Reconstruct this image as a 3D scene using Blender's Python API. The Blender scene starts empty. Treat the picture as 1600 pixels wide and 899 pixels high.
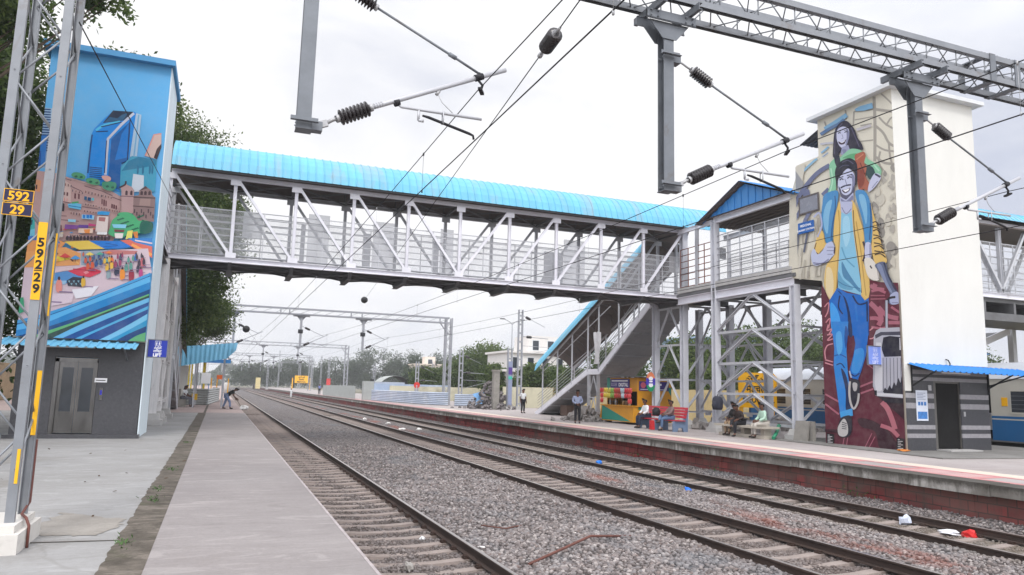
# Railway station with a steel foot overbridge between two painted lift towers (Blender 4.5)
import bpy, bmesh, math, random
import numpy as np
from mathutils import Vector, Matrix, Quaternion
R = math.radians
rnd = random.Random(7)
scene = bpy.context.scene
COL = scene.collection
CH = 1.65            # camera height above the near platform (world z=0 is the platform)

# ---------------------------------------------------------------- camera
FPX = 1150.0         # focal length in pixels of the 1600 px wide photograph
_ey = Vector((341 - 800, -(597 - 449.5), -FPX)).normalized()
_h = Vector((math.cos(R(1.5)), -math.sin(R(1.5)), 0))
_ez = _h.cross(_ey).normalized()
if _ez.y < 0: _ez = -_ez
_ex = _ey.cross(_ez)
def ray(px, py):
    d = Vector((px - 800, -(py - 449.5), -FPX))
    return Vector((_ex.dot(d), _ey.dot(d), _ez.dot(d)))
CAMP = Vector((0, 0, CH))
def atx(px, py, X): d = ray(px, py); return CAMP + d * (X / d.x)
def aty(px, py, Y): d = ray(px, py); return CAMP + d * (Y / d.y)
def atz(px, py, Z): d = ray(px, py); return CAMP + d * ((Z - CH) / d.z)
cam = bpy.data.cameras.new('camera'); camo = bpy.data.objects.new('camera', cam); COL.objects.link(camo)
cam.sensor_width = 36; cam.lens = 36 * FPX / 1600; cam.clip_end = 6000; cam.clip_start = 0.05
M = Matrix(((_ex.x, _ex.y, _ex.z), (_ey.x, _ey.y, _ey.z), (_ez.x, _ez.y, _ez.z)))
camo.matrix_world = Matrix.Translation(CAMP) @ M.to_4x4()
scene.camera = camo

# ---------------------------------------------------------------- colour / materials
def lin(c):
    c = c / 255.0
    return c / 12.92 if c <= 0.04045 else ((c + 0.055) / 1.055) ** 2.4
def S(r, g, b, k=1.0): return (lin(r) * k, lin(g) * k, lin(b) * k, 1)
MATS = {}
def newmat(name):
    m = bpy.data.materials.new(name); m.use_nodes = True
    nt = m.node_tree; b = nt.nodes['Principled BSDF']
    MATS[name] = m
    return m, nt, b
def nd(nt, typ, **kw):
    n = nt.nodes.new(typ)
    for k, v in kw.items():
        if k.startswith('i_'):
            key = k[2:]
            n.inputs[int(key) if key.isdigit() else key.replace('_', ' ')].default_value = v
        else: setattr(n, k, v)
    return n
def mixc(nt, fac, a, b, mode='MIX'):
    n = nt.nodes.new('ShaderNodeMix'); n.data_type = 'RGBA'; n.blend_type = mode
    for sock, v in ((n.inputs[0], fac), (n.inputs[6], a), (n.inputs[7], b)):
        if hasattr(v, 'links') or isinstance(v, bpy.types.NodeSocket): nt.links.new(v, sock)
        else: sock.default_value = v
    return n.outputs[2]
def noise(nt, vec, scale, detail=4, rough=.6, dist=0):
    n = nd(nt, 'ShaderNodeTexNoise'); n.inputs['Scale'].default_value = scale; n.inputs['Detail'].default_value = detail
    n.inputs['Roughness'].default_value = rough; n.inputs['Distortion'].default_value = dist
    if vec is not None: nt.links.new(vec, n.inputs['Vector'])
    return n.outputs['Fac']
def ramp(nt, fac, lo, hi, a=0, b=1):
    n = nd(nt, 'ShaderNodeMapRange'); n.clamp = True
    n.inputs[1].default_value = lo; n.inputs[2].default_value = hi; n.inputs[3].default_value = a; n.inputs[4].default_value = b
    nt.links.new(fac, n.inputs[0]); return n.outputs[0]
def mapping(nt, scale=(1, 1, 1), kind='Position'):
    if kind == 'Position': src = nd(nt, 'ShaderNodeNewGeometry').outputs['Position']
    else: src = nd(nt, 'ShaderNodeTexCoord').outputs[kind]
    m = nd(nt, 'ShaderNodeMapping'); m.inputs['Scale'].default_value = scale
    nt.links.new(src, m.inputs['Vector']); return m.outputs[0]
def bump(nt, b, h, strength=.3, dist=.02):
    n = nd(nt, 'ShaderNodeBump'); n.inputs['Strength'].default_value = strength; n.inputs['Distance'].default_value = dist
    nt.links.new(h, n.inputs['Height']); nt.links.new(n.outputs[0], b.inputs['Normal'])
def simple(name, c, rough=.6, metal=0, var=.18, vs=3.0, dirt=None, dirtlo=.55, bs=0, spec=.4, aniso=(1, 1, 1)):
    """paint / metal / cloth: base colour with two scales of mottling, optional stains of a second colour"""
    m, nt, b = newmat(name)
    v = mapping(nt, aniso, 'Object')
    n1 = noise(nt, v, vs, 5, .65); n2 = noise(nt, v, vs * 9, 3, .6)
    dark = tuple(x * (1 - var) for x in c[:3]) + (1,); lite = tuple(min(1, x * (1 + var * .6)) for x in c[:3]) + (1,)
    col = mixc(nt, ramp(nt, n1, .3, .7), dark, lite)
    col = mixc(nt, ramp(nt, n2, .35, .75, 0, var), col, dark)
    if dirt is not None:
        n3 = noise(nt, v, vs * .6, 6, .7, .6)
        col = mixc(nt, ramp(nt, n3, dirtlo, dirtlo + .17, 0, .8), col, dirt)
    nt.links.new(col, b.inputs['Base Color'])
    nt.links.new(ramp(nt, n1, .2, .8, max(0, rough - .1), min(1, rough + .12)), b.inputs['Roughness'])
    b.inputs['Metallic'].default_value = metal; b.inputs['Specular IOR Level'].default_value = spec
    if bs: bump(nt, b, n2, bs, .01)
    return m
G = {}
def mat(name, *a, **k):
    if name not in MATS: simple(name, *a, **k)
    return MATS[name]

steel = mat('grey painted steel', S(138, 141, 146), .45, .35, .16, 2.5, S(112, 98, 88), .58, .05)
steel_d = mat('weathered galvanised steel', S(120, 124, 130), .5, .4, .2, 3, S(96, 82, 72), .58, .05)
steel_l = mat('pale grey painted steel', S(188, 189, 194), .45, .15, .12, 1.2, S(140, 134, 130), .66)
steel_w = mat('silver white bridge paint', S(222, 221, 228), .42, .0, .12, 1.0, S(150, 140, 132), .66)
steel_c = mat('silver column paint', S(198, 199, 206), .45, 0, .14, 1.0, S(146, 138, 130), .62)
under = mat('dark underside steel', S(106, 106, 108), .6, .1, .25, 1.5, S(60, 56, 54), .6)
blue_roof = mat('sky blue roof sheet', S(102, 174, 203), .5, 0, .14, 1.0, S(134, 160, 172), .5, aniso=(2.2, .5, .5))
blue_dk = mat('deep blue cladding sheet', S(56, 130, 196), .45, 0, .12, 1.0)
blue_pale = mat('faded blue roof sheet', S(112, 178, 210), .5, 0, .14, 1.0, S(120, 150, 168), .6)
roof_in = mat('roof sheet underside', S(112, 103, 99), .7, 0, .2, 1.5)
conc = mat('pale concrete', S(176, 174, 172), .85, 0, .16, 2.5, S(120, 116, 110), .6, .3)
conc_d = mat('weathered concrete', S(140, 136, 130), .9, 0, .25, 2.5, S(82, 80, 74), .55, .4)
white_wall = mat('white wall paint', S(212, 211, 206), .75, 0, .055, .7, S(196, 193, 188), .6, aniso=(1.3, 1.3, .6))
white_trim = mat('white painted slab', S(210, 212, 214), .75, 0, .08, 1.2, S(160, 160, 160), .62)
granite = mat('dark granite cladding', S(72, 72, 76), .35, 0, .22, 14, S(92, 92, 96), .58)
granite_g = mat('grey granite band', S(150, 148, 152), .4, 0, .2, 8)
porc = mat('dark ribbed insulator', S(38, 32, 34), .25, 0, .2, 5, spec=.6)
alu = mat('pale insulator cap', S(176, 176, 178), .45, .3, .15, 8)
wire_m = mat('dark overhead wire', S(44, 44, 48), .6, .3, .1, 5)
black = mat('matt black', S(24, 24, 26), .6, 0, .2, 4)
glass_d = mat('dark window glass', S(40, 46, 54), .12, 0, .15, 2, spec=.7)
yellow = mat('yellow sign paint', S(238, 176, 20), .5, 0, .06, 3)
navy = mat('navy sign paint', S(28, 26, 66), .5, 0, .1, 3)
signblue = mat('royal blue sign', S(24, 48, 158), .35, 0, .05, 3)
white_p = mat('white sign paint', S(238, 238, 240), .5, 0, .04, 4)
red_p = mat('red paint', S(196, 46, 40), .5, 0, .12, 4)
rubber = mat('brown pipe', S(110, 66, 58), .6, 0, .2, 6)
stainless = mat('brushed stainless steel', S(112, 110, 108), .2, .95, .35, 2, aniso=(1.5, 1.5, .5))

# ---------------------------------------------------------------- mesh builder
class MB:
    def __init__(s): s.v = []; s.f = []; s.m = []; s.sm = []
    def add(s, vs, fs, m=0, sm=False):
        o = len(s.v); s.v.extend([tuple(v) for v in vs])
        for f in fs: s.f.append([i + o for i in f]); s.m.append(m); s.sm.append(sm)
        return s
    def box(s, a, b, m=0):
        x0, y0, z0 = a; x1, y1, z1 = b
        return s.add([(x0, y0, z0), (x1, y0, z0), (x1, y1, z0), (x0, y1, z0), (x0, y0, z1), (x1, y0, z1), (x1, y1, z1), (x0, y1, z1)],
              [(0, 3, 2, 1), (4, 5, 6, 7), (0, 1, 5, 4), (1, 2, 6, 5), (2, 3, 7, 6), (3, 0, 4, 7)], m)
    def frame(s, p, q, up):
        p = Vector(p); q = Vector(q); d = (q - p).normalized(); u = Vector(up)
        if abs(d.dot(u)) > .98: u = Vector((0, 1, 0)) if abs(d.y) < .9 else Vector((1, 0, 0))
        side = d.cross(u).normalized(); u = side.cross(d).normalized()
        return p, q, side, u
    def sect(s, p, q, prof, up=(0, 0, 1), m=0):
        p, q, side, u = s.frame(p, q, up); n = len(prof)
        vs = [e + side * a + u * b for e in (p, q) for a, b in prof]
        fs = [(i, (i + 1) % n, n + (i + 1) % n, n + i) for i in range(n)] + [tuple(range(n - 1, -1, -1)), tuple(range(n, 2 * n))]
        return s.add(vs, fs, m)
    def bar(s, p, q, w, h=None, up=(0, 0, 1), m=0):
        h = w if h is None else h
        return s.sect(p, q, [(-w / 2, -h / 2), (w / 2, -h / 2), (w / 2, h / 2), (-w / 2, h / 2)], up, m)
    def ibeam(s, p, q, w, h, t=.014, up=(0, 0, 1), m=0):
        a, b, c = w / 2, h / 2, t / 2
        return s.sect(p, q, [(-a, -b), (a, -b), (a, -b + t), (c, -b + t), (c, b - t), (a, b - t), (a, b), (-a, b), (-a, b - t), (-c, b - t), (-c, -b + t), (-a, -b + t)], up, m)
    def chan(s, p, q, w, h, t=.012, up=(0, 0, 1), m=0):
        b = h / 2
        return s.sect(p, q, [(0, -b), (w, -b), (w, -b + t), (t, -b + t), (t, b - t), (w, b - t), (w, b), (0, b)], up, m)
    def angle(s, p, q, a, t=.01, up=(0, 0, 1), m=0):
        return s.sect(p, q, [(0, 0), (a, 0), (a, t), (t, t), (t, a), (0, a)], up, m)
    def tube(s, p, q, r, n=8, r2=None, m=0, caps=True):
        return s.path([p, q], [r, r if r2 is None else r2], n, m, caps)
    def path(s, pts, rs, n=8, m=0, caps=True):
        pts = [Vector(p) for p in pts]
        if not hasattr(rs, '__len__'): rs = [rs] * len(pts)
        o = len(s.v); side = None; k = len(pts)
        for i, p in enumerate(pts):
            d = (pts[min(i + 1, k - 1)] - pts[max(i - 1, 0)]).normalized()
            if side is None:
                side = d.cross(Vector((0, 0, 1)) if abs(d.z) < .95 else Vector((1, 0, 0))).normalized()
            else: side = (side - d * side.dot(d)).normalized()
            u = side.cross(d)
            for j in range(n):
                a = 2 * math.pi * j / n
                s.v.append(tuple(p + (side * math.cos(a) + u * math.sin(a)) * rs[i]))
        for i in range(k - 1):
            for j in range(n):
                s.f.append([o + i * n + j, o + i * n + (j + 1) % n, o + (i + 1) * n + (j + 1) % n, o + (i + 1) * n + j]); s.m.append(m); s.sm.append(True)
        if caps:
            s.f.append([o + j for j in range(n - 1, -1, -1)]); s.m.append(m); s.sm.append(False)
            s.f.append([o + (k - 1) * n + j for j in range(n)]); s.m.append(m); s.sm.append(False)
        return s
    def lathe(s, p, q, prof, n=12, m=0):
        """profile (t along p->q in metres, radius)"""
        p = Vector(p); q = Vector(q); d = (q - p).normalized()
        return s.path([p + d * t for t, r in prof], [max(r, 1e-4) for t, r in prof], n, m)
    def prism(s, pts, vec, m=0):
        n = len(pts); pts = [Vector(p) for p in pts]; vec = Vector(vec)
        return s.add(pts + [p + vec for p in pts], [tuple(range(n - 1, -1, -1)), tuple(range(n, 2 * n))] + [(i, (i + 1) % n, n + (i + 1) % n, n + i) for i in range(n)], m)
    def poly(s, pts, m=0): return s.add(pts, [tuple(range(len(pts)))], m)
    def build(s, name, mats, parent=None, at=None):
        me = bpy.data.meshes.new(name)
        off = wl(parent) if parent is not None else Vector(at or (0, 0, 0))
        me.from_pydata([(v[0] - off.x, v[1] - off.y, v[2] - off.z) for v in s.v], [], s.f)
        for mm in (mats if isinstance(mats, (list, tuple)) else [mats]): me.materials.append(mm)
        me.polygons.foreach_set('material_index', s.m); me.polygons.foreach_set('use_smooth', s.sm)
        bm = bmesh.new(); bm.from_mesh(me); bmesh.ops.recalc_face_normals(bm, faces=bm.faces); bm.to_mesh(me); bm.free()
        o = bpy.data.objects.new(name, me); COL.objects.link(o)
        if parent is not None: o.parent = parent
        else: o.location = off
        return o
def wl(o):
    v = Vector((0, 0, 0))
    while o is not None: v += o.location; o = o.parent
    return v
def tag(o, label=None, cat=None, group=None, kind=None):
    if label: o['label'] = label
    if cat: o['category'] = cat
    if group: o['group'] = group
    if kind: o['kind'] = kind
    return o
def thing(name, label, cat, loc=(0, 0, 0), group=None):
    o = bpy.data.objects.new(name, None); COL.objects.link(o); o.location = loc; o.empty_display_size = .2
    return tag(o, label, cat, group)
def struct(o): return tag(o, kind='structure')
def kids(o): return list(o.children)
def dup(o, parent=None):
    c = o.copy(); COL.objects.link(c)
    if parent is not None: c.parent = parent
    for ch in kids(o): dup(ch, c)
    return c
def clone(o, dx=(0, 0, 0), label=None, rotz=0, group=None):
    c = dup(o); c.location = o.location + Vector(dx); c.rotation_euler.z = o.rotation_euler.z + rotz
    if label: c['label'] = label
    if group: c['group'] = group
    return c
def np_mesh(name, verts, faces, mats, parent=None, attr=None, smooth=False, matidx=None):
    """verts (N,3), faces (M,k) numpy arrays; attr = per-face float stored as face attribute 'rnd'"""
    me = bpy.data.meshes.new(name); N = len(verts); Mf, k = faces.shape
    me.vertices.add(N); me.vertices.foreach_set('co', np.ascontiguousarray(verts, dtype=np.float32).ravel())
    me.loops.add(Mf * k); me.loops.foreach_set('vertex_index', np.ascontiguousarray(faces, dtype=np.int32).ravel())
    me.polygons.add(Mf); me.polygons.foreach_set('loop_start', np.arange(0, Mf * k, k, dtype=np.int32))
    if smooth: me.polygons.foreach_set('use_smooth', np.ones(Mf, dtype=bool))
    for mm in (mats if isinstance(mats, (list, tuple)) else [mats]): me.materials.append(mm)
    if matidx is not None: me.polygons.foreach_set('material_index', matidx.astype(np.int32))
    if attr is not None:
        a = me.attributes.new('rnd', 'FLOAT', 'FACE'); a.data.foreach_set('value', np.ascontiguousarray(attr, dtype=np.float32))
    me.update(calc_edges=True)
    o = bpy.data.objects.new(name, me); COL.objects.link(o)
    if parent is not None: o.parent = parent
    return o
_fonts = {}
def lettering(text, size, origin, right, up, m, parent, name='lettering', bold=.0, align='CENTER', thick=.002):
    """flat letters standing on a plane spanned by right/up; origin = baseline centre"""
    cu = bpy.data.curves.new('t', 'FONT'); cu.body = text; cu.size = size; cu.align_x = align; cu.extrude = thick; cu.offset = bold; cu.resolution_u = 3
    ob = bpy.data.objects.new('t', cu); COL.objects.link(ob)
    dg = bpy.context.evaluated_depsgraph_get(); dg.update()
    me = bpy.data.meshes.new_from_object(ob.evaluated_get(dg)); bpy.data.objects.remove(ob); bpy.data.curves.remove(cu)
    r = Vector(right).normalized(); u = Vector(up).normalized(); n = r.cross(u)
    off = Vector(origin) - (wl(parent) if parent is not None else Vector((0, 0, 0)))
    me.transform(Matrix(((r.x, u.x, n.x, off.x), (r.y, u.y, n.y, off.y), (r.z, u.z, n.z, off.z), (0, 0, 0, 1))))
    me.materials.clear(); me.materials.append(m); me.name = name
    o = bpy.data.objects.new(name, me); COL.objects.link(o)
    if parent is not None: o.parent = parent
    return o

# ---------------------------------------------------------------- world and light
SUN_AZ, SUN_EL = R(200), R(52)      # azimuth from +Y clockwise: behind the camera, a little to its left
sdir = Vector((math.sin(SUN_AZ) * math.cos(SUN_EL), math.cos(SUN_AZ) * math.cos(SUN_EL), math.sin(SUN_EL)))
w = bpy.data.worlds.new('World'); scene.world = w; w.use_nodes = True
nt = w.node_tree; nt.nodes.clear()
out = nd(nt, 'ShaderNodeOutputWorld'); bgs = nd(nt, 'ShaderNodeBackground'); bgc = nd(nt, 'ShaderNodeBackground')
sky = nd(nt, 'ShaderNodeTexSky'); sky.sky_type = 'NISHITA'; sky.sun_disc = False
sky.sun_elevation = SUN_EL; sky.sun_rotation = SUN_AZ; sky.air_density = 1.2; sky.dust_density = 2.5
bgs.inputs['Strength'].default_value = .1; nt.links.new(sky.outputs[0], bgs.inputs[0])
tc = nd(nt, 'ShaderNodeTexCoord'); mp = nd(nt, 'ShaderNodeMapping'); mp.inputs['Scale'].default_value = (1, 1, 2.2)
nt.links.new(tc.outputs['Generated'], mp.inputs[0])
cl = noise(nt, mp.outputs[0], 1.7, 6, .55, .3); cl2 = noise(nt, mp.outputs[0], .8, 3, .5)
cc = mixc(nt, ramp(nt, cl, .34, .58), S(205, 210, 226), S(252, 252, 254))
dotn = nd(nt, 'ShaderNodeVectorMath', operation='DOT_PRODUCT'); dotn.inputs[1].default_value = sdir
nt.links.new(tc.outputs['Generated'], dotn.inputs[0])
glow = ramp(nt, dotn.outputs['Value'], -.2, 1, .79, 1.95)      # cloud is brightest round the veiled sun, behind the camera
nt.links.new(cc, bgc.inputs[0]); nt.links.new(glow, bgc.inputs['Strength'])
mxs = nd(nt, 'ShaderNodeMixShader'); nt.links.new(ramp(nt, cl2, .25, .6, .9, 1.0), mxs.inputs[0])
nt.links.new(bgs.outputs[0], mxs.inputs[1]); nt.links.new(bgc.outputs[0], mxs.inputs[2]); nt.links.new(mxs.outputs[0], out.inputs[0])
sl = bpy.data.lights.new('sun', 'SUN'); sl.energy = 1.1; sl.angle = R(14); sl.color = (1, .97, .92)
so = bpy.data.objects.new('sun', sl); COL.objects.link(so); so.rotation_euler = sdir.to_track_quat('Z', 'Y').to_euler()
scene.view_settings.view_transform = 'Standard'; scene.view_settings.look = 'None'; scene.view_settings.exposure = .46; scene.view_settings.gamma = 1
# ================================================================ GROUND, PLATFORMS, TRACK
ZR = -.76      # rail head
ZS = -.925     # sleeper top
def ground_mat(name, base, dark, lite, s1, s2, stain=None, bs=.3, rough=.9, crack=0, streak=None):
    m, nt, b = newmat(name)
    v = mapping(nt); n1 = noise(nt, v, s1, 6, .62, .4); n2 = noise(nt, v, s2, 4, .65)
    col = mixc(nt, ramp(nt, n1, .32, .68), dark, lite); col = mixc(nt, .5, base, col)
    col = mixc(nt, ramp(nt, n2, .3, .75, 0, .35), col, dark)
    if streak:
        v2 = mapping(nt, streak); n4 = noise(nt, v2, 1.0, 5, .7); col = mixc(nt, ramp(nt, n4, .45, .75, 0, .45), col, dark)
    if stain is not None:
        n3 = noise(nt, v, s1 * .45, 7, .72, .8); col = mixc(nt, ramp(nt, n3, .56, .70, 0, .8), col, stain)
    sp_ = noise(nt, v, 32, 4, .75); col = mixc(nt, ramp(nt, sp_, .56, .70, 0, .5), col, dark); col = mixc(nt, ramp(nt, sp_, .42, .30, 0, .4), col, lite)
    if streak:
        n6 = noise(nt, mapping(nt, (.9, 2.6, 1)), 1.1, 6, .75, 1.2); col = mixc(nt, ramp(nt, n6, .55, .62, 0, .6), col, lite); col = mixc(nt, ramp(nt, n6, .45, .36, 0, .6), col, dark)
    h = n2
    if crack:
        vo = nd(nt, 'ShaderNodeTexVoronoi', feature='DISTANCE_TO_EDGE'); vo.inputs['Scale'].default_value = crack
        wv = nd(nt, 'ShaderNodeVectorMath', operation='ADD'); n5 = nd(nt, 'ShaderNodeTexNoise'); n5.inputs['Scale'].default_value = 1.5
        nt.links.new(v, n5.inputs['Vector']); nt.links.new(v, wv.inputs[0]); nt.links.new(n5.outputs['Color'], wv.inputs[1])
        nt.links.new(wv.outputs[0], vo.inputs['Vector'])
        col = mixc(nt, ramp(nt, vo.outputs[0], .0, .006, .55, 0), col, dark)
    nt.links.new(col, b.inputs['Base Color']); b.inputs['Roughness'].default_value = rough; b.inputs['Specular IOR Level'].default_value = .25
    bump(nt, b, h, bs, .01)
    return m
g_earth = ground_mat('dry earth', S(120, 112, 98), S(92, 96, 70), S(140, 130, 112), .05, .8)
g_conc = ground_mat('pale platform concrete', S(148, 147, 147), S(130, 128, 125), S(164, 163, 163), .5, 9, S(118, 113, 106), .15, .85, .12, (.35, 1.5, 1))
g_strip = ground_mat('pinkish walkway concrete', S(143, 137, 136), S(122, 116, 115), S(159, 153, 151), .35, 16, S(128, 121, 118), .12, .8, 0, (.6, 6, 1))
g_drain = ground_mat('mossy drain cover', S(96, 89, 81), S(54, 50, 44), S(134, 125, 116), 2.6, 11, S(62, 66, 42), .9, .95, 0, (1.2, 4, 1))
g_far = ground_mat('far platform paving', S(166, 158, 156), S(142, 134, 132), S(180, 173, 171), .4, 5, S(122, 114, 110), .2, .9, .3)
g_pinkfar = ground_mat('pink platform paving', S(164, 146, 142), S(148, 132, 128), S(176, 160, 156), .3, 5, None, .15, .9)

def sheet(name, x0, x1, y0, y1, z, m, zb=None):
    b = MB(); b.box((x0, y0, zb if zb is not None else z - .2), (x1, y1, z)); return struct(b.build(name, m, at=(0, 0, 0)))
b = MB(); b.poly([(-3000, -300, -1.1), (3000, -300, -1.1), (3000, 5000, -1.1), (-3000, 5000, -1.1)]); struct(b.build('ground', g_earth))
# near platform: pale concrete, a dark drain line, the raised pinkish walkway
b = MB(); b.box((-30, -12, -1.05), (-.84, 43.2, -.005)); struct(b.build('platform', g_conc))
b = MB()
pts = []; rr = random.Random(3)
ys = [-12 + i * .09 for i in range(int(55.2 / .09) + 1)] + [43.2]
vs = []; fs = []
for i, y in enumerate(ys):
    xl = -.82 + .012 * math.sin(y * 1.1) * math.sin(y * .37) + .006 * math.sin(y * 7.3) + rr.uniform(-.014, .014)
    vs += [(xl - .04, y, -.001 if i % 2 else -.002), (-.40, y, -.004)]
for i in range(len(ys) - 1): fs.append((2 * i, 2 * i + 1, 2 * i + 3, 2 * i + 2))
b.add(vs, fs); b.box((-.9, -12, -1.05), (-.42, 43.2, -.03)); struct(b.build('platform_drain', g_drain))
b = MB(); b.box((-.49, -12, -.95), (1.46, 43.2, .01)); o = struct(b.build('walkway', g_strip))
bv = o.modifiers.new('bevel', 'BEVEL'); bv.width = .015; bv.segments = 2
b = MB(); b.box((1.425, -12, .0105), (1.457, 43.2, .0135)); struct(b.build('platform_edge_line', mat('worn edge paint', S(172, 163, 163), .8, 0, .25, 6, S(146, 136, 136), .45)))
b = MB(); b.box((-30, 43.2, -1.05), (1.46, 330, 0)); struct(b.build('platform_end', g_pinkfar))
b = MB(); b.box((-.62, 43.2, .002), (-.5, 140, .006)); struct(b.build('platform_line', g_drain))

m = ground_mat('dirty concrete patch', S(150, 145, 139), S(118, 112, 105), S(166, 161, 154), 1.6, 12, S(106, 99, 90), .4, .95)
rr = random.Random(12)
def patch(name, pts, z, m, j=.05):
    P_ = []
    for i in range(len(pts)):
        a, c = Vector(pts[i - 1]), Vector(pts[i])
        for k in range(8): q = a.lerp(c, k / 8); P_.append((q.x + rr.uniform(-j, j), q.y + rr.uniform(-j, j), z))
    b = MB(); b.poly(P_); return struct(b.build(name, m))
g_ = lambda px, py: tuple(atz(px, py, 0)[:2])
patch('worn_patch', [g_(62, 820), g_(100, 800), g_(192, 812), g_(188, 824), g_(150, 838), g_(60, 836)], .0, m)
patch('worn_patch', [g_(0, 846), g_(28, 838), g_(42, 846), g_(10, 858)], .0, m)
b = MB(); b.poly([(-2.6, 9.02, .001), (-.84, 8.86, .001), (-.84, 8.83, .001), (-2.6, 8.98, .001)]); struct(b.build('slab_joint', mat('dark joint', S(84, 78, 72), .95, 0, .3, 8)))
lf_ = mat('dry leaf litter', S(84, 66, 50), .9, 0, .3, 20)
for i in range(26):
    p = Vector((rr.uniform(-5, -.4), rr.uniform(7.2, 26), .004 if i % 4 else .006)); a = rr.uniform(0, 6); l = rr.uniform(.02, .06); b = MB(); d = Vector((math.cos(a), math.sin(a), .1)) * l; e = Vector((-math.sin(a), math.cos(a), 0)) * l * .45
    b.poly([p - d, p + e + Vector((0, 0, .012)), p + d + Vector((0, 0, .01)), p - e]); tag(b.build('dry_leaf', lf_, at=p), 'small dry leaf lying on the pale platform concrete', 'leaf', 'dry leaves scattered on the left platform')
# far platform: paved top with red tile lines, stained coping slab, painted brick wall
FX = 14.72
b = MB(); b.box((FX + .6, -14, -1.05), (28.3, 330, -.02)); struct(b.build('far_platform', g_far))
m, nt, bb = newmat('stained coping slab')
v = mapping(nt, (1, 1.6, .35)); n1 = noise(nt, v, 2.2, 7, .72, .5); n2 = noise(nt, mapping(nt), 1.1, 5, .6)
c0 = mixc(nt, ramp(nt, n1, .40, .56), S(70, 66, 60), S(186, 182, 178)); c0 = mixc(nt, ramp(nt, n2, .42, .62, .1, .9), S(112, 108, 102), c0)
sz_ = nd(nt, 'ShaderNodeSeparateXYZ'); nt.links.new(mapping(nt), sz_.inputs[0]); n7 = noise(nt, mapping(nt, (1, 1.2, 1)), 3.5, 6, .75)
zz_ = nd(nt, 'ShaderNodeMath', operation='MULTIPLY_ADD'); nt.links.new(n7, zz_.inputs[0]); zz_.inputs[1].default_value = .3; nt.links.new(sz_.outputs[2], zz_.inputs[2])
c0 = mixc(nt, ramp(nt, zz_.outputs[0], -.02, .1, 0, .85), c0, S(58, 54, 48))
nt.links.new(c0, bb.inputs['Base Color']); bb.inputs['Roughness'].default_value = .95; bump(nt, bb, n1, .4, .02)
b = MB(); y = -14.0; rr = random.Random(5)
while y < 330:
    L = 1.9 if y < 120 else 12
    j = rr.uniform(-.012, .012); b.box((FX + j, y, -.24 + j), (FX + .62, y + L - .012, -.004 + rr.uniform(-.004, .004))); y += L
struct(b.build('far_platform_coping', m))
m, nt, bb = newmat('red painted masonry')
br = nd(nt, 'ShaderNodeTexBrick'); br.offset = .5
for k, val in (('Color1', S(142, 58, 57)), ('Color2', S(112, 50, 49)), ('Mortar', S(48, 26, 27))): br.inputs[k].default_value = val
br.inputs['Scale'].default_value = 1.0; br.inputs['Mortar Size'].default_value = .012; br.inputs['Brick Width'].default_value = .42; br.inputs['Row Height'].default_value = .21
mp = nd(nt, 'ShaderNodeCombineXYZ'); sp = nd(nt, 'ShaderNodeSeparateXYZ'); nt.links.new(mapping(nt), sp.inputs[0])
nt.links.new(sp.outputs[1], mp.inputs[0]); nt.links.new(sp.outputs[2], mp.inputs[1]); nt.links.new(mp.outputs[0], br.inputs['Vector'])
v = mapping(nt, (1, 1.2, .25)); n1 = noise(nt, v, 1.6, 7, .72); n2 = noise(nt, mapping(nt, (.3, .3, 1)), .8, 4, .6)
c0 = mixc(nt, ramp(nt, n1, .5, .66, 0, .8), br.outputs['Color'], S(66, 56, 52)); c0 = mixc(nt, ramp(nt, n2, .5, .62, 0, .55), c0, S(110, 96, 88))
nt.links.new(c0, bb.inputs['Base Color']); bb.inputs['Roughness'].default_value = .9; bump(nt, bb, br.outputs['Fac'], -.6, .02)
b = MB(); rr = random.Random(8); y = -14
while y < 330:   # stones of slightly different projection
    L = .84 if y < 60 else 10
    b.box((FX + .2 + rr.uniform(-.03, .03), y, -1.06), (FX + .7, y + L, -.24)); y += L
struct(b.build('far_platform_wall', m))
tile = ground_mat('faded red tiles', S(186, 128, 128), S(170, 112, 114), S(200, 160, 158), 2, 12, S(186, 170, 168), .1, .9)
b = MB(); yy = -14.0
for k in range(75):
    y0 = -14 + k * 1.9
    b.box((FX + .75, y0, -.019), (FX + .93, y0 + 1.88, -.012)); b.box((FX + 1.75, y0, -.019), (FX + 1.93, y0 + 1.88, -.012))
    b.box((FX + .93, y0 + .9, -.019), (FX + 1.75, y0 + 1.12, -.012))
struct(b.build('platform_tile_band', tile))
b = MB()
for k in range(75):
    y0 = -14 + k * 1.9; b.box((FX + .935, y0 + 1.13, -.019), (FX + 1.745, y0 + 1.86, -.0135)) if k % 2 else b.box((FX + .935, y0 + .04, -.019), (FX + 1.745, y0 + .89, -.0135))
struct(b.build('platform_pink_tiles', ground_mat('pale pink tiles', S(186, 150, 148), S(168, 132, 132), S(198, 172, 170), 2, 12, S(178, 166, 162), .1, .9)))
b = MB(); b.box((FX + 1.95, -14, -.019), (FX + 2.6, 60, -.0125)); struct(b.build('platform_cream_band', ground_mat('cream tiles', S(206, 192, 178), S(188, 176, 162), S(214, 204, 192), 2, 10, S(180, 172, 166), .1, .9)))

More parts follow.
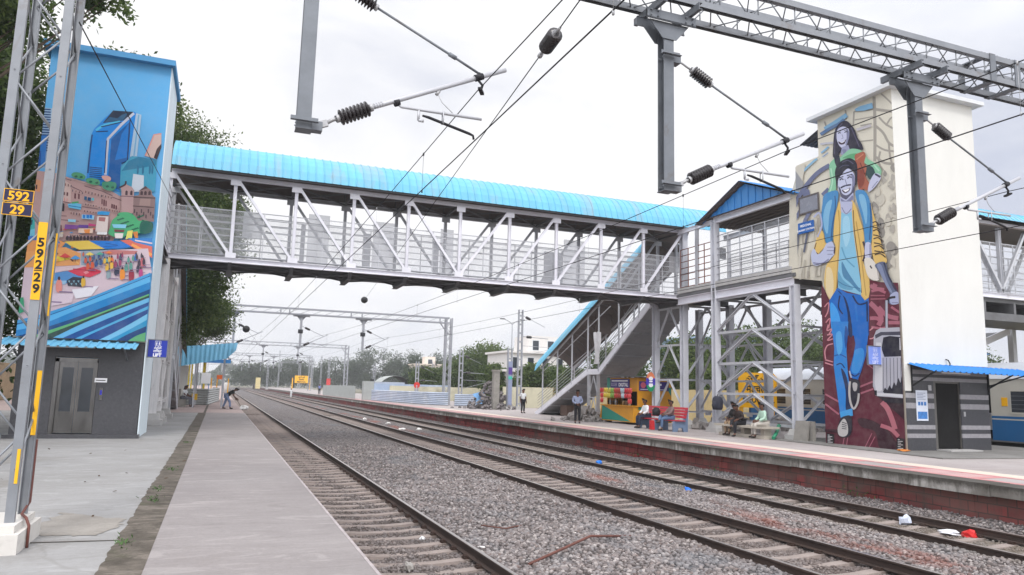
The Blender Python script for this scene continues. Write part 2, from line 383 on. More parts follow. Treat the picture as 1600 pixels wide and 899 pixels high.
# ---- ballast bed
prof = [(1.3, -.97), (2.0, -.985), (3.72, -.985), (4.0, -.93), (4.9, -.91), (5.6, -.87), (6.6, -.87), (7.3, -.88), (7.84, -.885), (8.05, -.985), (9.6, -.985), (9.8, -.93), (10.4, -.9), (11.0, -.87), (11.6, -.885), (12.1, -.89), (12.3, -.985), (13.8, -.985), (14.05, -.94), (14.5, -.84), (15.0, -.72), (15.2, -.7)]
PX = np.array([p[0] for p in prof]); PZ = np.array([p[1] for p in prof])
def hz(x, y):
    return np.interp(x, PX, PZ) + .018 * np.sin(x * 5.1 + y * 2.3) * np.sin(y * 1.7 - x * 1.3) + .012 * np.sin(y * 6.1 + x * 3.7)
def stone_cols(nt, fac_sock):
    cr = nd(nt, 'ShaderNodeValToRGB'); e = cr.color_ramp.elements
    cols = [(0, S(66, 62, 61)), (.2, S(106, 100, 99)), (.45, S(146, 138, 136)), (.7, S(122, 120, 122)), (.86, S(184, 177, 174)), (1, S(110, 95, 90))]
    e[0].position, e[0].color = cols[0]; e[1].position, e[1].color = cols[-1]
    for p, c in cols[1:-1]: q = e.new(p); q.color = c
    nt.links.new(fac_sock, cr.inputs[0]); return cr.outputs[0]
def zone_tint(nt, col):
    """dust, rust and brick grit lie in bands along the line"""
    g = mapping(nt); sp = nd(nt, 'ShaderNodeSeparateXYZ'); nt.links.new(g, sp.inputs[0])
    nz = noise(nt, mapping(nt, (1, .22, 1)), 1.3, 5, .65)
    def band(x0, x1, soft=.35):
        a = ramp(nt, sp.outputs[0], x0 - soft, x0 + soft); c = ramp(nt, sp.outputs[0], x1 - soft, x1 + soft, 1, 0)
        k = nd(nt, 'ShaderNodeMath', operation='MULTIPLY'); nt.links.new(a, k.inputs[0]); nt.links.new(c, k.inputs[1]); return k.outputs[0]
    def mul(a, b_):
        k = nd(nt, 'ShaderNodeMath', operation='MULTIPLY'); nt.links.new(a, k.inputs[0]); nt.links.new(b_, k.inputs[1]); return k.outputs[0]
    col = mixc(nt, mul(band(1.4, 3.9, .3), ramp(nt, nz, .3, .6, .3, .6)), col, S(84, 74, 69))
    col = mixc(nt, mul(band(7.7, 10.0, .3), ramp(nt, nz, .3, .6, .3, .6)), col, S(98, 86, 80))
    col = mixc(nt, mul(band(10.35, 11.0, .25), ramp(nt, nz, .47, .6, 0, .6)), col, S(136, 78, 64))
    col = mixc(nt, mul(band(12.0, 14.0, .25), ramp(nt, nz, .3, .6, .4, .75)), col, S(118, 108, 96))
    n3 = noise(nt, mapping(nt, (1, .5, 1)), .6, 4, .6, .5)
    col = mixc(nt, ramp(nt, n3, .55, .68, 0, .4), col, S(104, 110, 116))
    return col
m, nt, bb = newmat('ballast bed stones')
vo = nd(nt, 'ShaderNodeTexVoronoi'); vo.inputs['Scale'].default_value = 17; nt.links.new(mapping(nt), vo.inputs['Vector'])
sx = nd(nt, 'ShaderNodeSeparateXYZ'); nt.links.new(vo.outputs['Color'], sx.inputs[0])
col = stone_cols(nt, sx.outputs[0]); col = mixc(nt, ramp(nt, vo.outputs['Distance'], .25, .7, 0, .85), col, S(52, 47, 46))
nt.links.new(zone_tint(nt, col), bb.inputs['Base Color']); bb.inputs['Roughness'].default_value = .95; bb.inputs['Specular IOR Level'].default_value = .15
bump(nt, bb, vo.outputs['Distance'], -.9, .03)
bed_m = m
xs = np.linspace(1.3, 15.2, 96); ysn = np.concatenate([np.arange(-8, 60, .16), np.arange(60, 120, 1.0), np.arange(120, 421, 6.0)])
X, Y = np.meshgrid(xs, ysn); Z = hz(X, Y)
V = np.stack([X.ravel(), Y.ravel(), Z.ravel()], 1); nx = len(xs); ny = len(ysn)
i = (np.arange(ny - 1)[:, None] * nx + np.arange(nx - 1)[None]).ravel(); F = np.stack([i, i + 1, i + nx + 1, i + nx], 1)
struct(np_mesh('ballast_bed', V, F, bed_m, smooth=True))

# loose stones lying on the bed (uncountable)
m, nt, bb = newmat('loose ballast stone')
at_ = nd(nt, 'ShaderNodeAttribute'); at_.attribute_name = 'rnd'
col = stone_cols(nt, at_.outputs['Fac']); col = mixc(nt, .15, col, S(140, 126, 122)); nn = noise(nt, mapping(nt), 60, 3, .6); col = mixc(nt, ramp(nt, nn, .3, .7, 0, .3), col, S(96, 90, 88))
nt.links.new(zone_tint(nt, col), bb.inputs['Base Color']); bb.inputs['Roughness'].default_value = .9; bb.inputs['Specular IOR Level'].default_value = .2
rg = np.random.default_rng(11)
t = (1 + 5 ** .5) / 2
IV = np.array([(-1, t, 0), (1, t, 0), (-1, -t, 0), (1, -t, 0), (0, -1, t), (0, 1, t), (0, -1, -t), (0, 1, -t), (t, 0, -1), (t, 0, 1), (-t, 0, -1), (-t, 0, 1)]) / 1.9
IF = np.array([(0, 11, 5), (0, 5, 1), (0, 1, 7), (0, 7, 10), (0, 10, 11), (1, 5, 9), (5, 11, 4), (11, 10, 2), (10, 7, 6), (7, 1, 8), (3, 9, 4), (3, 4, 2), (3, 2, 6), (3, 6, 8), (3, 8, 9), (4, 9, 5), (2, 4, 11), (6, 2, 10), (8, 6, 7), (9, 8, 1)])
P = []; SZ = []
def scatter(x0, x1, y0, y1, dens, s0, s1, lift=0, gap=None):
    n = int((x1 - x0) * (y1 - y0) * dens); px = rg.uniform(x0, x1, n); py = rg.uniform(y0, y1, n)
    if gap is not None: k = (np.abs(((py - gap + .31) % .62) - .31) > .075) | (rg.uniform(0, 1, n) < .12); px, py = px[k], py[k]; n = len(px)
    s = rg.uniform(s0, s1, n); P.append(np.stack([px, py, hz(px, py) + s * .25 + lift], 1)); SZ.append(s)
for (ya, yb, f) in ((5.5, 13, 1.0), (13, 20, .55), (20, 32, .22)):
    scatter(3.9, 7.8, ya, yb, 400 * f, .022, .048)
    scatter(9.75, 12.2, ya + 1, yb + 3, 360 * f, .02, .045)
    scatter(1.46, 3.78, ya, yb, 620 * f, .014, .036, .0, 5.6)
    scatter(7.98, 9.65, ya, yb + 2, 560 * f, .014, .034, .0, 6.3)
    scatter(13.85, 15.05, ya + 2, yb + 4, 330 * f, .015, .036)
    scatter(12.3, 13.8, ya + 1, yb + 4, 420 * f, .012, .03, .0, 7.2)
P = np.concatenate(P); SZ = np.concatenate(SZ); n = len(P)
q = rg.normal(size=(n, 4)); q /= np.linalg.norm(q, axis=1)[:, None]
a, b_, c_, d_ = q.T
RM = np.stack([np.stack([1 - 2 * (c_**2 + d_**2), 2 * (b_*c_ - a*d_), 2 * (b_*d_ + a*c_)], 1), np.stack([2 * (b_*c_ + a*d_), 1 - 2 * (b_**2 + d_**2), 2 * (c_*d_ - a*b_)], 1), np.stack([2 * (b_*d_ - a*c_), 2 * (c_*d_ + a*b_), 1 - 2 * (b_**2 + c_**2)], 1)], 1)
base = IV[None] * rg.uniform(.72, 1.28, (n, 12, 1)) * rg.uniform(.65, 1.15, (n, 1, 3))
VV = np.einsum('nij,nkj->nki', RM, base); VV[:, :, 2] *= .8; VV = VV * SZ[:, None, None] + P[:, None, :]
FF = (IF[None] + (np.arange(n) * 12)[:, None, None]).reshape(-1, 3)
o = np_mesh('ballast_stones', VV.reshape(-1, 3), FF, m, attr=np.repeat(rg.uniform(0, 1, n), 20)); tag(o, 'loose grey and pinkish crushed stones between the tracks', 'ballast', kind='stuff')

# ---- rails
m, nt, bb = newmat('rusty rail')
geo = nd(nt, 'ShaderNodeNewGeometry'); sp = nd(nt, 'ShaderNodeSeparateXYZ'); nt.links.new(geo.outputs['Normal'], sp.inputs[0])
n1 = noise(nt, mapping(nt, (1, .15, 1)), 6, 5, .7); rust = mixc(nt, ramp(nt, n1, .3, .7), S(40, 31, 28), S(70, 54, 47))
sz = nd(nt, 'ShaderNodeSeparateXYZ'); nt.links.new(geo.outputs['Position'], sz.inputs[0])
top = ramp(nt, sz.outputs[2], ZR - .006, ZR - .002); colr = mixc(nt, top, rust, S(186, 178, 174))
nt.links.new(colr, bb.inputs['Base Color']); nt.links.new(ramp(nt, top, 0, 1, .85, .28), bb.inputs['Roughness']); nt.links.new(ramp(nt, top, 0, 1, 0, .9), bb.inputs['Metallic'])
rail_m = m
rprof = [(-.068, 0), (.068, 0), (.068, .012), (.012, .028), (.009, .11), (.033, .122), (.0335, .146), (.026, .156), (-.026, .156), (-.0335, .146), (-.033, .122), (-.009, .11), (-.012, .028), (-.068, .012)]
TR = (2.96, 8.80, 13.06); GA = .8715
rl = [('bright headed rail nearest the near platform edge', 'rust brown rail beside the walkway side ballast, just right of the platform'),
      ('left rail of the middle track', 'right rail of the middle track'), ('left rail of the track beside the red brick platform wall', 'right rail running right below the red brick platform wall')]
rl[0] = ('rail tucked right under the near platform edge', 'worn brown rail with a shiny head, first one right of the walkway')
for ti, cx in enumerate(TR):
    for si, sgn in enumerate((-1, 1)):
        x = cx + sgn * GA; b = MB()
        b.sect((x, -8, ZR - .156), (x, 420, ZR - .156), rprof); o = b.build('rail', rail_m, at=(x, 0, ZR - .156))
        tag(o, rl[ti][si], 'rail', 'rails of the three tracks')
# ---- concrete sleepers: one object each
sl_m = mat('dusty concrete sleeper', S(146, 134, 128), .95, 0, .22, 3, S(104, 93, 87), .5, .4)
clip_m = mat('rusty rail clip', S(70, 54, 48), .8, .2, .3, 20)
def sleeper_mesh():
    b = MB(); n = 11; vs = []; fs = []
    for i in range(n):
        x = -1.375 + 2.75 * i / (n - 1); k = abs(x) / 1.375; zt = -.035 * max(0, 1 - abs(k - .63) / .45) * -1 - .03
        for (yy, zz) in ((-.135, -.2), (.135, -.2), (.095, zt), (-.095, zt)): vs.append((x, yy, zz))
    for i in range(n - 1):
        for j in range(4): fs.append((4 * i + j, 4 * i + (j + 1) % 4, 4 * i + 4 + (j + 1) % 4, 4 * i + 4 + j))
    fs += [(3, 2, 1, 0), tuple(4 * n - 4 + j for j in range(4))]
    b.add(vs, fs); return b
sl_proto = sleeper_mesh().build('sleeper', sl_m)
cb = MB()
for s_ in (-1, 1):
    for k_ in (-1, 1):
        x0 = s_ * GA + k_ * .1
        cb.path([(x0 - k_ * .06, -.05, .02), (x0, -.05, .045), (x0 + k_ * .045, -.02, .05), (x0 + k_ * .03, .03, .045), (x0 - k_ * .03, .045, .04), (x0 - k_ * .04, .0, .03)], .011, 6)
        cb.box((x0 - .045, -.06, .0), (x0 + .045, .06, .018))
clips = []
for s_ in (-1, 1):
    for k_ in (-1, 1):
        cb = MB()
        x0 = s_ * GA + k_ * .1
        cb.path([(x0 - k_ * .06, -.05, .02), (x0, -.05, .045), (x0 + k_ * .045, -.02, .05), (x0 + k_ * .03, .03, .045), (x0 - k_ * .03, .045, .04), (x0 - k_ * .04, .0, .03)], .011, 6)
        cb.box((x0 - .045, -.06, .0), (x0 + .045, .06, .03))
        clips.append(cb.build('rail_clip', clip_m))
lab = ['dusty concrete sleeper under the track beside the walkway', 'dusty concrete sleeper under the middle track', 'concrete sleeper under the track below the brick platform wall']
rest = MB(); first = True
for ti, cx in enumerate(TR):
    for k in range(95):
        y = (5.6, 6.3, 7.2)[ti] + k * .62
        o = sl_proto if first else sl_proto.copy()
        if not first: COL.objects.link(o)
        first = False
        o.location = (cx, y + rr.uniform(-.02, .02), ZS - .008 + rr.uniform(-.006, .004)); o.rotation_euler.z = rr.uniform(-.012, .012)
        tag(o, lab[ti], 'sleeper', ('sleepers of the track beside the walkway', 'sleepers of the middle track', 'sleepers of the track by the brick wall')[ti])
        if k < (30, 24, 16)[ti]:
            for cproto in clips:
                c = cproto.copy(); COL.objects.link(c); c.parent = o
    for k in range(95, 420):
        y = 6.5 + k * .62; rest.box((cx - 1.37, y, -1.0), (cx + 1.37, y + .2, ZS))
for cproto in clips: bpy.data.objects.remove(cproto)
tag(rest.build('distant_sleepers', sl_m), 'far rows of concrete sleepers under the tracks', 'sleepers', kind='stuff')

# ---- litter and bits on the track
def crumple(name, label, cat, c, loc, s, seed, flat=.6, rough=.35, group=None):
    bm = bmesh.new(); bmesh.ops.create_icosphere(bm, subdivisions=2, radius=1); r2 = random.Random(seed)
    for v in bm.verts: v.co = Vector((v.co.x * s[0], v.co.y * s[1], max(-.3, v.co.z) * s[2])) * r2.uniform(flat, 1.25)
    me = bpy.data.meshes.new(name); bm.to_mesh(me); bm.free(); me.materials.append(mat('litter ' + name + str(seed), c, rough, 0, .12, 12))
    o = bpy.data.objects.new(name, me); COL.objects.link(o); o.location = loc; o.rotation_euler.z = r2.uniform(0, 6); return tag(o, label, cat, group)
def on(px, py, z=-.92): return atz(px, py, z)
crumple('plastic_bag', 'bright blue crumpled plastic bag on the ballast beyond the middle track', 'bag', S(20, 110, 226), on(1074, 769), (.17, .12, .13), 1)
crumple('plastic_bag', 'small blue plastic scrap lying between the rails far along the third track', 'bag', S(30, 120, 220), on(936, 724), (.13, .1, .1), 2)
crumple('plastic_bag', 'pale translucent plastic bag between the rails below the brick wall', 'bag', S(200, 206, 222), on(1413, 816), (.13, .12, .16), 3)
crumple('plastic_bag', 'cream crumpled bag on the ballast left of the third track', 'bag', S(214, 204, 178), on(1430, 840), (.22, .12, .08), 4)
crumple('paper_scrap', 'white crumpled paper lying between the rails beside the red packet', 'paper', S(220, 222, 226), on(1484, 833), (.2, .1, .06), 5)
crumple('crisp_packet', 'red crumpled snack packet between the rails below the brick wall', 'packet', S(206, 40, 40), on(1516, 837), (.15, .12, .11), 6)
crumple('paper_cup', 'crushed white cup on the sleepers of the nearest track', 'cup', S(226, 226, 228), on(660, 842), (.06, .05, .05), 7)
crumple('broken_stone', 'large pale grey lump of stone between the sleepers at the platform edge', 'stone', S(150, 146, 142), on(638, 889), (.07, .06, .1), 8, rough=.9)
crumple('paper_scrap', 'small white paper scrap against the shiny rail', 'paper', S(226, 222, 220), on(752, 855, -.89), (.07, .03, .02), 9)
crumple('paper_scrap', 'white paper scrap on the ballast beside the rusty rod', 'paper', S(220, 214, 208), on(895, 834, -.86), (.11, .04, .025), 10)
for i_, (px, py) in enumerate(((570, 655), (607, 662), (628, 671), (655, 671))):
    crumple('paper_scrap', ('white scrap of litter on the ballast, farthest of four in a row', 'white scrap of litter on the ballast, second farthest of four', 'white scrap of litter on the ballast, third of four in a row', 'white scrap of litter beside the third track, nearest of four in a row')[i_], 'paper', S(222, 220, 216), on(px, py, -.87), (.2, .15, .1), 20 + i_, group='white scraps beyond the middle track')
b = MB(); b.path([on(826, 882, -.9), on(870, 862, -.8), on(922, 838, -.74), on(985, 838, -.85)], .022, 7)
tag(b.build('bent_rod', mat('rusty rod', S(112, 74, 66), .85, .1, .3, 8), at=on(826, 882, -.9)), 'bent rusty rod half buried in the ballast', 'rod')
b = MB(); b.path([on(752, 821, -.86), on(790, 826, -.85), on(830, 818, -.86)], .012, 6)
tag(b.build('wire_offcut', mat('rusty rod'), at=on(752, 821, -.86)), 'thin dark wire offcut on the ballast beside the shiny rail', 'wire')
# weeds along the wall
leaf_w = mat('weed leaf', S(70, 100, 50), .7, 0, .3, 10)
def weed(px, py, label, n=60, s=.16):
    p = atz(px, py, -.78); p.x = 14.95; p.z = -.72; b = MB(); r2 = random.Random(int(px))
    for i in range(n):
        c = Vector((r2.gauss(0, s), r2.gauss(0, s * 1.6), abs(r2.gauss(0, s * .7)))); d = Vector((r2.uniform(-1, 1), r2.uniform(-1, 1), r2.uniform(0, 1))) * .05; e = Vector((r2.uniform(-1, 1), r2.uniform(-1, 1), 0)) * .025
        b.poly([p + c - d, p + c + e, p + c + d, p + c - e])
    tag(b.build('weed', leaf_w, at=p), label, 'weed', 'weeds at the foot of the brick wall')
for i_, (px_, py_) in enumerate(((247, 765), (268, 735), (238, 782), (293, 692), (192, 850))):
    p = atz(px_, py_, -.01); b = MB(); r2 = random.Random(i_ + 70)
    for k in range(46):
        c = Vector((r2.gauss(0, .05), r2.gauss(0, .12), abs(r2.gauss(0, .02)))); d = Vector((r2.uniform(-1, 1), r2.uniform(-1, 1), r2.uniform(.2, 1))) * .03; e = Vector((r2.uniform(-1, 1), r2.uniform(-1, 1), 0)) * .012; b.poly([p + c - d, p + c + e, p + c + d, p + c - e])
    tag(b.build('weed', leaf_w, at=p), 'low weed tuft growing in the drain line beside the walkway, ' + ('level with the mast', 'second farthest', 'third from the front', 'farthest', 'nearest the camera')[i_], 'weed', 'weeds in the drain line')
weed(1400, 778, 'low weed growing at the wall foot in front of the lift tower')
weed(1025, 716, 'small weed at the wall foot below the bench'); weed(1155, 738, 'tiny weed at the wall foot right of the bench', 40, .1)
# ================================================================ OVERHEAD LINE
PY0, PY1 = 8.62, 9.12       # the two faces of the near portal beam
def lattice(b, A, B, C, D, pitch, r, m=0):
    """zigzag rods between line A-B and line C-D"""
    A, B, C, D = map(Vector, (A, B, C, D)); n = max(2, int((B - A).length / pitch))
    for i in range(n):
        p = A.lerp(B, i / n) if i % 2 == 0 else C.lerp(D, i / n); q = C.lerp(D, (i + 1) / n) if i % 2 == 0 else A.lerp(B, (i + 1) / n)
        b.tube(p, q, r, 5, m=m)
def gusset(b, px, py, z, w, t=.012):
    b.prism([(px - w, py, z), (px + w, py, z), (px + w * .35, py, z - w * .75), (px - w * .35, py, z - w * .75)], (0, t, 0))
def drop_arm(parent, x, yc, ztop, zbot):
    b = MB(); b.ibeam((x, yc, zbot), (x, yc, ztop), .17, .17, .012, up=(0, 1, 0)); b.box((x - .09, yc - .1, zbot - .012), (x + .1, yc + .1, zbot))
    o = b.build('drop_arm', steel_d, parent)
    b = MB()
    for dy in (-.16, .14): b.chan((x - .42, yc + dy, ztop + .07), (x + .42, yc + dy, ztop + .07), .02 if dy > 0 else -.02, .15, .012)
    for dx in (-.3, .3): b.chan((x + dx, yc - .42, ztop + .2), (x + dx, yc + .42, ztop + .2), .06, .11, .01)
    gusset(b, x, yc - .105, ztop + .01, .34); gusset(b, x, yc + .1, ztop + .01, .34)
    for dx in (-.36, -.24, .24, .36):
        for dz in (.03, .11): b.tube((x + dx, yc - .2, ztop + dz), (x + dx, yc - .172, ztop + dz), .014, 6)
    b.build('mounting_bracket', steel_d, o)
    for z in (zbot + .06, zbot + 2.03):
        b = MB()
        b.angle((x - .16, yc - .13, z), (x + .16, yc - .13, z), .06, .008); b.box((x + .09, yc - .07, z - .06), (x + .22, yc + .07, z + .05))
        for dy in (-.05, .05): b.tube((x - .1, yc + dy, z), (x + .1, yc + dy, z), .008, 5)
        b.build('clamp', steel_d, o)
    return o
def rib_ins(b, p, q, r=.075, n=9, m=0, caps=1):
    p = Vector(p); q = Vector(q); L = (q - p).length; prof = []
    for i in range(n):
        t0 = L * (.1 + .8 * i / n); d = L * .8 / n
        prof += [(t0, r * .5), (t0 + d * .35, r), (t0 + d * .55, r), (t0 + d * .85, r * .5)]
    b.lathe(p, q, [(0, r * .45), (L * .1, r * .45)] + prof + [(L * .9, r * .45), (L, r * .45)], 14, m)
    for s_ in ((0, .1), (.9, 1)): b.lathe(p.lerp(q, s_[0]), p.lerp(q, s_[1]), [(0, r * .4), (.01, r * .52), (L * .08, r * .52), (L * .1, r * .46)], 12, caps)

def near_portal():
    t = thing('catenary_portal', 'near overhead line portal with lattice mast, lattice beam and three hanging drop arms', 'overhead line portal', (-1.98, 8.85, 0))
    # masts
    for X0, vis in ((-1.98, True), (18.2, False)):
        hx, y0, y1 = .205, 8.6, 9.16
        for sx in (-1, 1):
            for yy, sy in ((y0, 1), (y1, -1)):
                b = MB(); x = X0 + sx * hx
                b.chan((x, yy, .2), (x, yy, 7.9), sy * .05, .1, .009, up=(1, 0, 0)) if False else b.sect((x, yy, .2), (x, yy, 7.9), [(-.042, 0), (.042, 0), (.042, sy * -.05), (.034, sy * -.05), (.034, sy * -.008), (-.034, sy * -.008), (-.034, sy * -.05), (-.042, sy * -.05)], up=(0, -1, 0))
                b.build('leg', steel, t)
        for yy in (y0 + .012, y1 - .012): b = MB(); lattice(b, (X0 - hx, yy, .55), (X0 - hx, yy, 7.8), (X0 + hx, yy, .55), (X0 + hx, yy, 7.8), .5, .012); b.build('lattice_brace', steel, t)
        for sx in (-1, 1): b = MB(); x = X0 + sx * hx; lattice(b, (x, y0, .75), (x, y0, 7.8), (x, y1, .75), (x, y1, 7.8), .5, .011); b.build('lattice_brace', steel, t)
        b = MB(); b.prism([(X0 - .42, 8.35, -.02), (X0 + .34, 8.35, -.02), (X0 + .34, 9.35, -.02), (X0 - .42, 9.35, -.02)], (0, 0, .2)); b.prism([(X0 - .36, 8.42, .181), (X0 + .29, 8.42, .181), (X0 + .29, 9.28, .181), (X0 - .36, 9.28, .181)], (0, 0, .07))
        b.build('footing', mat('whitewashed footing', S(206, 202, 196), .9, 0, .1, 3, S(140, 134, 126), .58, .3), t)
    # beam chords
    zl, zu = 7.42, 7.82
    for yy in (PY0, PY1):
        for zz in (zl, zu):
            b = MB(); b.sect((-2.3, yy, zz), (18.5, yy, zz), [(-.045, -.05), (.045, -.05), (.045, .05), (.037, .05), (.037, -.042), (-.037, -.042), (-.037, .05), (-.045, .05)] if zz == zu else [(-.045, .05), (.045, .05), (.045, -.05), (.037, -.05), (.037, .042), (-.037, .042), (-.037, -.05), (-.045, -.05)], up=(0, 0, 1))
            b.build('beam_chord', steel, t)
    b = MB()
    for yy in (PY0, PY1): lattice(b, (-2.2, yy, zl), (18.4, yy, zl), (-2.2, yy, zu), (18.4, yy, zu), .36, .011)
    for zz in (zl, zu): lattice(b, (-2.2, PY0, zz), (18.4, PY0, zz), (-2.2, PY1, zz), (18.4, PY1, zz), .36, .011)
    k = 0
    while k < 28: b.tube((-2 + k * .72, PY0, zl), (-2 + k * .72, PY0, zu), .011, 5); b.tube((-2 + k * .72, PY1, zl), (-2 + k * .72, PY1, zu), .011, 5); k += 1
    b.build('beam_lattice', steel, t)
    b = MB()      # bolted splice with flat packing frames
    for x in (12.55, 13.2):
        b = MB()
        for yy in (PY0 - .05, PY1 + .05): b.box((x - .07, yy - .01, zl - .06), (x + .07, yy + .01, zu + .06))
        for zz in (zl - .06, zu + .06): b.box((x - .07, PY0, zz - .012), (x + .07, PY1, zz + .012))
        for i in range(6): b.tube((x - .2 + i * .08, PY0, zu + .04), (x - .2 + i * .08, PY0, zu + .085), .014, 6); b.tube((x - .2 + i * .08, PY0, zl + .02), (x - .2 + i * .08, PY0, zl + .085), .014, 6)
        b.build('splice_plate', steel_d, t)
    for x, dz in ((.72, .12), (5.84, 0), (10.92, -.06)): drop_arm(t, x, 8.87, 7.1, 4.56 + dz)
    # number plates
    X0, Yp = -1.995, 8.535
    for z0, txt in ((3.385, '592'), (3.245, '29')):
        b = MB(); b.box((X0 - .135, Yp - .006, z0), (X0 + .125, Yp, z0 + .128)); p = b.build('number_plate', navy, t)
        b = MB()
        for (x0, x1, za, zb) in ((-.135, .125, .0, .006), (-.135, .125, .122, .128), (-.135, -.129, .006, .122), (.119, .125, .006, .122)): b.box((X0 + x0, Yp - .009, z0 + za), (X0 + x1, Yp - .006, z0 + zb))
        b.build('border', yellow, p)
        lettering(txt, .125, (X0 - .005, Yp - .0075, z0 + .019), (1, 0, 0), (0, 0, 1), yellow, p, bold=.0035)
    b = MB(); xs_ = X0 + .235; b.box((xs_ - .056, 8.596 - .003, 2.42), (xs_ + .026, 8.5955, 3.215)); st = b.build('number_sticker', yellow, t)
    for i, ch in enumerate('592'): lettering(ch, .125, (xs_ - .015, 8.592, 2.965 - i * .115), (1, 0, 0), (0, 0, 1), black, st, bold=.004)
    b = MB(); b.box((xs_ - .05, 8.591, 2.712), (xs_ + .02, 8.593, 2.722)); b.build('dividing_line', black, st)
    for i, ch in enumerate('29'): lettering(ch, .125, (xs_ - .015, 8.592, 2.607 - i * .115), (1, 0, 0), (0, 0, 1), black, st, bold=.004)
    for q in (((xs_ - .02, 9.105, 1.05), (xs_ + .024, 9.109, 1.72)), ((xs_ + .008, 9.105, 2.3), (xs_ + .024, 9.109, 3.2)), ((xs_ - .012, 8.592, .62), (xs_ + .016, 8.5955, .95))): b = MB(); b.box(*q); b.build('warning_strip', mat('yellow warning strip', S(236, 180, 30), .5, 0, .1, 4, S(200, 60, 40), .62), t)
    b = MB(); b.path([(X0 + .26, 9.2, 1.0), (X0 + .26, 9.2, .36), (X0 + .25, 8.95, .275), (X0 + .33, 8.75, .27), (X0 + .37, 8.7, .2), (X0 + .375, 8.68, -.02)], .014, 7)
    b.build('earth_pipe', rubber, t)
    return t
near_portal()

def cantilever(label):
    """drawn from the arm over the middle track; x relative to the drop arm at 5.84"""
    t = thing('cantilever', label, 'cantilever', (5.84, 8.87, 4.6), 'cantilevers of the near portal')
    Yc = 8.87
    def p(x, z, dy=0): return (x, Yc + dy, z)
    b = MB(); rib_ins(b, p(6.22, 4.775), p(6.66, 5.005), .098, 8); b.build('insulator', [porc, alu], t)
    b = MB(); rib_ins(b, p(6.28, 6.51), p(6.66, 6.32), .09, 8); b.build('insulator', [porc, alu], t)
    b = MB(); b.bar(p(6.03, 4.67), p(6.12, 4.71), .05, .08); b.path([p(6.1, 4.70), p(6.18, 4.76), p(6.27, 4.80)], .025, 8); b.build('hinge', alu, t)
    b = MB(); b.path([p(6.05, 6.6), p(6.14, 6.57), p(6.2, 6.54), p(6.32, 6.49)], .016, 6); b.build('hinge', alu, t)
    b = MB(); b.path([p(6.62, 4.99), p(6.78, 5.06), p(8.42, 5.83)], [.028, .031, .031], 10)
    for k in range(4): b.lathe(p(6.68 + k * .03, 5.018 + k * .014), p(6.7 + k * .03, 5.028 + k * .014), [(0, .036), (.02, .036)], 10)
    b.build('bracket_tube', steel_l, t)
    b = MB(); b.path([p(6.6, 6.35), p(7.7, 5.865), p(8.06, 5.7)], [.016, .017, .017], 8); b.path([p(7.62, 5.9), p(7.72, 5.857)], .03, 8); b.build('stay_rod', steel_d, t)
    b = MB(); b.lathe(p(7.99, 5.63), p(8.12, 5.69), [(0, .045), (.12, .045)], 10); b.path([p(8.05, 5.72), p(8.05, 5.6), p(8.1, 5.55), p(8.08, 5.49)], .018, 7); b.bar(p(8.03, 5.47, -.09), p(8.13, 5.47, .09), .05, .03)
    b.lathe(p(6.93, 5.10), p(7.0, 5.13), [(0, .045), (.07, .045)], 10); b.build('clamp', wire_m, t)
    b = MB(); b.path([p(6.98, 5.1), p(7.02, 5.07), p(8.1, 5.08)], [.016, .02, .02], 8)
    b.path([p(7.25, 5.07), p(7.25, 4.93)], .018, 6); b.path([p(7.25, 4.93), p(7.32, 4.93)], .02, 6); b.path([p(7.57, 5.1, -.03), p(7.57, 4.93, -.03)], .009, 5); b.path([p(7.57, 5.1, .03), p(7.57, 4.93, .03)], .009, 5)
    b.build('registration_arm', steel_l, t)
    b = MB(); b.path([p(7.3, 5.0), p(7.38, 4.99), p(7.93, 4.86), p(7.99, 4.84), p(8.0, 4.79)], [.014, .02, .02, .016, .016], 8); b.build('steady_arm', wire_m, t)
    b = MB(); b.path([p(7.49, 5.33), p(7.55, 5.22), p(7.7, 5.1)], .005, 5); b.tube(p(7.47, 5.31), p(7.51, 5.37), .022, 7); b.build('stay_wire', alu, t)
    return t
c0 = cantilever('grey cantilever bracket with two ribbed insulators on the middle drop arm')
clone(c0, (-5.12, 0, .1), 'grey cantilever bracket on the leftmost drop arm over the nearest track')
clone(c0, (5.08, 0, -.06), 'grey cantilever bracket on the right drop arm in front of the white lift tower')

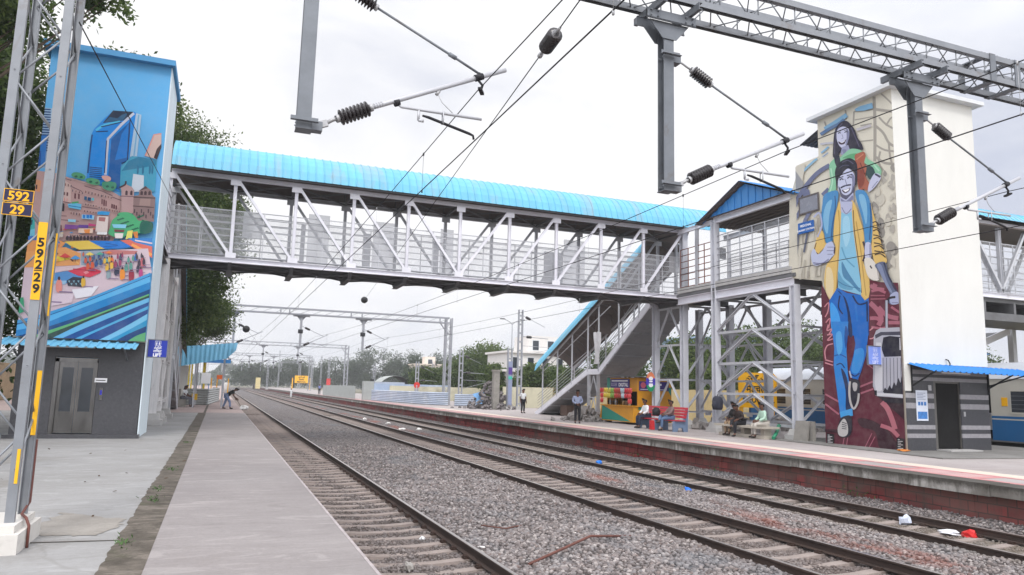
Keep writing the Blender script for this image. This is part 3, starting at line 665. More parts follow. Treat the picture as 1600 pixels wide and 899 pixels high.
# ---- wires
SPANS = [-52, 8.87, 70, 131, 192, 253, 314]
ZC, ZM = 4.8, 5.47
def run(name, label, x, zc, zm, cat, near_only=False):
    pass
def wires(i, x, dz):
    nm = ('nearest track', 'middle track', 'third track')[i]
    b = MB(); b.path([(x, -52, ZC + dz + .05), (x, 8.87, ZC + dz), (x, 70, ZC + .2), (x, 131, ZC + .25), (x, 314, ZC + .3)], .0085, 5)
    tag(b.build('contact_wire', wire_m, at=(x, 0, ZC)), 'lower thick overhead contact wire above the ' + nm, 'wire', 'contact wires')
    t = thing('catenary_wire', 'upper sagging overhead wire with thin droppers above the ' + nm, 'wire', (x, 0, ZM), 'catenary wires')
    pts = []
    for a, bb_ in zip(SPANS[:-1], SPANS[1:]):
        za = ZM + dz if abs(a - 8.87) < 1 else ZM + .55; zb = ZM + dz if abs(bb_ - 8.87) < 1 else ZM + .55
        for k in range(12):
            u = k / 12; pts.append((x, a + (bb_ - a) * u, za + (zb - za) * u - 4 * .42 * u * (1 - u)))
    b = MB(); b.path(pts, .0075, 5); b.build('cable', wire_m, t)
    P_ = np.array([(p[1], p[2]) for p in pts])
    for k, y in enumerate((2.2, 5.2, 11.6, 15.5, 20, 26, 32, 38, 46, 54, 62)):
        zt = float(np.interp(y, P_[:, 0], P_[:, 1])); b = MB(); b.tube((x, y, ZC + dz * .6), (x, y, zt), .0028, 4); b.tube((x, y, zt - .03), (x, y, zt + .02), .014, 6); b.tube((x, y, ZC + dz * .6 - .01), (x, y, ZC + dz * .6 + .03), .012, 6)
        b.build('dropper', alu if k % 2 else wire_m, t)
for i, (x, dz) in enumerate(((2.9, .08), (8.02, 0), (13.08, -.02))): wires(i, x, dz)
# slanting anchor wires with insulators
def anchor(label, p, q, ins, ball=None):
    t = thing('anchor_wire', label, 'wire', tuple(p)); p = Vector(p); q = Vector(q); d = (q - p).normalized(); b = MB(); b.tube(p, q, .008, 5); b.build('cable', wire_m, t)
    if ins is not None:
        c = p.lerp(q, ins); b = MB(); rib_ins(b, c - d * .26, c + d * .26, .1, 9); b.build('insulator', [porc, alu], t)
        b = MB(); b.path([c - d * .42, c - d * .26], .02, 6); b.path([c + d * .26, c + d * .46], .022, 6); b.lathe(c + d * .42, c + d * .5, [(0, .035), (.08, .035)], 8); b.build('shackle', alu, t)
    if ball is not None:
        c = p.lerp(q, ball); b = MB(); b.lathe(c - Vector((0, 0, .3)), c + Vector((0, 0, .3)), [(0, .02), (.05, .16), (.15, .27), (.3, .31), (.45, .27), (.55, .16), (.6, .02)], 14); b.build('marker_ball', black, t)
    return t
A_ = aty(925, -25, 7.2); B_ = aty(862, 62, 8.0); C_ = aty(565, 475, 72)
anchor('slanting wire with a large ribbed insulator and a dark marker ball, rising over the bridge', B_ + (B_ - C_) * .03, C_, .03, .9)
D_ = aty(372, 500, 66); anchor('short wire with a dark ball left of the far portal', aty(400, 532, 66), D_, None, .55)
anchor('thin guy wire crossing in front of the blue lift tower', aty(124, 35, 9.0), aty(268, 310, 26), None)
E_ = aty(590, -40, 8.87)

# ---- far portals
far_steel = mat('distant grey steel', S(150, 152, 158), .6, .1, .1, 2)
def far_portal(label, Y, x0, x1, z=8.3, arms=(.95, 6.75, 12.5), h=.5):
    t = thing('catenary_portal', label, 'overhead line portal', (x1, Y, 0), 'portals receding along the line')
    for X0 in (x0, x1):
        for sx in (-.28, .28):
            for sy in (-.28, .28):
                b = MB(); b.box((X0 + sx - .06, Y + sy - .06, -.02), (X0 + sx + .06, Y + sy + .06, z + h / 2)); b.build('leg', far_steel, t)
        for sy in (-.28, .28): b = MB(); lattice(b, (X0 - .28, Y + sy, .3), (X0 - .28, Y + sy, z), (X0 + .28, Y + sy, .3), (X0 + .28, Y + sy, z), .7, .03); b.build('lattice_brace', far_steel, t)
    b = MB()
    for sy in (-.28, .28):
        for zz in (z - h / 2, z + h / 2): b.box((x0, Y + sy - .05, zz - .06), (x1, Y + sy + .05, zz + .06))
    n = int((x1 - x0) / 1.1)
    for i in range(n):
        xa = x0 + (x1 - x0) * i / n; xb = x0 + (x1 - x0) * (i + 1) / n; b.tube((xa, Y - .28, z - h / 2), (xb, Y - .28, z + h / 2), .018, 4)
    for xx in (x0 + .5 + (x1 - x0) * .35, x0 + (x1 - x0) * .4, x0 + (x1 - x0) * .62, x0 + (x1 - x0) * .66, x1 - 1): b.box((xx - .06, Y - .34, z - h / 2), (xx + .06, Y - .29, z + h / 2))
    b.tube((x1 - .9, Y, z - h / 2), (x1, Y, z - 1.4), .06, 6); b.tube((x1 + .0, Y, z + h / 2), (x1 - .5, Y, z - h / 2), .06, 6)
    b.build('beam', far_steel, t)
    for x in arms:
        b = MB(); b.box((x - .1, Y - .1, z - 3.3), (x + .1, Y + .1, z - h / 2 - .2)); b.box((x - .75, Y - .2, z - h / 2 - .2), (x + .75, Y + .2, z - h / 2 - .06)); b.prism([(x - .4, Y, z - h / 2 - .2), (x + .4, Y, z - h / 2 - .2), (x, Y, z - h / 2 - .7)], (0, .1, 0))
        d = b.build('drop_arm', far_steel, t)
        b = MB(); b.tube((x, Y, z - 1.3), (x + 2.1, Y, z - 2.2), .025, 5); b.tube((x + .1, Y, z - 3.2), (x + 2.5, Y, z - 2.0), .035, 6); b.tube((x + .9, Y, z - 2.8), (x + 2.3, Y, z - 3.1), .025, 5); b.build('cantilever', far_steel, d)
        b = MB(); b.lathe((x + .3, Y, z - 3.1), (x + .85, Y, z - 2.83), [(0, .05), (.08, .11), (.5, .11), (.6, .05)], 8); b.lathe((x + .35, Y, z - 1.45), (x + .85, Y, z - 1.67), [(0, .05), (.08, .1), (.45, .1), (.52, .05)], 8); b.build('insulator', porc, d)
        if x > 3: b = MB(); b.box((x - .24, Y - .16, z - 2.0), (x + .18, Y + .16, z - 1.65)); b.build('junction_box', wire_m, d)
    return t
far_portal('first far lattice portal with three drop arms, its right legs on the far platform', 70.5, -4.6, 20.95)
far_portal('second far portal beam seen below the first one', 133, -4.6, 20.9, 8.4)
far_portal('third far portal, smaller, behind the second', 194, -4.6, 21.5, 8.6)
far_portal('fourth far portal near the tree line', 256, -4.6, 25, 8.8, (.95, 6.75, 12.5, 19))
far_portal('farthest overhead portal, tiny above the horizon trees', 330, -4.6, 28, 9, (.95, 6.75, 12.5, 19))

# ---- single masts on the far side
def mast(label, X, Y, h, arm=True, cat='overhead line mast', boom=1):
    t = thing('line_mast', label, cat, (X, Y, 0), 'masts along the far side'); b = MB()
    for sx in (-.17, .17): b.box((X + sx - .055, Y - .1, -.02), (X + sx + .055, Y + .1, h))
    for k in range(int(h / .75)): b.box((X - .17, Y - .085, .4 + k * .75), (X + .17, Y - .07, .55 + k * .75))
    b.build('post', far_steel, t)
    b = MB(); b.box((X - .35, Y - .35, -.02), (X + .35, Y + .35, .25)); b.build('footing', conc, t)
    if arm:
        b = MB(); b.tube((X + .2, Y, h - .5), (X + boom * 2.3, Y, h - 1.4), .022, 5); b.tube((X + .2, Y, h - 2.3), (X + boom * 2.6, Y, h - 2.4), .028, 5); b.tube((X + .2, Y, h - 3.1), (X + boom * 2.8, Y, h - 3.15), .02, 5); b.tube((X + .2, Y, h - 4), (X + boom * 2.8, Y, h - 3.3), .02, 5); b.build('cantilever', far_steel, t)
        b = MB(); b.lathe((X + boom * .45, Y, h - .6), (X + boom * .95, Y, h - .82), [(0, .05), (.08, .12), (.45, .12), (.52, .05)], 8); b.lathe((X + boom * .55, Y, h - 2.32), (X + boom * 1.1, Y, h - 2.34), [(0, .05), (.08, .12), (.45, .12), (.52, .05)], 8); b.build('insulator', porc, t)
    return t
mast('tall twin post mast left of the covered stair', 23.85, 58.6, 8.5)
mast('mast with blue and green notices left of the tall twin post mast', 22.75, 58.1, 5.1, False)
mast('plain mast between the portal and the rubble heap', 23.4, 73.7, 5.6)
for i, (px, yb, yt) in enumerate(((675, 618, 565), (512, 612, 558), (583, 617, 568), (650, 626, 565), (597, 610, 545), (487, 606, 560), (500, 607, 556), (434, 604, 548), (417, 603, 560))):
    p = atz(px, yb, 0) if yb > 608 else aty(px, yb, (210, 240, 260, 300)[i % 4]); p.z = 0; q = aty(px, yt, p.y)
    mast('thin far mast at the tree line, ' + ('beside the white house', 'left of the yellow board', 'behind the tin shed', 'right of the tin shed', 'above the tin fence', 'right of the yellow board', 'close right of the yellow board', 'among the portals', 'leftmost of the tiny masts')[i], p.x, p.y, max(4, q.z), i in (0, 3, 4))
# street lamp
p = aty(797, 640, 62); b = MB(); t = thing('street_lamp', 'slim twin arm street lamp beside the notice mast', 'street lamp', (p.x, 62, 0))
b.tube((p.x, 62, 0), (p.x, 62, 7.6), .07, 8, .045); b.build('pole', far_steel, t); b = MB()
for s_ in (-1, 1): b.path([(p.x, 62, 7.5), (p.x + s_ * .3, 62, 7.75), (p.x + s_ * .75, 62, 7.95)], .03, 6)
b.build('arm', far_steel, t)
for s_ in (-1, 1): b = MB(); b.box((p.x + s_ * .95 - .22, 61.9, 7.93), (p.x + s_ * .95 + .22, 62.1, 8.0)); b.build('lamp_head', wire_m, t)
# ================================================================ PAINTED WALLS
def paint_mat(name='mural paint'):
    m, nt, b = newmat(name); a = nd(nt, 'ShaderNodeAttribute'); a.attribute_name = 'Paint'
    v = mapping(nt); n1 = noise(nt, v, 3, 5, .65); n2 = noise(nt, v, 40, 3, .6)
    col = mixc(nt, ramp(nt, n1, .4, .75, 0, .08), a.outputs['Color'], S(190, 184, 176)); col = mixc(nt, ramp(nt, n2, .5, .8, 0, .12), col, S(90, 90, 96))
    nt.links.new(col, b.inputs['Base Color']); b.inputs['Roughness'].default_value = .7; b.inputs['Specular IOR Level'].default_value = .25; bump(nt, b, n2, .12, .004)
    return m
mural_m = paint_mat()
def spline(pts, closed=True, k=4):
    n = len(pts); out_ = []
    for i in range(n if closed else n - 1):
        p0, p1, p2, p3 = (pts[(i - 1) % n] if closed or i > 0 else pts[0]), pts[i], pts[(i + 1) % n], (pts[(i + 2) % n] if closed or i + 2 < n else pts[-1])
        for j in range(k):
            t = j / k; out_.append(tuple(.5 * (2 * p1[a] + (p2[a] - p0[a]) * t + (2 * p0[a] - 5 * p1[a] + 4 * p2[a] - p3[a]) * t * t + (3 * p1[a] - p0[a] - 3 * p2[a] + p3[a]) * t ** 3) for a in (0, 1)))
    if not closed: out_.append(pts[-1])
    return out_
def clip(poly, lo, hi):
    for ax in (0, 1):
        for val, s_ in ((lo[ax], 1), (hi[ax], -1)):
            res = []
            for i in range(len(poly)):
                a, b = poly[i - 1], poly[i]; da = (a[ax] - val) * s_; db = (b[ax] - val) * s_
                if (da >= 0) != (db >= 0):
                    t = da / (da - db); res.append((a[0] + (b[0] - a[0]) * t, a[1] + (b[1] - a[1]) * t))
                if db >= 0: res.append(b)
            poly = res
            if not poly: return []
    return poly
class Mural:
    """shapes painted on a wall, kept in wall metres (u,z); tr() turns coordinates of a sketch sheet into wall metres"""
    def __init__(s, tr, w2p, rects, k=.84): s.tr = tr; s.w2p = w2p; s.rects = rects; s.v = []; s.f = []; s.c = []; s.n = 0; s.k = k
    def poly(s, pts, c, sm=False, wall=False):
        if not wall: pts = [s.tr(*p) for p in pts]
        if sm: pts = spline(pts)
        s.n += 1
        for lo, hi in s.rects:
            q = clip(pts, lo, hi)
            if len(q) >= 3:
                o = len(s.v); s.v += [s.w2p(u, z, s.n * .0004) for u, z in q]; s.f.append(list(range(o, o + len(q)))); s.c.append(S(*c, s.k))
    def stroke(s, pts, w, c, sm=True, taper=False):
        if sm and len(pts) > 2: pts = spline(pts, False)
        L = []; Rr = []; n = len(pts)
        for i, p in enumerate(pts):
            a = pts[max(0, i - 1)]; b = pts[min(n - 1, i + 1)]; dx, dy = b[0] - a[0], b[1] - a[1]; d = math.hypot(dx, dy) or 1
            ww = w / 2 * (1 - .7 * i / (n - 1) if taper else 1); L.append((p[0] - dy / d * ww, p[1] + dx / d * ww)); Rr.append((p[0] + dy / d * ww, p[1] - dx / d * ww))
        for i in range(n - 1):
            s.n -= 0 if i == 0 else 1
            s.poly([L[i], L[i + 1], Rr[i + 1], Rr[i]], c)
    def build(s, name, parent):
        me = bpy.data.meshes.new(name); off = wl(parent)
        me.from_pydata([tuple(Vector(v) - off) for v in s.v], [], s.f); a = me.color_attributes.new('Paint', 'FLOAT_COLOR', 'CORNER')
        cols = []
        for f, c in zip(s.f, s.c): cols += list(c) * len(f)
        a.data.foreach_set('color', cols); me.materials.append(mural_m)
        o = bpy.data.objects.new(name, me); COL.objects.link(o); o.parent = parent; return o

# ---------------------------------------------------------------- left tower
def corr(b, P0, U, V, n, amp, m=0, mu=1, th=.02):
    """corrugated sheet: waves counted along U, running along V"""
    P0, U, V = Vector(P0), Vector(U), Vector(V); N = U.cross(V).normalized()
    if N.z < 0: N = -N
    pr = [(0, 0), (.3, 0), (.4, 1), (.6, 1), (.7, 0)]
    row = []
    for i in range(n):
        for t, h in pr: row.append(((i + t) / n, h))
    row.append((1, 0)); vs = []; k = len(row)
    for e in (0, 1):
        for t, h in row: vs.append(P0 + U * t + V * e + N * (h * amp))
    b.add(vs, [(i, i + 1, k + i + 1, k + i) for i in range(k - 1)], m); b.add([v - N * th for v in vs], [(i, i + 1, k + i + 1, k + i) for i in range(k - 1)], mu)
    for e in (0, 1):
        o = len(b.v); b.add([vs[e * k + i] for i in range(k)] + [vs[e * k + i] - N * th for i in range(k)], [(i, i + 1, k + i + 1, k + i) for i in range(k - 1)], m)
LX0, LX1, LY0, LY1, LZ = -5.25, -2.06, 24.0, 26.7, 11.2
lt = thing('lift_tower', 'blue lift tower painted with a city market mural, left of the tracks', 'lift tower', ((LX0 + LX1) / 2, LY0, 0))
blue_wall = mat('painted blue wall', S(96, 172, 224, .74), .7, 0, .08, .8, S(78, 152, 206), .6)
b = MB(); b.box((LX0, LY0, 2.72), (LX1, LY1, LZ)); b.box((LX0 + .03, LY0 + .3, .1), (LX1 - .0, LY1, 2.72)); b.build('wall', blue_wall, lt)
b = MB(); b.box((LX0 - .2, LY0 - .22, LZ), (LX1 + .12, LY1 + .25, LZ + .17)); o = b.build('roof_slab', mat('blue painted slab', S(84, 160, 214, .74), .7, 0, .1, 1, S(70, 140, 190), .6), lt)
b = MB(); b.box((LX1 + .002, LY0 - .0, .0), (LX1 + .03, LY1, LZ - .002)); sidep = b.build('side_panel', mat('pastel side wall', S(214, 226, 232), .7, 0, .06, 1.2, S(150, 190, 214), .6, aniso=(1, 1.6, .35)), lt)
# mural (sheets of sketch coordinates -> wall metres)
def tl(ox, oy, sc):
    def f(x, y): p = aty(ox + x / sc, oy + y / sc, LY0); return (p.x, p.z)
    return f
mu = Mural(None, lambda u, z, d: (u, LY0 - .003 - d, z), [((LX0, 2.75), (LX1, LZ))])
mu.poly([(LX0, 2.7), (LX1, 2.7), (LX1, LZ), (LX0, LZ)], (96, 174, 228), wall=True)
mu.tr = tl(30, 60, 3.744)
mu.poly([(140, 405), (308, 420), (270, 760), (110, 760)], (150, 182, 212))
for i in range(17): mu.stroke([(136 - i * 1.5, 415 + i * 15), (185, 418 + i * 15)], 8, (26, 66, 120), False)
for i in range(22): mu.stroke([(215, 430 + i * 14), (300 - i * 1.4, 440 + i * 14)], 6, (96, 120, 160), False)
mu.poly([(112, 570), (165, 570), (150, 750), (108, 745)], (34, 116, 196)); mu.poly([(108, 660), (130, 660), (126, 750), (105, 745)], (20, 84, 160))
mu.poly([(425, 560), (440, 530), (490, 480), (550, 425), (672, 432), (690, 440), (640, 720), (598, 735), (585, 900), (395, 830)], (16, 136, 222))
mu.poly([(490, 497), (550, 424), (670, 432), (612, 482)], (32, 48, 72)); mu.poly([(500, 492), (530, 462), (575, 470), (600, 450), (640, 436), (608, 480)], (40, 92, 130))
mu.stroke([(450, 540), (500, 510), (590, 490)], 14, (74, 190, 232)); mu.stroke([(450, 548), (520, 545)], 6, (20, 50, 90), False); mu.stroke([(480, 520), (600, 492)], 6, (20, 50, 90), False)
mu.stroke([(428, 565), (420, 620), (402, 790)], 9, (18, 70, 130), False)
mu.poly([(540, 590), (648, 490), (634, 722), (595, 732), (590, 890), (515, 860), (530, 720)], (14, 92, 162)); mu.poly([(600, 560), (640, 505), (630, 700), (560, 715), (580, 640)], (20, 122, 206))
mu.stroke([(672, 440), (600, 505), (520, 590), (512, 690), (505, 800)], 15, (196, 202, 218), False); mu.stroke([(650, 470), (634, 720), (598, 734)], 6, (20, 40, 80), False); mu.stroke([(512, 600), (500, 790)], 5, (18, 40, 80), False)
for i in range(7): mu.stroke([(412, 755 + i * 11), (485, 762 + i * 11)], 4, (16, 50, 96), False)
mu.poly([(684, 440), (716, 450), (690, 692), (648, 694)], (170, 196, 218)); mu.stroke([(700, 450), (672, 690)], 8, (112, 168, 208), False)
mu.poly([(738, 690), (788, 566), (832, 560), (832, 640), (802, 708)], (206, 178, 170)); mu.stroke([(738, 690), (790, 566), (832, 560)], 8, (214, 150, 140), False); mu.poly([(788, 700), (805, 650), (832, 618), (832, 640), (806, 712)], (52, 32, 40))
mu.poly([(595, 755), (660, 690), (720, 700), (808, 712), (795, 900), (588, 900)], (66, 158, 190)); mu.poly([(640, 720), (700, 695), (806, 712), (800, 745), (720, 760), (650, 770), (598, 780)], (40, 124, 160))
for x in (690, 720, 760, 775): mu.poly([(x, 745), (x + 12, 750), (x + 10, 785), (x + 4, 800), (x - 2, 790)], (36, 112, 150))
mu.poly([(668, 795), (730, 805), (728, 900), (655, 900)], (204, 214, 226))
mu.tr = tl(20, 270, 6.154)
PK, PKD, PKL = (186, 152, 150), (126, 98, 104), (206, 178, 172)
mu.poly([(210, -20), (440, 10), (565, 60), (700, 90), (860, 135), (960, 185), (1060, 245), (1060, 520), (960, 660), (380, 660), (150, 640), (200, 300)], PK)
mu.poly([(210, 60), (275, 80), (262, 190), (212, 180)], (214, 150, 110)); mu.poly([(225, 120), (240, 118), (236, 165), (222, 160)], (70, 40, 50))
mu.poly([(160, 430), (215, 400), (215, 560), (140, 620)], (60, 170, 170)); mu.poly([(170, 470), (195, 450), (190, 500), (172, 510)], (20, 70, 90)); mu.poly([(140, 560), (215, 540), (215, 640), (130, 640)], (110, 190, 214))
mu.poly([(440, 55), (500, 70), (560, 120), (560, 290), (420, 270)], PKL)
for a, c_ in (((440, 40), (565, 78)), ((565, 135), (680, 190)), ((690, 130), (860, 180)), ((860, 180), (960, 225)), ((950, 235), (1050, 272)), ((420, 265), (570, 300)), ((400, 450), (640, 470)), ((670, 330), (820, 352)), ((400, 415), (520, 420))): mu.stroke([a, c_], 9, PKD, False)
for a, c_ in (((565, 60), (700, 100)), ((700, 105), (850, 145)), ((860, 150), (960, 195))): mu.stroke([a, c_], 12, PKL, False)
for x, y, w_, h_ in ((440, 180, 30, 32), (475, 185, 30, 30), (520, 190, 16, 34), (596, 200, 14, 50), (632, 205, 14, 50), (856, 255, 10, 50), (875, 260, 12, 60), (895, 270, 10, 52), (950, 302, 14, 40), (970, 308, 14, 40), (992, 316, 12, 40), (410, 490, 20, 90), (436, 500, 16, 80), (462, 505, 12, 74)): mu.poly([(x, y), (x + w_, y + 5), (x + w_ - 2, y + h_ + 4), (x - 2, y + h_)], (96, 52, 62))
for r_, (xa, ya, xb, yb, n_, w_, h_) in enumerate(((450, 92, 560, 120, 5, 9, 24), (575, 165, 670, 190, 4, 9, 22), (700, 175, 850, 215, 6, 10, 26), (865, 215, 945, 236, 4, 8, 22), (700, 300, 800, 318, 5, 9, 18), (560, 380, 640, 392, 4, 10, 26), (690, 365, 800, 382, 5, 9, 18), (830, 330, 930, 352, 5, 8, 22), (960, 360, 1045, 372, 5, 8, 22), (1060, 290, 1150, 300, 5, 8, 26), (1060, 345, 1150, 352, 5, 8, 24), (1180, 420, 1340, 432, 8, 9, 22), (400, 585, 480, 588, 6, 7, 10), (560, 600, 640, 605, 5, 10, 20))):
    for k in range(n_):
        x = xa + (xb - xa) * k / (n_ - 1); y = ya + (yb - ya) * k / (n_ - 1); mu.poly([(x - 3, y - 4), (x + w_ + 3, y - 3), (x + w_ + 2, y + h_ + 3), (x - 3, y + h_ + 2)], PKL); mu.poly([(x, y + 3), (x + w_ / 2, y - 2), (x + w_, y + 4), (x + w_ - 1, y + h_), (x - 1, y + h_)], ((96, 56, 66), (70, 52, 74), (120, 70, 66))[(k + r_) % 3])
for k in range(34):
    x = 400 + (k * 61) % 640; y = 540 + (k * 37) % 110; mu.poly([(x, y), (x + 26, y - 4), (x + 34, y + 6), (x + 4, y + 10)], ((226, 140, 80), (60, 140, 200), (220, 200, 190), (190, 70, 100), (240, 200, 90), (120, 80, 150))[k % 6])
for x, y in ((428, 225), (452, 235), (478, 240), (505, 250), (530, 256)): mu.stroke([(x, y), (x - 2, y + 34)], 6, (214, 120, 120), False)
mu.poly([(420, 300), (440, 285), (470, 285), (505, 310), (500, 380), (480, 380), (470, 330), (440, 340), (432, 370), (415, 370)], (40, 26, 40))
mu.poly([(695, 235), (720, 240), (716, 275), (692, 268)], (24, 90, 130)); mu.poly([(728, 245), (760, 250), (756, 285), (726, 278)], (20, 70, 116)); mu.poly([(765, 250), (790, 256), (786, 280), (762, 276)], (90, 180, 190))
mu.poly([(535, 310), (600, 300), (668, 312), (660, 365), (545, 345)], (96, 182, 220)); mu.stroke([(545, 325), (665, 345)], 7, (24, 100, 160), False); mu.stroke([(575, 300), (640, 292)], 16, (70, 160, 100), False)
mu.poly([(540, 455), (615, 460), (610, 485), (538, 480)], (140, 200, 224)); mu.poly([(672, 410), (790, 420), (785, 460), (668, 450)], (150, 200, 226))
for x in (680, 715, 745): mu.poly([(x, 412), (x + 26, 415), (x + 24, 450), (x - 2, 446)], (20, 120, 200))
mu.poly([(510, 505), (640, 515), (630, 550), (505, 550)], (122, 70, 146)); mu.poly([(640, 510), (735, 512), (730, 540), (636, 536)], (96, 60, 150)); mu.poly([(735, 495), (815, 510), (800, 522), (735, 520)], (190, 60, 120))
mu.poly([(640, 545), (780, 545), (775, 590), (635, 588)], (224, 196, 180)); mu.poly([(690, 555), (750, 550), (745, 590), (700, 588)], (226, 140, 70))
mu.poly([(820, 385), (860, 378), (940, 385), (930, 418), (818, 412)], (50, 150, 210)); mu.poly([(820, 425), (925, 430), (915, 580), (800, 575)], (218, 204, 200)); mu.poly([(835, 435), (900, 440), (890, 480), (832, 472)], (170, 110, 110))
mu.poly([(570, 30), (600, 8), (660, 14), (705, 45), (690, 75), (630, 66), (590, 55)], (76, 150, 110), True); mu.poly([(710, 75), (760, 60), (830, 80), (845, 120), (800, 130), (730, 110)], (76, 150, 110), True); mu.poly([(862, 110), (900, 95), (990, 105), (1000, 150), (960, 185), (880, 165)], (60, 140, 110), True)
for x, y in ((600, 45), (650, 50), (740, 95), (800, 105), (900, 140), (950, 150)): mu.poly([(x, y), (x + 22, y - 8), (x + 30, y + 8), (x + 8, y + 14)], (34, 90, 76), True)
mu.poly([(860, 50), (900, 38), (945, 55), (945, 85), (900, 95)], (210, 160, 150), True)
mu.poly([(1050, 180), (1040, 150), (1075, 130), (1092, 90), (1100, 125), (1150, 150), (1172, 180), (1160, 400), (1048, 400)], (176, 146, 146)); mu.stroke([(1030, 155), (1085, 125), (1092, 92)], 16, (70, 46, 52)); mu.stroke([(1040, 235), (1165, 240)], 10, PKD, False)
for x in (1088, 1135): mu.poly([(x, 190), (x + 10, 180), (x + 22, 190), (x + 20, 228), (x - 2, 224)], (64, 40, 52))
mu.poly([(1165, 235), (1215, 225), (1222, 180), (1280, 140), (1338, 185), (1345, 225), (1375, 250), (1360, 480), (1160, 480)], (136, 112, 112)); mu.poly([(1215, 185), (1282, 138), (1300, 160), (1240, 180)], (84, 62, 66))
for x in (1232, 1268, 1308): mu.poly([(x, 195), (x + 12, 185), (x + 24, 195), (x + 22, 225), (x - 2, 225)], (60, 40, 50))
mu.stroke([(1165, 245), (1370, 255)], 12, (84, 66, 68), False); mu.stroke([(1160, 330), (1360, 345)], 9, (84, 66, 68), False); mu.poly([(1230, 260), (1330, 262), (1325, 330), (1220, 325)], (158, 132, 128))
for i in range(9): mu.poly([(1170 + i * 22, 360 + (i % 3) * 26), (1182 + i * 22, 362 + (i % 3) * 26), (1180 + i * 22, 398 + (i % 3) * 26), (1168 + i * 22, 394 + (i % 3) * 26)], (74, 58, 66))
mu.poly([(930, 600), (940, 540), (960, 470), (1005, 430), (1030, 395), (1120, 392), (1180, 430), (1215, 470), (1290, 470), (1345, 500), (1330, 570), (1240, 590), (1120, 600), (1040, 640)], (74, 168, 116), True)
mu.poly([(1240, 480), (1345, 490), (1335, 580), (1230, 590)], (36, 96, 84), True)
for i in range(24): x = 1010 + (i * 47) % 250; y = 410 + (i * 31) % 150; mu.poly([(x, y), (x + 24, y + 6), (x + 14, y + 16), (x - 4, y + 10)], (34, 100, 80))
mu.poly([(960, 505), (1100, 508), (1090, 545), (975, 540)], (130, 200, 226)); mu.poly([(980, 555), (1080, 560), (1075, 580), (985, 578)], (126, 66, 76)); mu.poly([(985, 590), (1070, 592), (1060, 640), (990, 640)], (226, 218, 216))
mu.poly([(820, 578), (915, 582), (912, 606), (815, 604)], (226, 226, 228)); mu.poly([(385, 590), (495, 590), (490, 630), (380, 630)], (190, 180, 172))
for i in range(13): x = 520 + i * 33; mu.poly([(x, 630), (x + 15, 615), (x + 27, 632), (x + 24, 655), (x + 2, 655)], (58, 44, 52), True)
mu.poly([(1110, 570), (1160, 565), (1150, 640), (1090, 650)], (224, 214, 110)); mu.poly([(1160, 580), (1205, 575), (1210, 640), (1180, 640)], (206, 130, 70))
mu.poly([(130, 655), (420, 650), (520, 680), (420, 800), (100, 800)], (222, 150, 90)); mu.poly([(140, 620), (300, 620), (290, 660), (135, 660)], (50, 110, 190)); mu.poly([(380, 655), (440, 650), (470, 690), (390, 690)], (40, 110, 190))
for i in range(24): x = 360 + (i * 53) % 310; y = 690 + (i * 29) % 90; mu.poly([(x, y), (x + 26, y + 4), (x + 18, y + 22), (x - 6, y + 16)], ((120, 66, 44), (196, 120, 70), (70, 50, 60))[i % 3])
mu.poly([(505, 672), (740, 663), (900, 742), (650, 750), (560, 710)], (228, 196, 84)); mu.poly([(740, 664), (1040, 668), (1160, 722), (1060, 738), (890, 742)], (34, 120, 206)); mu.stroke([(900, 690), (1020, 710), (880, 722)], 6, (24, 80, 150))
mu.poly([(1040, 660), (1200, 650), (1345, 700), (1345, 830), (1180, 740)], (214, 110, 96)); mu.poly([(1110, 640), (1345, 640), (1345, 720), (1180, 680)], (60, 130, 200)); mu.stroke([(1150, 700), (1340, 800)], 26, (238, 160, 90), False); mu.stroke([(1180, 660), (1345, 690)], 14, (226, 200, 206), False)
mu.tr = tl(20, 380, 4.996)
mu.poly([(90, 90), (560, 70), (1060, 50), (1090, 240), (560, 450), (60, 640), (20, 640)], (208, 188, 198))
mu.poly([(540, 70), (780, 60), (700, 180), (540, 180)], (152, 168, 184)); mu.poly([(780, 60), (980, 70), (960, 95), (760, 100), (690, 80)], (190, 120, 120))
for i in range(18): x = 550 + (i * 37) % 160; y = 95 + (i * 23) % 80; mu.poly([(x, y), (x + 16, y - 4), (x + 12, y + 10)], ((60, 60, 76), (90, 140, 190), (176, 120, 140))[i % 3])
mu.poly([(80, 80), (420, 40), (540, 90), (530, 180), (280, 190), (70, 200)], (226, 158, 96))
for i in range(22): x = 290 + (i * 41) % 240; y = 60 + (i * 19) % 110; mu.poly([(x, y), (x + 18, y - 3), (x + 14, y + 9)], ((120, 60, 40), (70, 44, 46), (240, 190, 120))[i % 3])
mu.poly([(270, 110), (330, 105), (460, 132), (380, 150), (270, 155)], (230, 212, 70)); mu.poly([(270, 200), (470, 185), (480, 215), (270, 250)], (214, 190, 196))
mu.poly([(265, 250), (440, 225), (560, 270), (430, 320), (250, 310)], (84, 140, 196)); mu.poly([(300, 300), (430, 300), (420, 330), (280, 320)], (150, 186, 214)); mu.poly([(430, 300), (480, 270), (570, 280), (560, 350), (440, 340)], (46, 50, 66))
for i in range(7): mu.poly([(440 + i * 18, 300 + (i % 2) * 20), (458 + i * 18, 298 + (i % 2) * 20), (452 + i * 18, 318 + (i % 2) * 20)], (120, 160, 176))
mu.poly([(440, 226), (565, 192), (610, 196), (700, 224), (690, 240), (612, 274), (520, 262)], (206, 58, 84)); mu.poly([(560, 235), (590, 222), (605, 240), (575, 250)], (226, 140, 150)); mu.stroke([(480, 210), (690, 228)], 8, (170, 40, 66), False)
mu.poly([(470, 370), (680, 340), (620, 420), (500, 440)], (226, 224, 232)); mu.poly([(250, 400), (490, 400), (470, 470), (240, 510)], (214, 196, 208))
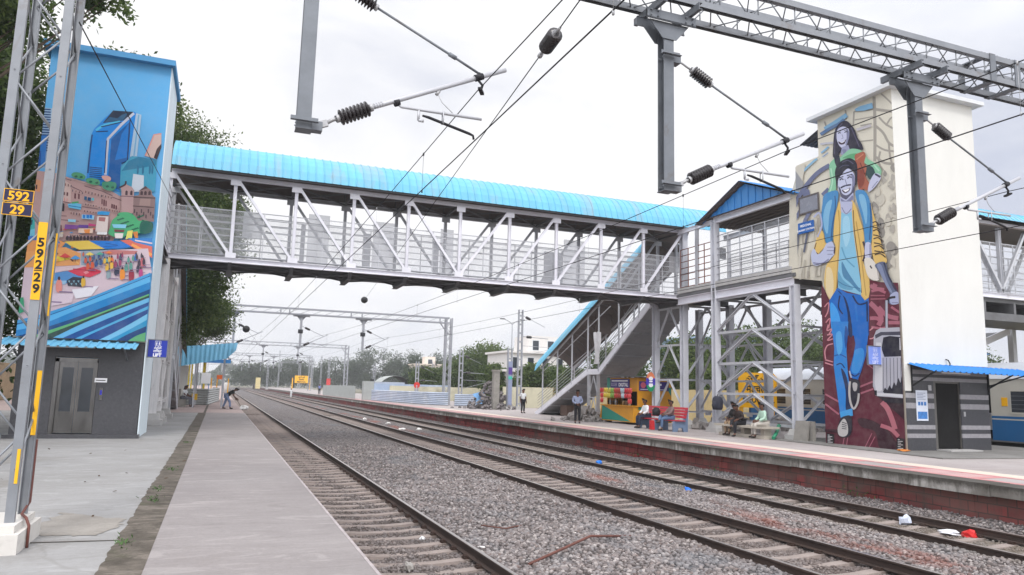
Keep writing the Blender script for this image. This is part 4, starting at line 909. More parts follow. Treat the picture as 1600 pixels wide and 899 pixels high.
def figure(x, y, h, c, c2=(60, 50, 60)):
    mu.poly([(x - h * .16, y), (x - h * .2, y - h * .5), (x - h * .1, y - h * .78), (x + h * .1, y - h * .78), (x + h * .2, y - h * .5), (x + h * .14, y)], c, True); mu.poly([(x - h * .08, y - h * .9), (x, y - h), (x + h * .08, y - h * .9), (x + h * .05, y - h * .76), (x - h * .05, y - h * .76)], c2, True)
    mu.stroke([(x, y), (x + h * .9, y + h * .05)], h * .08, (140, 120, 150), False)
for f in ((372, 385, 118, (220, 140, 130)), (275, 462, 130, (50, 54, 78), (40, 40, 50)), (560, 345, 84, (214, 170, 60)), (755, 282, 86, (140, 160, 168)), (818, 256, 100, (44, 52, 78)), (862, 290, 100, (226, 140, 50)), (932, 298, 104, (150, 50, 70)), (780, 186, 82, (222, 120, 66)), (745, 180, 64, (120, 180, 176)), (850, 150, 62, (80, 80, 110)), (968, 146, 66, (50, 110, 180)), (1020, 195, 92, (206, 110, 120)), (982, 235, 62, (60, 60, 80)), (1005, 270, 76, (180, 70, 130))): figure(*f)
for k in range(26): figure(560 + (k * 83) % 480, 110 + (k * 29) % 120, 34 + (k * 29) % 120 * .3, ((206, 90, 60), (60, 90, 140), (226, 180, 70), (150, 60, 100), (90, 150, 140), (70, 60, 76))[k % 6])
for k, (x, y, s_) in enumerate(((330, 130, 50), (420, 105, 44), (500, 120, 40), (610, 92, 34), (300, 180, 46), (690, 90, 30), (760, 82, 26))): mu.poly([(x - s_, y + s_ * .3), (x, y - s_ * .35), (x + s_, y + s_ * .25), (x + s_ * .1, y + s_ * .5)], ((230, 160, 80), (206, 70, 70), (70, 150, 210), (236, 210, 100), (200, 110, 150), (90, 170, 150), (230, 130, 70))[k]); mu.stroke([(x, y + s_ * .3), (x, y + s_ * .9)], 4, (80, 60, 60), False)
mu.poly([(45, 440), (100, 430), (110, 540), (60, 560)], (50, 150, 110))
cur = [((20, 615), (240, 560), (560, 452), (1080, 240)), ((20, 640), (240, 585), (560, 470), (1080, 262)), ((20, 650), (240, 592), (560, 476), (1080, 268)), ((20, 690), (240, 640), (560, 510), (1080, 312)), ((20, 740), (220, 680), (560, 566), (1080, 366)), ((20, 790), (220, 712), (560, 598), (1080, 400)), ((100, 800), (240, 735), (560, 612), (1080, 412)), ((200, 800), (330, 742), (620, 606), (1080, 430)), ((300, 800), (420, 738), (700, 616), (1080, 462)), ((400, 800), (520, 740), (740, 645), (1080, 490)), ((460, 800), (575, 738), (790, 640), (1080, 515)), ((580, 800), (720, 742), (880, 660), (1080, 545)), ((680, 800), (790, 745), (900, 690), (1080, 590)), ((760, 800), (850, 745), (940, 700), (1080, 640)), ((860, 800), (930, 752), (990, 720), (1080, 690)), ((1100, 800), (1100, 790), (1100, 780), (1100, 770))]
cs = [(60, 150, 206), (24, 84, 140), (84, 170, 220), (30, 124, 186), (24, 72, 124), (96, 168, 110), (44, 70, 66), (98, 172, 214), (28, 76, 138), (74, 160, 204), (30, 70, 132), (112, 180, 214), (44, 140, 184), (26, 62, 112), (92, 160, 110)]
for a, c_, col in zip(cur[:-1], cur[1:], cs):
    A = spline(list(a), False, 5); B = spline(list(c_), False, 5)
    mu.n += 1
    for i in range(len(A) - 1): mu.n -= 1; mu.poly([A[i], A[i + 1], B[i + 1], B[i]], col)
mu.build('mural', lt)
b = MB(); b.box((LX0 + .03, LY0 + .02, .1), (-4.3, LY0 + .29, 2.72)); b.box((-3.22, LY0 + .02, .1), (LX1 - .02, LY0 + .29, 2.72)); b.box((-4.3, LY0 + .02, 2.24), (-3.22, LY0 + .29, 2.72)); b.build('granite_cladding', granite, lt)
b = MB(); b.box((LX0 - .05, LY0 - .3, -.02), (LX1 + .06, LY0 + .05, .1)); b.build('plinth', granite, lt)
dr = MB()
for x0, x1 in ((-4.29, -4.19), (-3.25, -3.225)): dr.box((x0, LY0 + .0, .1), (x1, LY0 + .09, 2.2))
dr.box((-4.29, LY0, 2.1), (-3.225, LY0 + .09, 2.22)); fr_ = dr.build('door_frame', stainless, lt)
for x0, x1 in ((-4.19, -3.73), (-3.725, -3.25)):
    b = MB(); b.box((x0, LY0 + .08, .12), (x1, LY0 + .1, .72)); b.box((x0, LY0 + .08, 1.95), (x1, LY0 + .1, 2.1)); b.box((x0, LY0 + .08, .72), (x0 + .09, LY0 + .1, 1.95)); b.box((x1 - .09, LY0 + .08, .72), (x1, LY0 + .1, 1.95)); d = b.build('door', stainless, lt)
    b = MB(); b.box((x0 + .09, LY0 + .088, .72), (x1 - .09, LY0 + .094, 1.95)); b.build('glass', glass_d, d)
b = MB(); b.box((-3.13, LY0 + .0, 1.05), (-3.04, LY0 + .02, 1.4)); cp = b.build('call_panel', stainless, lt); b = MB(); b.box((-3.11, LY0 - .004, 1.2), (-3.06, LY0 - .001, 1.33)); b.build('display', mat('lit blue display', S(40, 40, 180), .3), cp)
b = MB(); b.box((-3.27, LY0 - .002, 1.55), (-2.96, LY0 + .018, 1.67)); nt_ = b.build('notice_plate', white_p, lt); b = MB(); b.box((-3.24, LY0 - .005, 1.595), (-3.0, LY0 - .003, 1.62)); b.build('lettering', black, nt_)
b = MB(); b.box((-4.78, LY0, 1.98), (-4.66, LY0 + .02, 2.14)); b.box((-4.75, LY0 - .01, 2.02), (-4.69, LY0, 2.08)); b.build('switch_box', alu, lt)
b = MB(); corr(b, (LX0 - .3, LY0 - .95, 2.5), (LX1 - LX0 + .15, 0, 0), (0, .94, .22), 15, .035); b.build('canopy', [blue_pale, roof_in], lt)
b = MB(); b.box((LX0 - .1, LY0 - .12, 2.72), (LX1, LY0 - .002, 2.79)); b.build('ledge', conc_d, lt)
for x in (-5.2, -2.5): b = MB(); b.bar((x, LY0, 2.2), (x, LY0 - .85, 2.5), .04); b.build('canopy_bracket', steel_d, lt)
b = MB(); b.bar((-4.6, LY0 - .3, 2.5), (-3.3, LY0 - .3, 2.52), .05, .04); b.build('tube_light', white_p, lt)
# LIFT sign boards
def lift_sign(label, x0, x1, z0, z1, Y, m, txtm):
    t = thing('lift_sign', label, 'sign', ((x0 + x1) / 2, Y, z0)); b = MB(); b.box((x0, Y, z0), (x1, Y + .04, z1)); b.build('board', m, t)
    w_ = x1 - x0; h = z1 - z0; b = MB(); f = .018
    for q in ((x0 - .01, x1 + .01, z0 - .01, z0 + f), (x0 - .01, x1 + .01, z1 - f, z1 + .01), (x0 - .01, x0 + f, z0 + f, z1 - f), (x1 - f, x1 + .01, z0 + f, z1 - f)): b.box((q[0], Y - .012, q[2]), (q[1], Y + .05, q[3]))
    b.build('frame', steel_d, t); xc = (x0 + x1) / 2; R_, U_ = (1, 0, 0), (0, 0, 1); yy = Y - .003
    lettering('LIFT', h * .235, (xc, yy, z0 + h * .06), R_, U_, txtm, t, bold=.006)
    lettering('लिफ्ट', h * .19, (xc, yy, z0 + h * .29), R_, U_, txtm, t, bold=.002); lettering('లిఫ్ట్', h * .17, (xc, yy, z0 + h * .48), R_, U_, txtm, t, bold=.002)
    b = MB(); zb = z0 + h * .66; s_ = h * .27
    for q in ((-s_ * .55, s_ * .55, 0, .008), (-s_ * .55, s_ * .55, s_ - .008, s_), (-s_ * .55, -s_ * .55 + .008, 0, s_), (s_ * .55 - .008, s_ * .55, 0, s_)): b.box((xc + q[0], yy - .002, zb + q[2]), (xc + q[1], yy, zb + q[3]))
    for dx in (-s_ * .24, s_ * .24):
        b.box((xc + dx - s_ * .1, yy - .002, zb + s_ * .3), (xc + dx + s_ * .1, yy, zb + s_ * .62)); b.box((xc + dx - s_ * .08, yy - .002, zb + s_ * .1), (xc + dx - s_ * .015, yy, zb + s_ * .3)); b.box((xc + dx + s_ * .015, yy - .002, zb + s_ * .1), (xc + dx + s_ * .08, yy, zb + s_ * .3)); b.prism([(xc + dx + s_ * .09 * math.cos(k * .785), yy - .002, zb + s_ * .76 + s_ * .09 * math.sin(k * .785)) for k in range(8)], (0, .002, 0))
    b.build('pictogram', txtm, t)
    return t
sg = lift_sign('blue LIFT sign hanging from the left blue tower', -2.02, -1.48, 2.32, 2.85, 24.3, signblue, white_p)
lift_sign('blue LIFT sign with painted reflection sticking out from the mural of the white tower', 20.36, 21.02, 2.8, 3.44, 18.8, mat('blue sign with painted sheen', S(126, 150, 226), .3, 0, .06, 3), mat('lettering with painted sheen', S(206, 214, 246), .4, 0, .04, 3))  # glossy reflection put into the colour: board and letters painted paler

# ---------------------------------------------------------------- right tower
RX, RY0, RY1, RZ = 21.06, 18.0, 21.42, 12.4
rt = thing('lift_tower', 'white lift tower with a mural of a man carrying a girl on his shoulders', 'lift tower', (RX + 2, RY0, 0))
b = MB(); b.box((RX, RY0, 2.86), (25.05, RY1, RZ)); b.box((RX, RY0 + .2, 0), (25.0, RY1, 2.86)); b.build('wall', white_wall, rt)
b = MB(); b.prism([(RX, 21.43, 10.95), (RX, 22.62, 10.9), (RX, 22.68, 10.4), (RX, 23.05, 9.6), (RX, 23.2, 6.4), (RX, 21.43, 6.05)], (2.6, 0, 0)); b.build('lobby_wall', mat('tan wall', S(204, 198, 182), .8, 0, .1, 2), rt)
b = MB(); b.box((RX - .28, RY0 - .28, RZ), (25.35, RY1 + .3, RZ + .14)); b.build('roof_slab', white_trim, rt)
b = MB(); corr(b, (21.1, 21.43, 12.06), (1.6, 0, 0), (0, 1.0, -.33), 8, .03, 0, 1); b.build('side_awning', [steel_d, mat('grey sheet underside', S(70, 72, 78), .6)], rt)
def tr_(ox, oy, sc):
    def f(x, y): p = atx(ox + x / sc, oy + y / sc, RX); return (p.y, p.z)
    return f
mr = Mural(None, lambda u, z, d: (RX - .003 - d, u, z), [((RY0, .0), (RY1, RZ)), ((RY1, 6.25), (22.62, 10.88))], .92)
A_t = tr_(1220, 130, 4.495); B_t = tr_(1220, 320, 4.495); C_t = tr_(1270, 510, 4.282)
TAN, TAD = (216, 210, 194), (162, 156, 146)
mr.poly([(18, 0), (23.3, 0), (23.3, 12.4), (18, 12.4)], TAN, wall=True)
mr.tr = A_t
def blob(pts, c): mr.poly(pts, c, True)
for pts, wd in ((((655, 95), (662, 300), (660, 620)), 22), (((705, 75), (750, 115), (800, 165)), 12), (((665, 185), (740, 195), (795, 200)), 20), (((690, 240), (740, 290), (810, 330)), 14), (((665, 300), (720, 350), (760, 420), (810, 450)), 18), (((660, 430), (730, 470), (810, 480)), 14), (((740, 300), (770, 250), (800, 235)), 12), (((515, 200), (510, 300)), 12), (((515, 200), (600, 190), (655, 185)), 10), (((520, 260), (600, 245), (655, 235)), 8), (((455, 190), (460, 255)), 12), (((308, 270), (322, 310)), 12), (((670, 520), (730, 560), (815, 570)), 18), (((560, 300), (640, 285)), 10), (((560, 410), (650, 400)), 8), (((700, 480), (690, 560), (740, 640)), 14), (((760, 420), (770, 520), (800, 620)), 14)): mr.stroke(list(pts), wd, TAD)
rr = random.Random(4)
for i in range(60):
    x = rr.uniform(655, 815); y = rr.uniform(590, 1290); s_ = rr.uniform(12, 36); mr.poly([(x + s_ * rr.uniform(.5, 1) * math.cos(a), y + s_ * rr.uniform(.7, 1.6) * math.sin(a)) for a in (0, 1, 2.1, 3.1, 4.2, 5.2)], ((176, 170, 160), (150, 145, 138), (200, 194, 180))[i % 3], True)
for i in range(34):
    x = rr.uniform(70, 330); y = rr.uniform(880, 1330); s_ = rr.uniform(10, 26); mr.stroke([(x, y), (x - rr.uniform(4, 14), y + s_ * 3), (x - rr.uniform(0, 10), y + s_ * 6)], s_ * .6, ((168, 160, 148), (184, 178, 164), (206, 200, 186))[i % 3])
LB, SB = (126, 172, 204), (104, 110, 140)
mr.stroke([(315, 325), (380, 285), (470, 225)], 30, LB, False); mr.stroke([(285, 362), (350, 322), (410, 290), (452, 258)], 22, (90, 118, 156)); mr.poly([(525, 185), (560, 165), (648, 140), (655, 178), (590, 196), (535, 200)], LB)
mr.stroke([(290, 492), (318, 470), (342, 448)], 12, LB); mr.stroke([(146, 640), (200, 585), (262, 530)], 15, (134, 178, 206)); mr.stroke([(300, 520), (340, 490)], 6, (120, 150, 190)); mr.stroke([(285, 430), (375, 420)], 14, (186, 186, 196))
mr.stroke([(92, 905), (125, 815), (190, 715), (268, 630), (350, 578)], 30, SB); mr.stroke([(300, 790), (345, 745)], 30, SB); mr.poly([(160, 770), (200, 745), (212, 800), (180, 820)], SB, True); mr.poly([(105, 610), (168, 700), (160, 735), (108, 760)], (150, 150, 152)); mr.poly([(110, 590), (180, 565), (160, 690), (106, 610)], (206, 200, 186)); mr.poly([(56, 820), (100, 705), (112, 770), (70, 880)], (206, 204, 198))
mr.stroke([(60, 1060), (160, 860)], 22, SB, False); mr.stroke([(240, 860), (180, 960), (150, 1060)], 24, (112, 118, 146)); mr.stroke([(120, 1210), (130, 1060)], 14, (96, 100, 118)); mr.stroke([(170, 1190), (195, 1050)], 14, (96, 100, 118)); mr.stroke([(540, 330), (640, 300)], 18, (188, 184, 190))
HAIR, LAV, LAVD = (44, 42, 58), (196, 198, 222), (126, 128, 158)
blob([(430, 275), (398, 312), (382, 360), (376, 440), (374, 520), (402, 516), (430, 480), (470, 478), (520, 465), (585, 470), (574, 425), (548, 385), (530, 335), (505, 298), (470, 268)], HAIR)
mr.stroke([(500, 310), (530, 380), (560, 450)], 7, (84, 80, 104)); mr.stroke([(395, 330), (388, 420), (385, 500)], 5, (84, 80, 104)); mr.stroke([(440, 285), (410, 320), (400, 360)], 5, (96, 92, 116))
blob([(405, 332), (440, 308), (478, 318), (490, 356), (480, 410), (462, 445), (436, 456), (414, 432), (400, 388)], LAV); blob([(470, 322), (490, 352), (482, 405), (462, 440), (470, 390)], LAVD)
blob([(412, 412), (440, 416), (466, 398), (458, 425), (440, 434), (420, 430)], (60, 40, 60)); mr.poly([(418, 413), (440, 417), (463, 402), (455, 413), (438, 423)], (236, 236, 244)); mr.stroke([(410, 356), (420, 350), (430, 354)], 7, (46, 44, 60)); mr.stroke([(456, 350), (466, 343), (478, 346)], 7, (46, 44, 60)); mr.stroke([(406, 342), (430, 338)], 4, HAIR); mr.stroke([(452, 334), (480, 330)], 4, HAIR); mr.stroke([(438, 362), (446, 388), (434, 392)], 4, LAVD)
mr.poly([(438, 452), (482, 436), (494, 470), (450, 514), (428, 500)], (150, 152, 182)); blob([(440, 470), (470, 470), (455, 505)], LAVD)
MINT = (134, 192, 156)
blob([(420, 528), (452, 500), (500, 464), (560, 470), (600, 500), (622, 535), (680, 570), (715, 612), (706, 652), (668, 632), (655, 600), (600, 565), (548, 545), (480, 540), (425, 565), (402, 605), (396, 690), (392, 765), (350, 812), (334, 790), (358, 705), (352, 640), (352, 570), (390, 530)], MINT)
blob([(440, 530), (500, 500), (560, 500), (580, 540), (500, 530)], (92, 160, 116)); mr.poly([(382, 520), (418, 508), (428, 548), (402, 596), (388, 560)], (46, 50, 64)); blob([(606, 585), (652, 590), (672, 640), (645, 682), (612, 650)], (50, 74, 76)); mr.stroke([(360, 600), (372, 690), (350, 780)], 10, (170, 214, 186)); mr.stroke([(660, 570), (700, 620)], 12, (172, 216, 188))
RUST = (164, 92, 70)
blob([(528, 512), (560, 492), (592, 484), (606, 512), (596, 560), (612, 600), (602, 650), (622, 690), (640, 722), (616, 756), (590, 745), (565, 770), (548, 700), (552, 640), (540, 580)], RUST); blob([(545, 620), (590, 600), (598, 690), (570, 740), (552, 700)], (132, 66, 54)); mr.stroke([(540, 540), (590, 500)], 8, (196, 124, 96)); mr.stroke([(566, 560), (600, 640)], 6, (104, 48, 44))
blob([(670, 636), (712, 652), (702, 690), (662, 740), (622, 766), (632, 700)], LAV); mr.stroke([(672, 640), (710, 662)], 14, (60, 60, 84), False); mr.stroke([(650, 740), (690, 690)], 5, LAVD)
blob([(398, 700), (390, 625), (410, 572), (450, 540), (500, 530), (540, 560), (548, 620), (542, 705), (526, 720), (530, 640), (492, 602), (452, 622), (440, 652), (412, 675), (412, 742)], (38, 38, 52)); mr.stroke([(440, 560), (480, 545), (520, 570)], 6, (84, 84, 108)); mr.stroke([(420, 600), (450, 580), (490, 580)], 5, (84, 84, 108))
blob([(414, 680), (440, 642), (482, 602), (524, 640), (530, 700), (520, 752), (500, 790), (462, 814), (430, 790), (412, 742)], (198, 202, 226)); blob([(505, 640), (528, 660), (526, 740), (505, 775), (512, 700)], LAVD)
blob([(414, 728), (430, 745), (440, 775), (470, 790), (504, 768), (524, 722), (528, 748), (512, 792), (464, 820), (432, 796)], (84, 84, 108)); mr.stroke([(430, 738), (464, 722), (504, 716)], 11, (54, 54, 74))
blob([(440, 752), (470, 748), (498, 736), (490, 760), (466, 775), (448, 768)], (70, 56, 76)); mr.poly([(445, 752), (470, 750), (494, 740), (484, 758), (464, 768)], (240, 240, 246))
mr.stroke([(424, 684), (436, 674), (450, 680)], 8, (50, 50, 70)); mr.stroke([(478, 672), (492, 660), (508, 665)], 8, (50, 50, 70)); mr.stroke([(420, 668), (450, 658)], 6, (50, 48, 66)); mr.stroke([(474, 652), (510, 644)], 6, (50, 48, 66)); mr.stroke([(460, 675), (472, 714), (456, 720)], 5, LAVD)
mr.poly([(425, 800), (470, 822), (520, 770), (524, 905), (424, 905)], (182, 186, 214)); blob([(430, 810), (470, 830), (515, 790), (510, 840), (450, 850)], LAVD)
mr.tr = B_t
# girl's legs
JB, JL, JD = (70, 138, 190), (126, 180, 214), (40, 92, 142)
YE, YED, YEL = (222, 186, 108), (186, 150, 82), (228, 208, 164)
YEC = YE
blob([(425, -20), (438, 80), (432, 200), (422, 350), (416, 480), (405, 600), (390, 692), (350, 662), (325, 600), (315, 540), (330, 430), (375, 370), (395, 300), (380, 240), (388, 100), (410, 10)], YE)
blob([(330, 460), (350, 440), (372, 470), (382, 560), (372, 660), (345, 650), (326, 600)], YEL); mr.stroke([(416, 40), (424, 200), (410, 420), (400, 600)], 7, YED); mr.stroke([(395, 690), (408, 580), (418, 440)], 6, (70, 56, 50))
blob([(508, -30), (542, 20), (562, 90), (592, 190), (602, 330), (590, 400), (612, 460), (636, 540), (640, 600), (630, 652), (600, 674), (576, 640), (570, 560), (550, 430), (530, 300), (518, 180), (508, 80)], YE); mr.stroke([(540, 120), (570, 300), (590, 480), (610, 640)], 8, YED); mr.stroke([(590, 260), (606, 330), (590, 400)], 16, (64, 50, 62)); mr.stroke([(520, 40), (530, 200), (560, 420), (578, 620)], 6, (100, 80, 60))
blob([(640, -30), (660, 60), (684, 140), (704, 230), (732, 320), (756, 405), (680, 418), (660, 370), (648, 300), (655, 200), (655, 90)], YE)
for i in range(9): y = 130 + i * 28; mr.stroke([(655 + i * 2, y), (680 + i * 4, y - 8 + (i % 2) * 14), (700 + i * 6, y + 18)], 8, (66, 52, 46))
mr.poly([(436, 50), (470, 72), (510, 46), (520, 180), (536, 300), (560, 460), (576, 560), (576, 636), (480, 622), (415, 586), (412, 480), (424, 330), (432, 180)], (134, 192, 220)); blob([(440, 400), (480, 470), (540, 560), (572, 600), (560, 612), (500, 552), (448, 500)], (78, 134, 172)); blob([(415, 470), (450, 530), (520, 590), (480, 600), (420, 570)], (98, 160, 194)); blob([(450, 100), (490, 90), (500, 220), (470, 300), (448, 220)], (160, 208, 230)); mr.stroke([(440, 300), (470, 380), (530, 440)], 10, (98, 160, 194)); mr.stroke([(416, 540), (470, 570), (570, 590)], 5, (60, 110, 150))
mr.poly([(430, -20), (515, -20), (512, 48), (472, 72), (434, 52)], (182, 186, 214)); mr.stroke([(440, 20), (470, 66), (508, 30)], 6, LAVD)
blob([(320, -70), (410, -95), (408, 0), (388, 100), (378, 200), (372, 256), (332, 272), (316, 200), (296, 120), (300, 40), (304, 0)], JB); blob([(330, 0), (372, -30), (352, 80), (342, 200), (322, 180), (310, 90)], JL); mr.stroke([(392, -60), (396, 20), (374, 150), (366, 250)], 9, JD)
blob([(536, -90), (600, -95), (640, -20), (652, 60), (656, 180), (642, 276), (606, 276), (596, 180), (580, 90), (556, 10)], JB); blob([(560, -60), (600, -60), (620, 40), (612, 140), (590, 60)], JL); mr.stroke([(640, -10), (646, 100), (636, 250)], 10, JD)
blob([(606, 276), (644, 276), (646, 372), (606, 380)], LAV); mr.stroke([(640, 280), (640, 370)], 8, LAVD); blob([(600, 384), (648, 380), (690, 440), (702, 530), (640, 522), (612, 470)], (222, 216, 206)); mr.stroke([(640, 430), (652, 450)], 10, (70, 60, 70)); mr.stroke([(690, 440), (700, 525)], 6, (160, 150, 150))
blob([(258, 260), (282, 180), (312, 200), (322, 262), (336, 282), (300, 322), (268, 352), (242, 330)], YE); mr.stroke([(262, 270), (250, 320), (275, 350)], 6, (90, 70, 60))
blob([(335, 275), (374, 262), (393, 312), (390, 348), (370, 372), (340, 402), (260, 432), (234, 410), (224, 350), (246, 310), (270, 350), (300, 330), (320, 300)], (188, 194, 220)); mr.stroke([(240, 410), (300, 415), (350, 385)], 10, LAVD); mr.stroke([(340, 300), (385, 300)], 5, LAVD); mr.stroke([(335, 325), (388, 325)], 5, LAVD); mr.stroke([(340, 350), (378, 350)], 5, LAVD); mr.stroke([(392, 300), (388, 345)], 9, (70, 60, 74)); mr.stroke([(244, 90), (284, 60), (300, 150), (270, 230)], 12, (170, 176, 206))
# maroon lower ground
MA, MAP, MAD = (94, 36, 52), (166, 98, 114), (56, 26, 38)
mr.poly([(636, 528), (700, 545), (775, 548), (860, 550), (900, 2000), (250, 2000), (300, 560), (322, 600), (350, 664), (390, 694), (410, 590), (575, 636), (602, 676), (632, 652), (640, 600)], MA)
for pts, wd in ((((640, 570), (680, 590), (740, 600)), 26), (((650, 610), (700, 600), (750, 620)), 18), (((640, 690), (690, 740), (720, 800), (700, 850)), 34), (((640, 800), (690, 800), (730, 830)), 26), (((700, 720), (760, 780), (840, 800)), 30), (((770, 830), (850, 830)), 24), (((650, 860), (720, 870), (760, 860)), 16), (((790, 720), (850, 760)), 16), (((660, 560), (690, 575)), 20)): mr.stroke(list(pts), wd, MAP)
for pts in (((320, 720), (350, 690), (345, 750), (325, 790)), ((330, 830), (360, 800), (350, 870))): mr.stroke(list(pts), 8, (200, 130, 140))
mr.stroke([(645, 640), (745, 640)], 10, (150, 86, 100)); mr.stroke([(645, 665), (750, 662)], 10, (150, 86, 100))
blob([(676, 424), (746, 405), (772, 500), (802, 580), (846, 640), (848, 692), (785, 702), (766, 662), (786, 642), (742, 540), (702, 470)], (92, 102, 130)); blob([(690, 430), (720, 425), (760, 540), (800, 620), (770, 600), (720, 500)], (128, 138, 168)); mr.stroke([(740, 410), (775, 510), (830, 610)], 12, (52, 56, 78)); blob([(782, 640), (830, 612), (850, 650), (846, 694), (790, 700)], (168, 174, 204)); mr.stroke([(760, 700), (775, 660), (820, 650)], 16, (26, 26, 34)); mr.stroke([(795, 690), (840, 690)], 6, LAVD)
BL, BLL, BLD = (24, 104, 190), (64, 158, 232), (18, 40, 84)
mr.poly([(354, 676), (412, 584), (480, 622), (576, 636), (604, 674), (632, 656), (634, 920), (515, 920), (502, 800), (490, 920), (372, 920)], BL)
blob([(362, 700), (400, 720), (430, 800), (440, 915), (378, 915)], BLL); blob([(410, 600), (450, 640), (482, 760), (492, 915), (518, 915), (500, 760), (470, 660), (432, 626)], BLD); mr.stroke([(520, 640), (560, 700), (620, 690)], 12, BLD); mr.stroke([(430, 640), (420, 720), (450, 770)], 10, BLD); mr.stroke([(620, 680), (625, 900)], 12, BLD); mr.stroke([(540, 700), (560, 900)], 14, (36, 116, 196))
mr.tr = C_t
mr.stroke([(508, -172), (510, 165)], 15, (176, 178, 190), False); mr.stroke([(500, -172), (502, 165)], 4, (90, 92, 104), False)
for pts in (((118, -10), (110, 30), (140, 20), (120, 60)), ((110, 60), (145, 55), (112, 95), (150, 85)), ((100, 220), (95, 170), (112, 130), (150, 118)), ((98, 225), (150, 240)), ((96, 245), (150, 262)), ((395, 30), (420, 10)), ((395, 85), (425, 75), (470, 10))): mr.stroke(list(pts), 8, (206, 140, 150))
for pts, wd in ((((98, 455), (200, 512)), 12), (((98, 520), (190, 590)), 12), (((325, 408), (420, 370)), 12), (((335, 450), (420, 420)), 12), (((214, 805), (226, 745)), 6), (((240, 805), (249, 745)), 6), (((364, 812), (412, 716)), 6), (((390, 816), (432, 738)), 6), (((380, 255), (440, 300), (490, 345)), 6)): mr.stroke(list(pts), wd, MAP, False)
blob([(318, 618), (400, 626), (500, 682), (565, 760), (600, 832), (470, 822), (432, 705), (340, 672)], MAD); mr.poly([(440, 462), (640, 478), (640, 640), (600, 600), (520, 530)], (48, 24, 36))
mr.stroke([(478, 508), (515, 550), (545, 620), (568, 690)], 34, (176, 104, 116)); mr.stroke([(470, 664), (540, 690), (590, 738)], 26, (176, 104, 116)); mr.poly([(96, 690), (190, 690), (190, 712), (96, 708)], MAD)
mr.poly([(424, 70), (440, 30), (470, 14), (600, 8), (660, 10), (660, 486), (445, 468), (418, 400)], (178, 178, 188)); mr.poly([(432, 60), (470, 40), (600, 36), (640, 40), (640, 60), (480, 62), (436, 84)], (70, 70, 84))
mr.poly([(488, 76), (530, 66), (604, 74), (660, 80), (660, 200), (495, 206), (476, 150)], (30, 30, 44)); mr.poly([(440, 110), (472, 110), (486, 206), (480, 430), (440, 440), (430, 380)], (206, 206, 212)); mr.poly([(596, 80), (606, 80), (608, 160), (598, 160)], (210, 210, 216))
for x in range(486, 640, 24): mr.stroke([(x, 212), (x + 3, 430)], 4, (84, 84, 98), False)
mr.poly([(486, 440), (500, 410), (515, 430), (530, 395), (546, 420), (560, 370), (574, 400), (590, 345), (604, 380), (618, 310), (650, 320), (650, 456), (500, 452)], (34, 34, 48)); mr.stroke([(438, 455), (560, 462), (640, 470)], 20, (206, 206, 212), False); mr.poly([(428, 430), (446, 430), (446, 466), (430, 460)], (30, 30, 40)); mr.poly([(470, 478), (640, 486), (640, 520), (500, 510)], (30, 26, 38))
mr.poly([(140, -30), (255, -30), (248, 60), (242, 170), (252, 320), (270, 450), (276, 556), (198, 576), (184, 480), (170, 370), (156, 260), (160, 150)], (44, 130, 208)); blob([(205, 285), (240, 330), (264, 450), (272, 552), (238, 556), (236, 430)], BLD); blob([(235, 0), (252, 40), (240, 150), (228, 90)], (24, 78, 150)); mr.stroke([(160, 200), (200, 190), (240, 210)], 7, (24, 78, 150)); mr.stroke([(175, 260), (205, 250), (230, 280)], 7, BLD); blob([(170, 60), (205, 40), (215, 150), (185, 190)], (84, 166, 226))
mr.poly([(196, 574), (282, 550), (286, 598), (204, 614)], (66, 158, 222))
mr.poly([(276, -30), (386, -30), (388, 60), (372, 200), (342, 300), (318, 362), (272, 344), (264, 290), (290, 190), (302, 120)], BL); blob([(300, 160), (352, 150), (358, 215), (322, 310), (276, 300), (292, 200)], (56, 142, 214)); mr.stroke([(275, 320), (300, 335), (330, 315)], 8, BLD); mr.stroke([(262, 300), (275, 345)], 10, (176, 180, 196))
blob([(200, 622), (236, 600), (272, 602), (280, 660), (272, 720), (236, 744), (196, 736), (182, 700)], (38, 36, 50)); blob([(190, 665), (226, 618), (250, 660), (252, 716), (228, 738), (196, 732), (184, 702)], (192, 188, 186))
for k in range(4): mr.stroke([(212, 642 + k * 14), (244, 652 + k * 12)], 5, (50, 48, 60), False)
blob([(270, 358), (326, 364), (332, 430), (322, 510), (292, 558), (268, 520), (260, 440)], (38, 36, 50)); mr.stroke([(266, 370), (262, 440), (270, 510), (292, 552), (318, 510), (326, 450)], 14, (186, 182, 180)); blob([(285, 380), (315, 385), (310, 430), (290, 430)], (180, 176, 176))
for x0, y0, x1, y1 in ((110, 715, 160, 786), (580, 745, 634, 830)):
    mr.poly([(x0, y0), (x1, y0 + 8), (x1, y1), (x0, y1 - 8)], (24, 22, 28))
    for k in range(6): mr.stroke([(x0 + 8, y0 + 12 + k * (y1 - y0 - 14) / 6), (x0 + 8 + (x1 - x0) * (.3, .75, .5, .8, .45, .85)[k] * .8, y0 + 14 + k * (y1 - y0 - 14) / 6)], 4, (206, 204, 206), False)
mr.build('mural', rt)
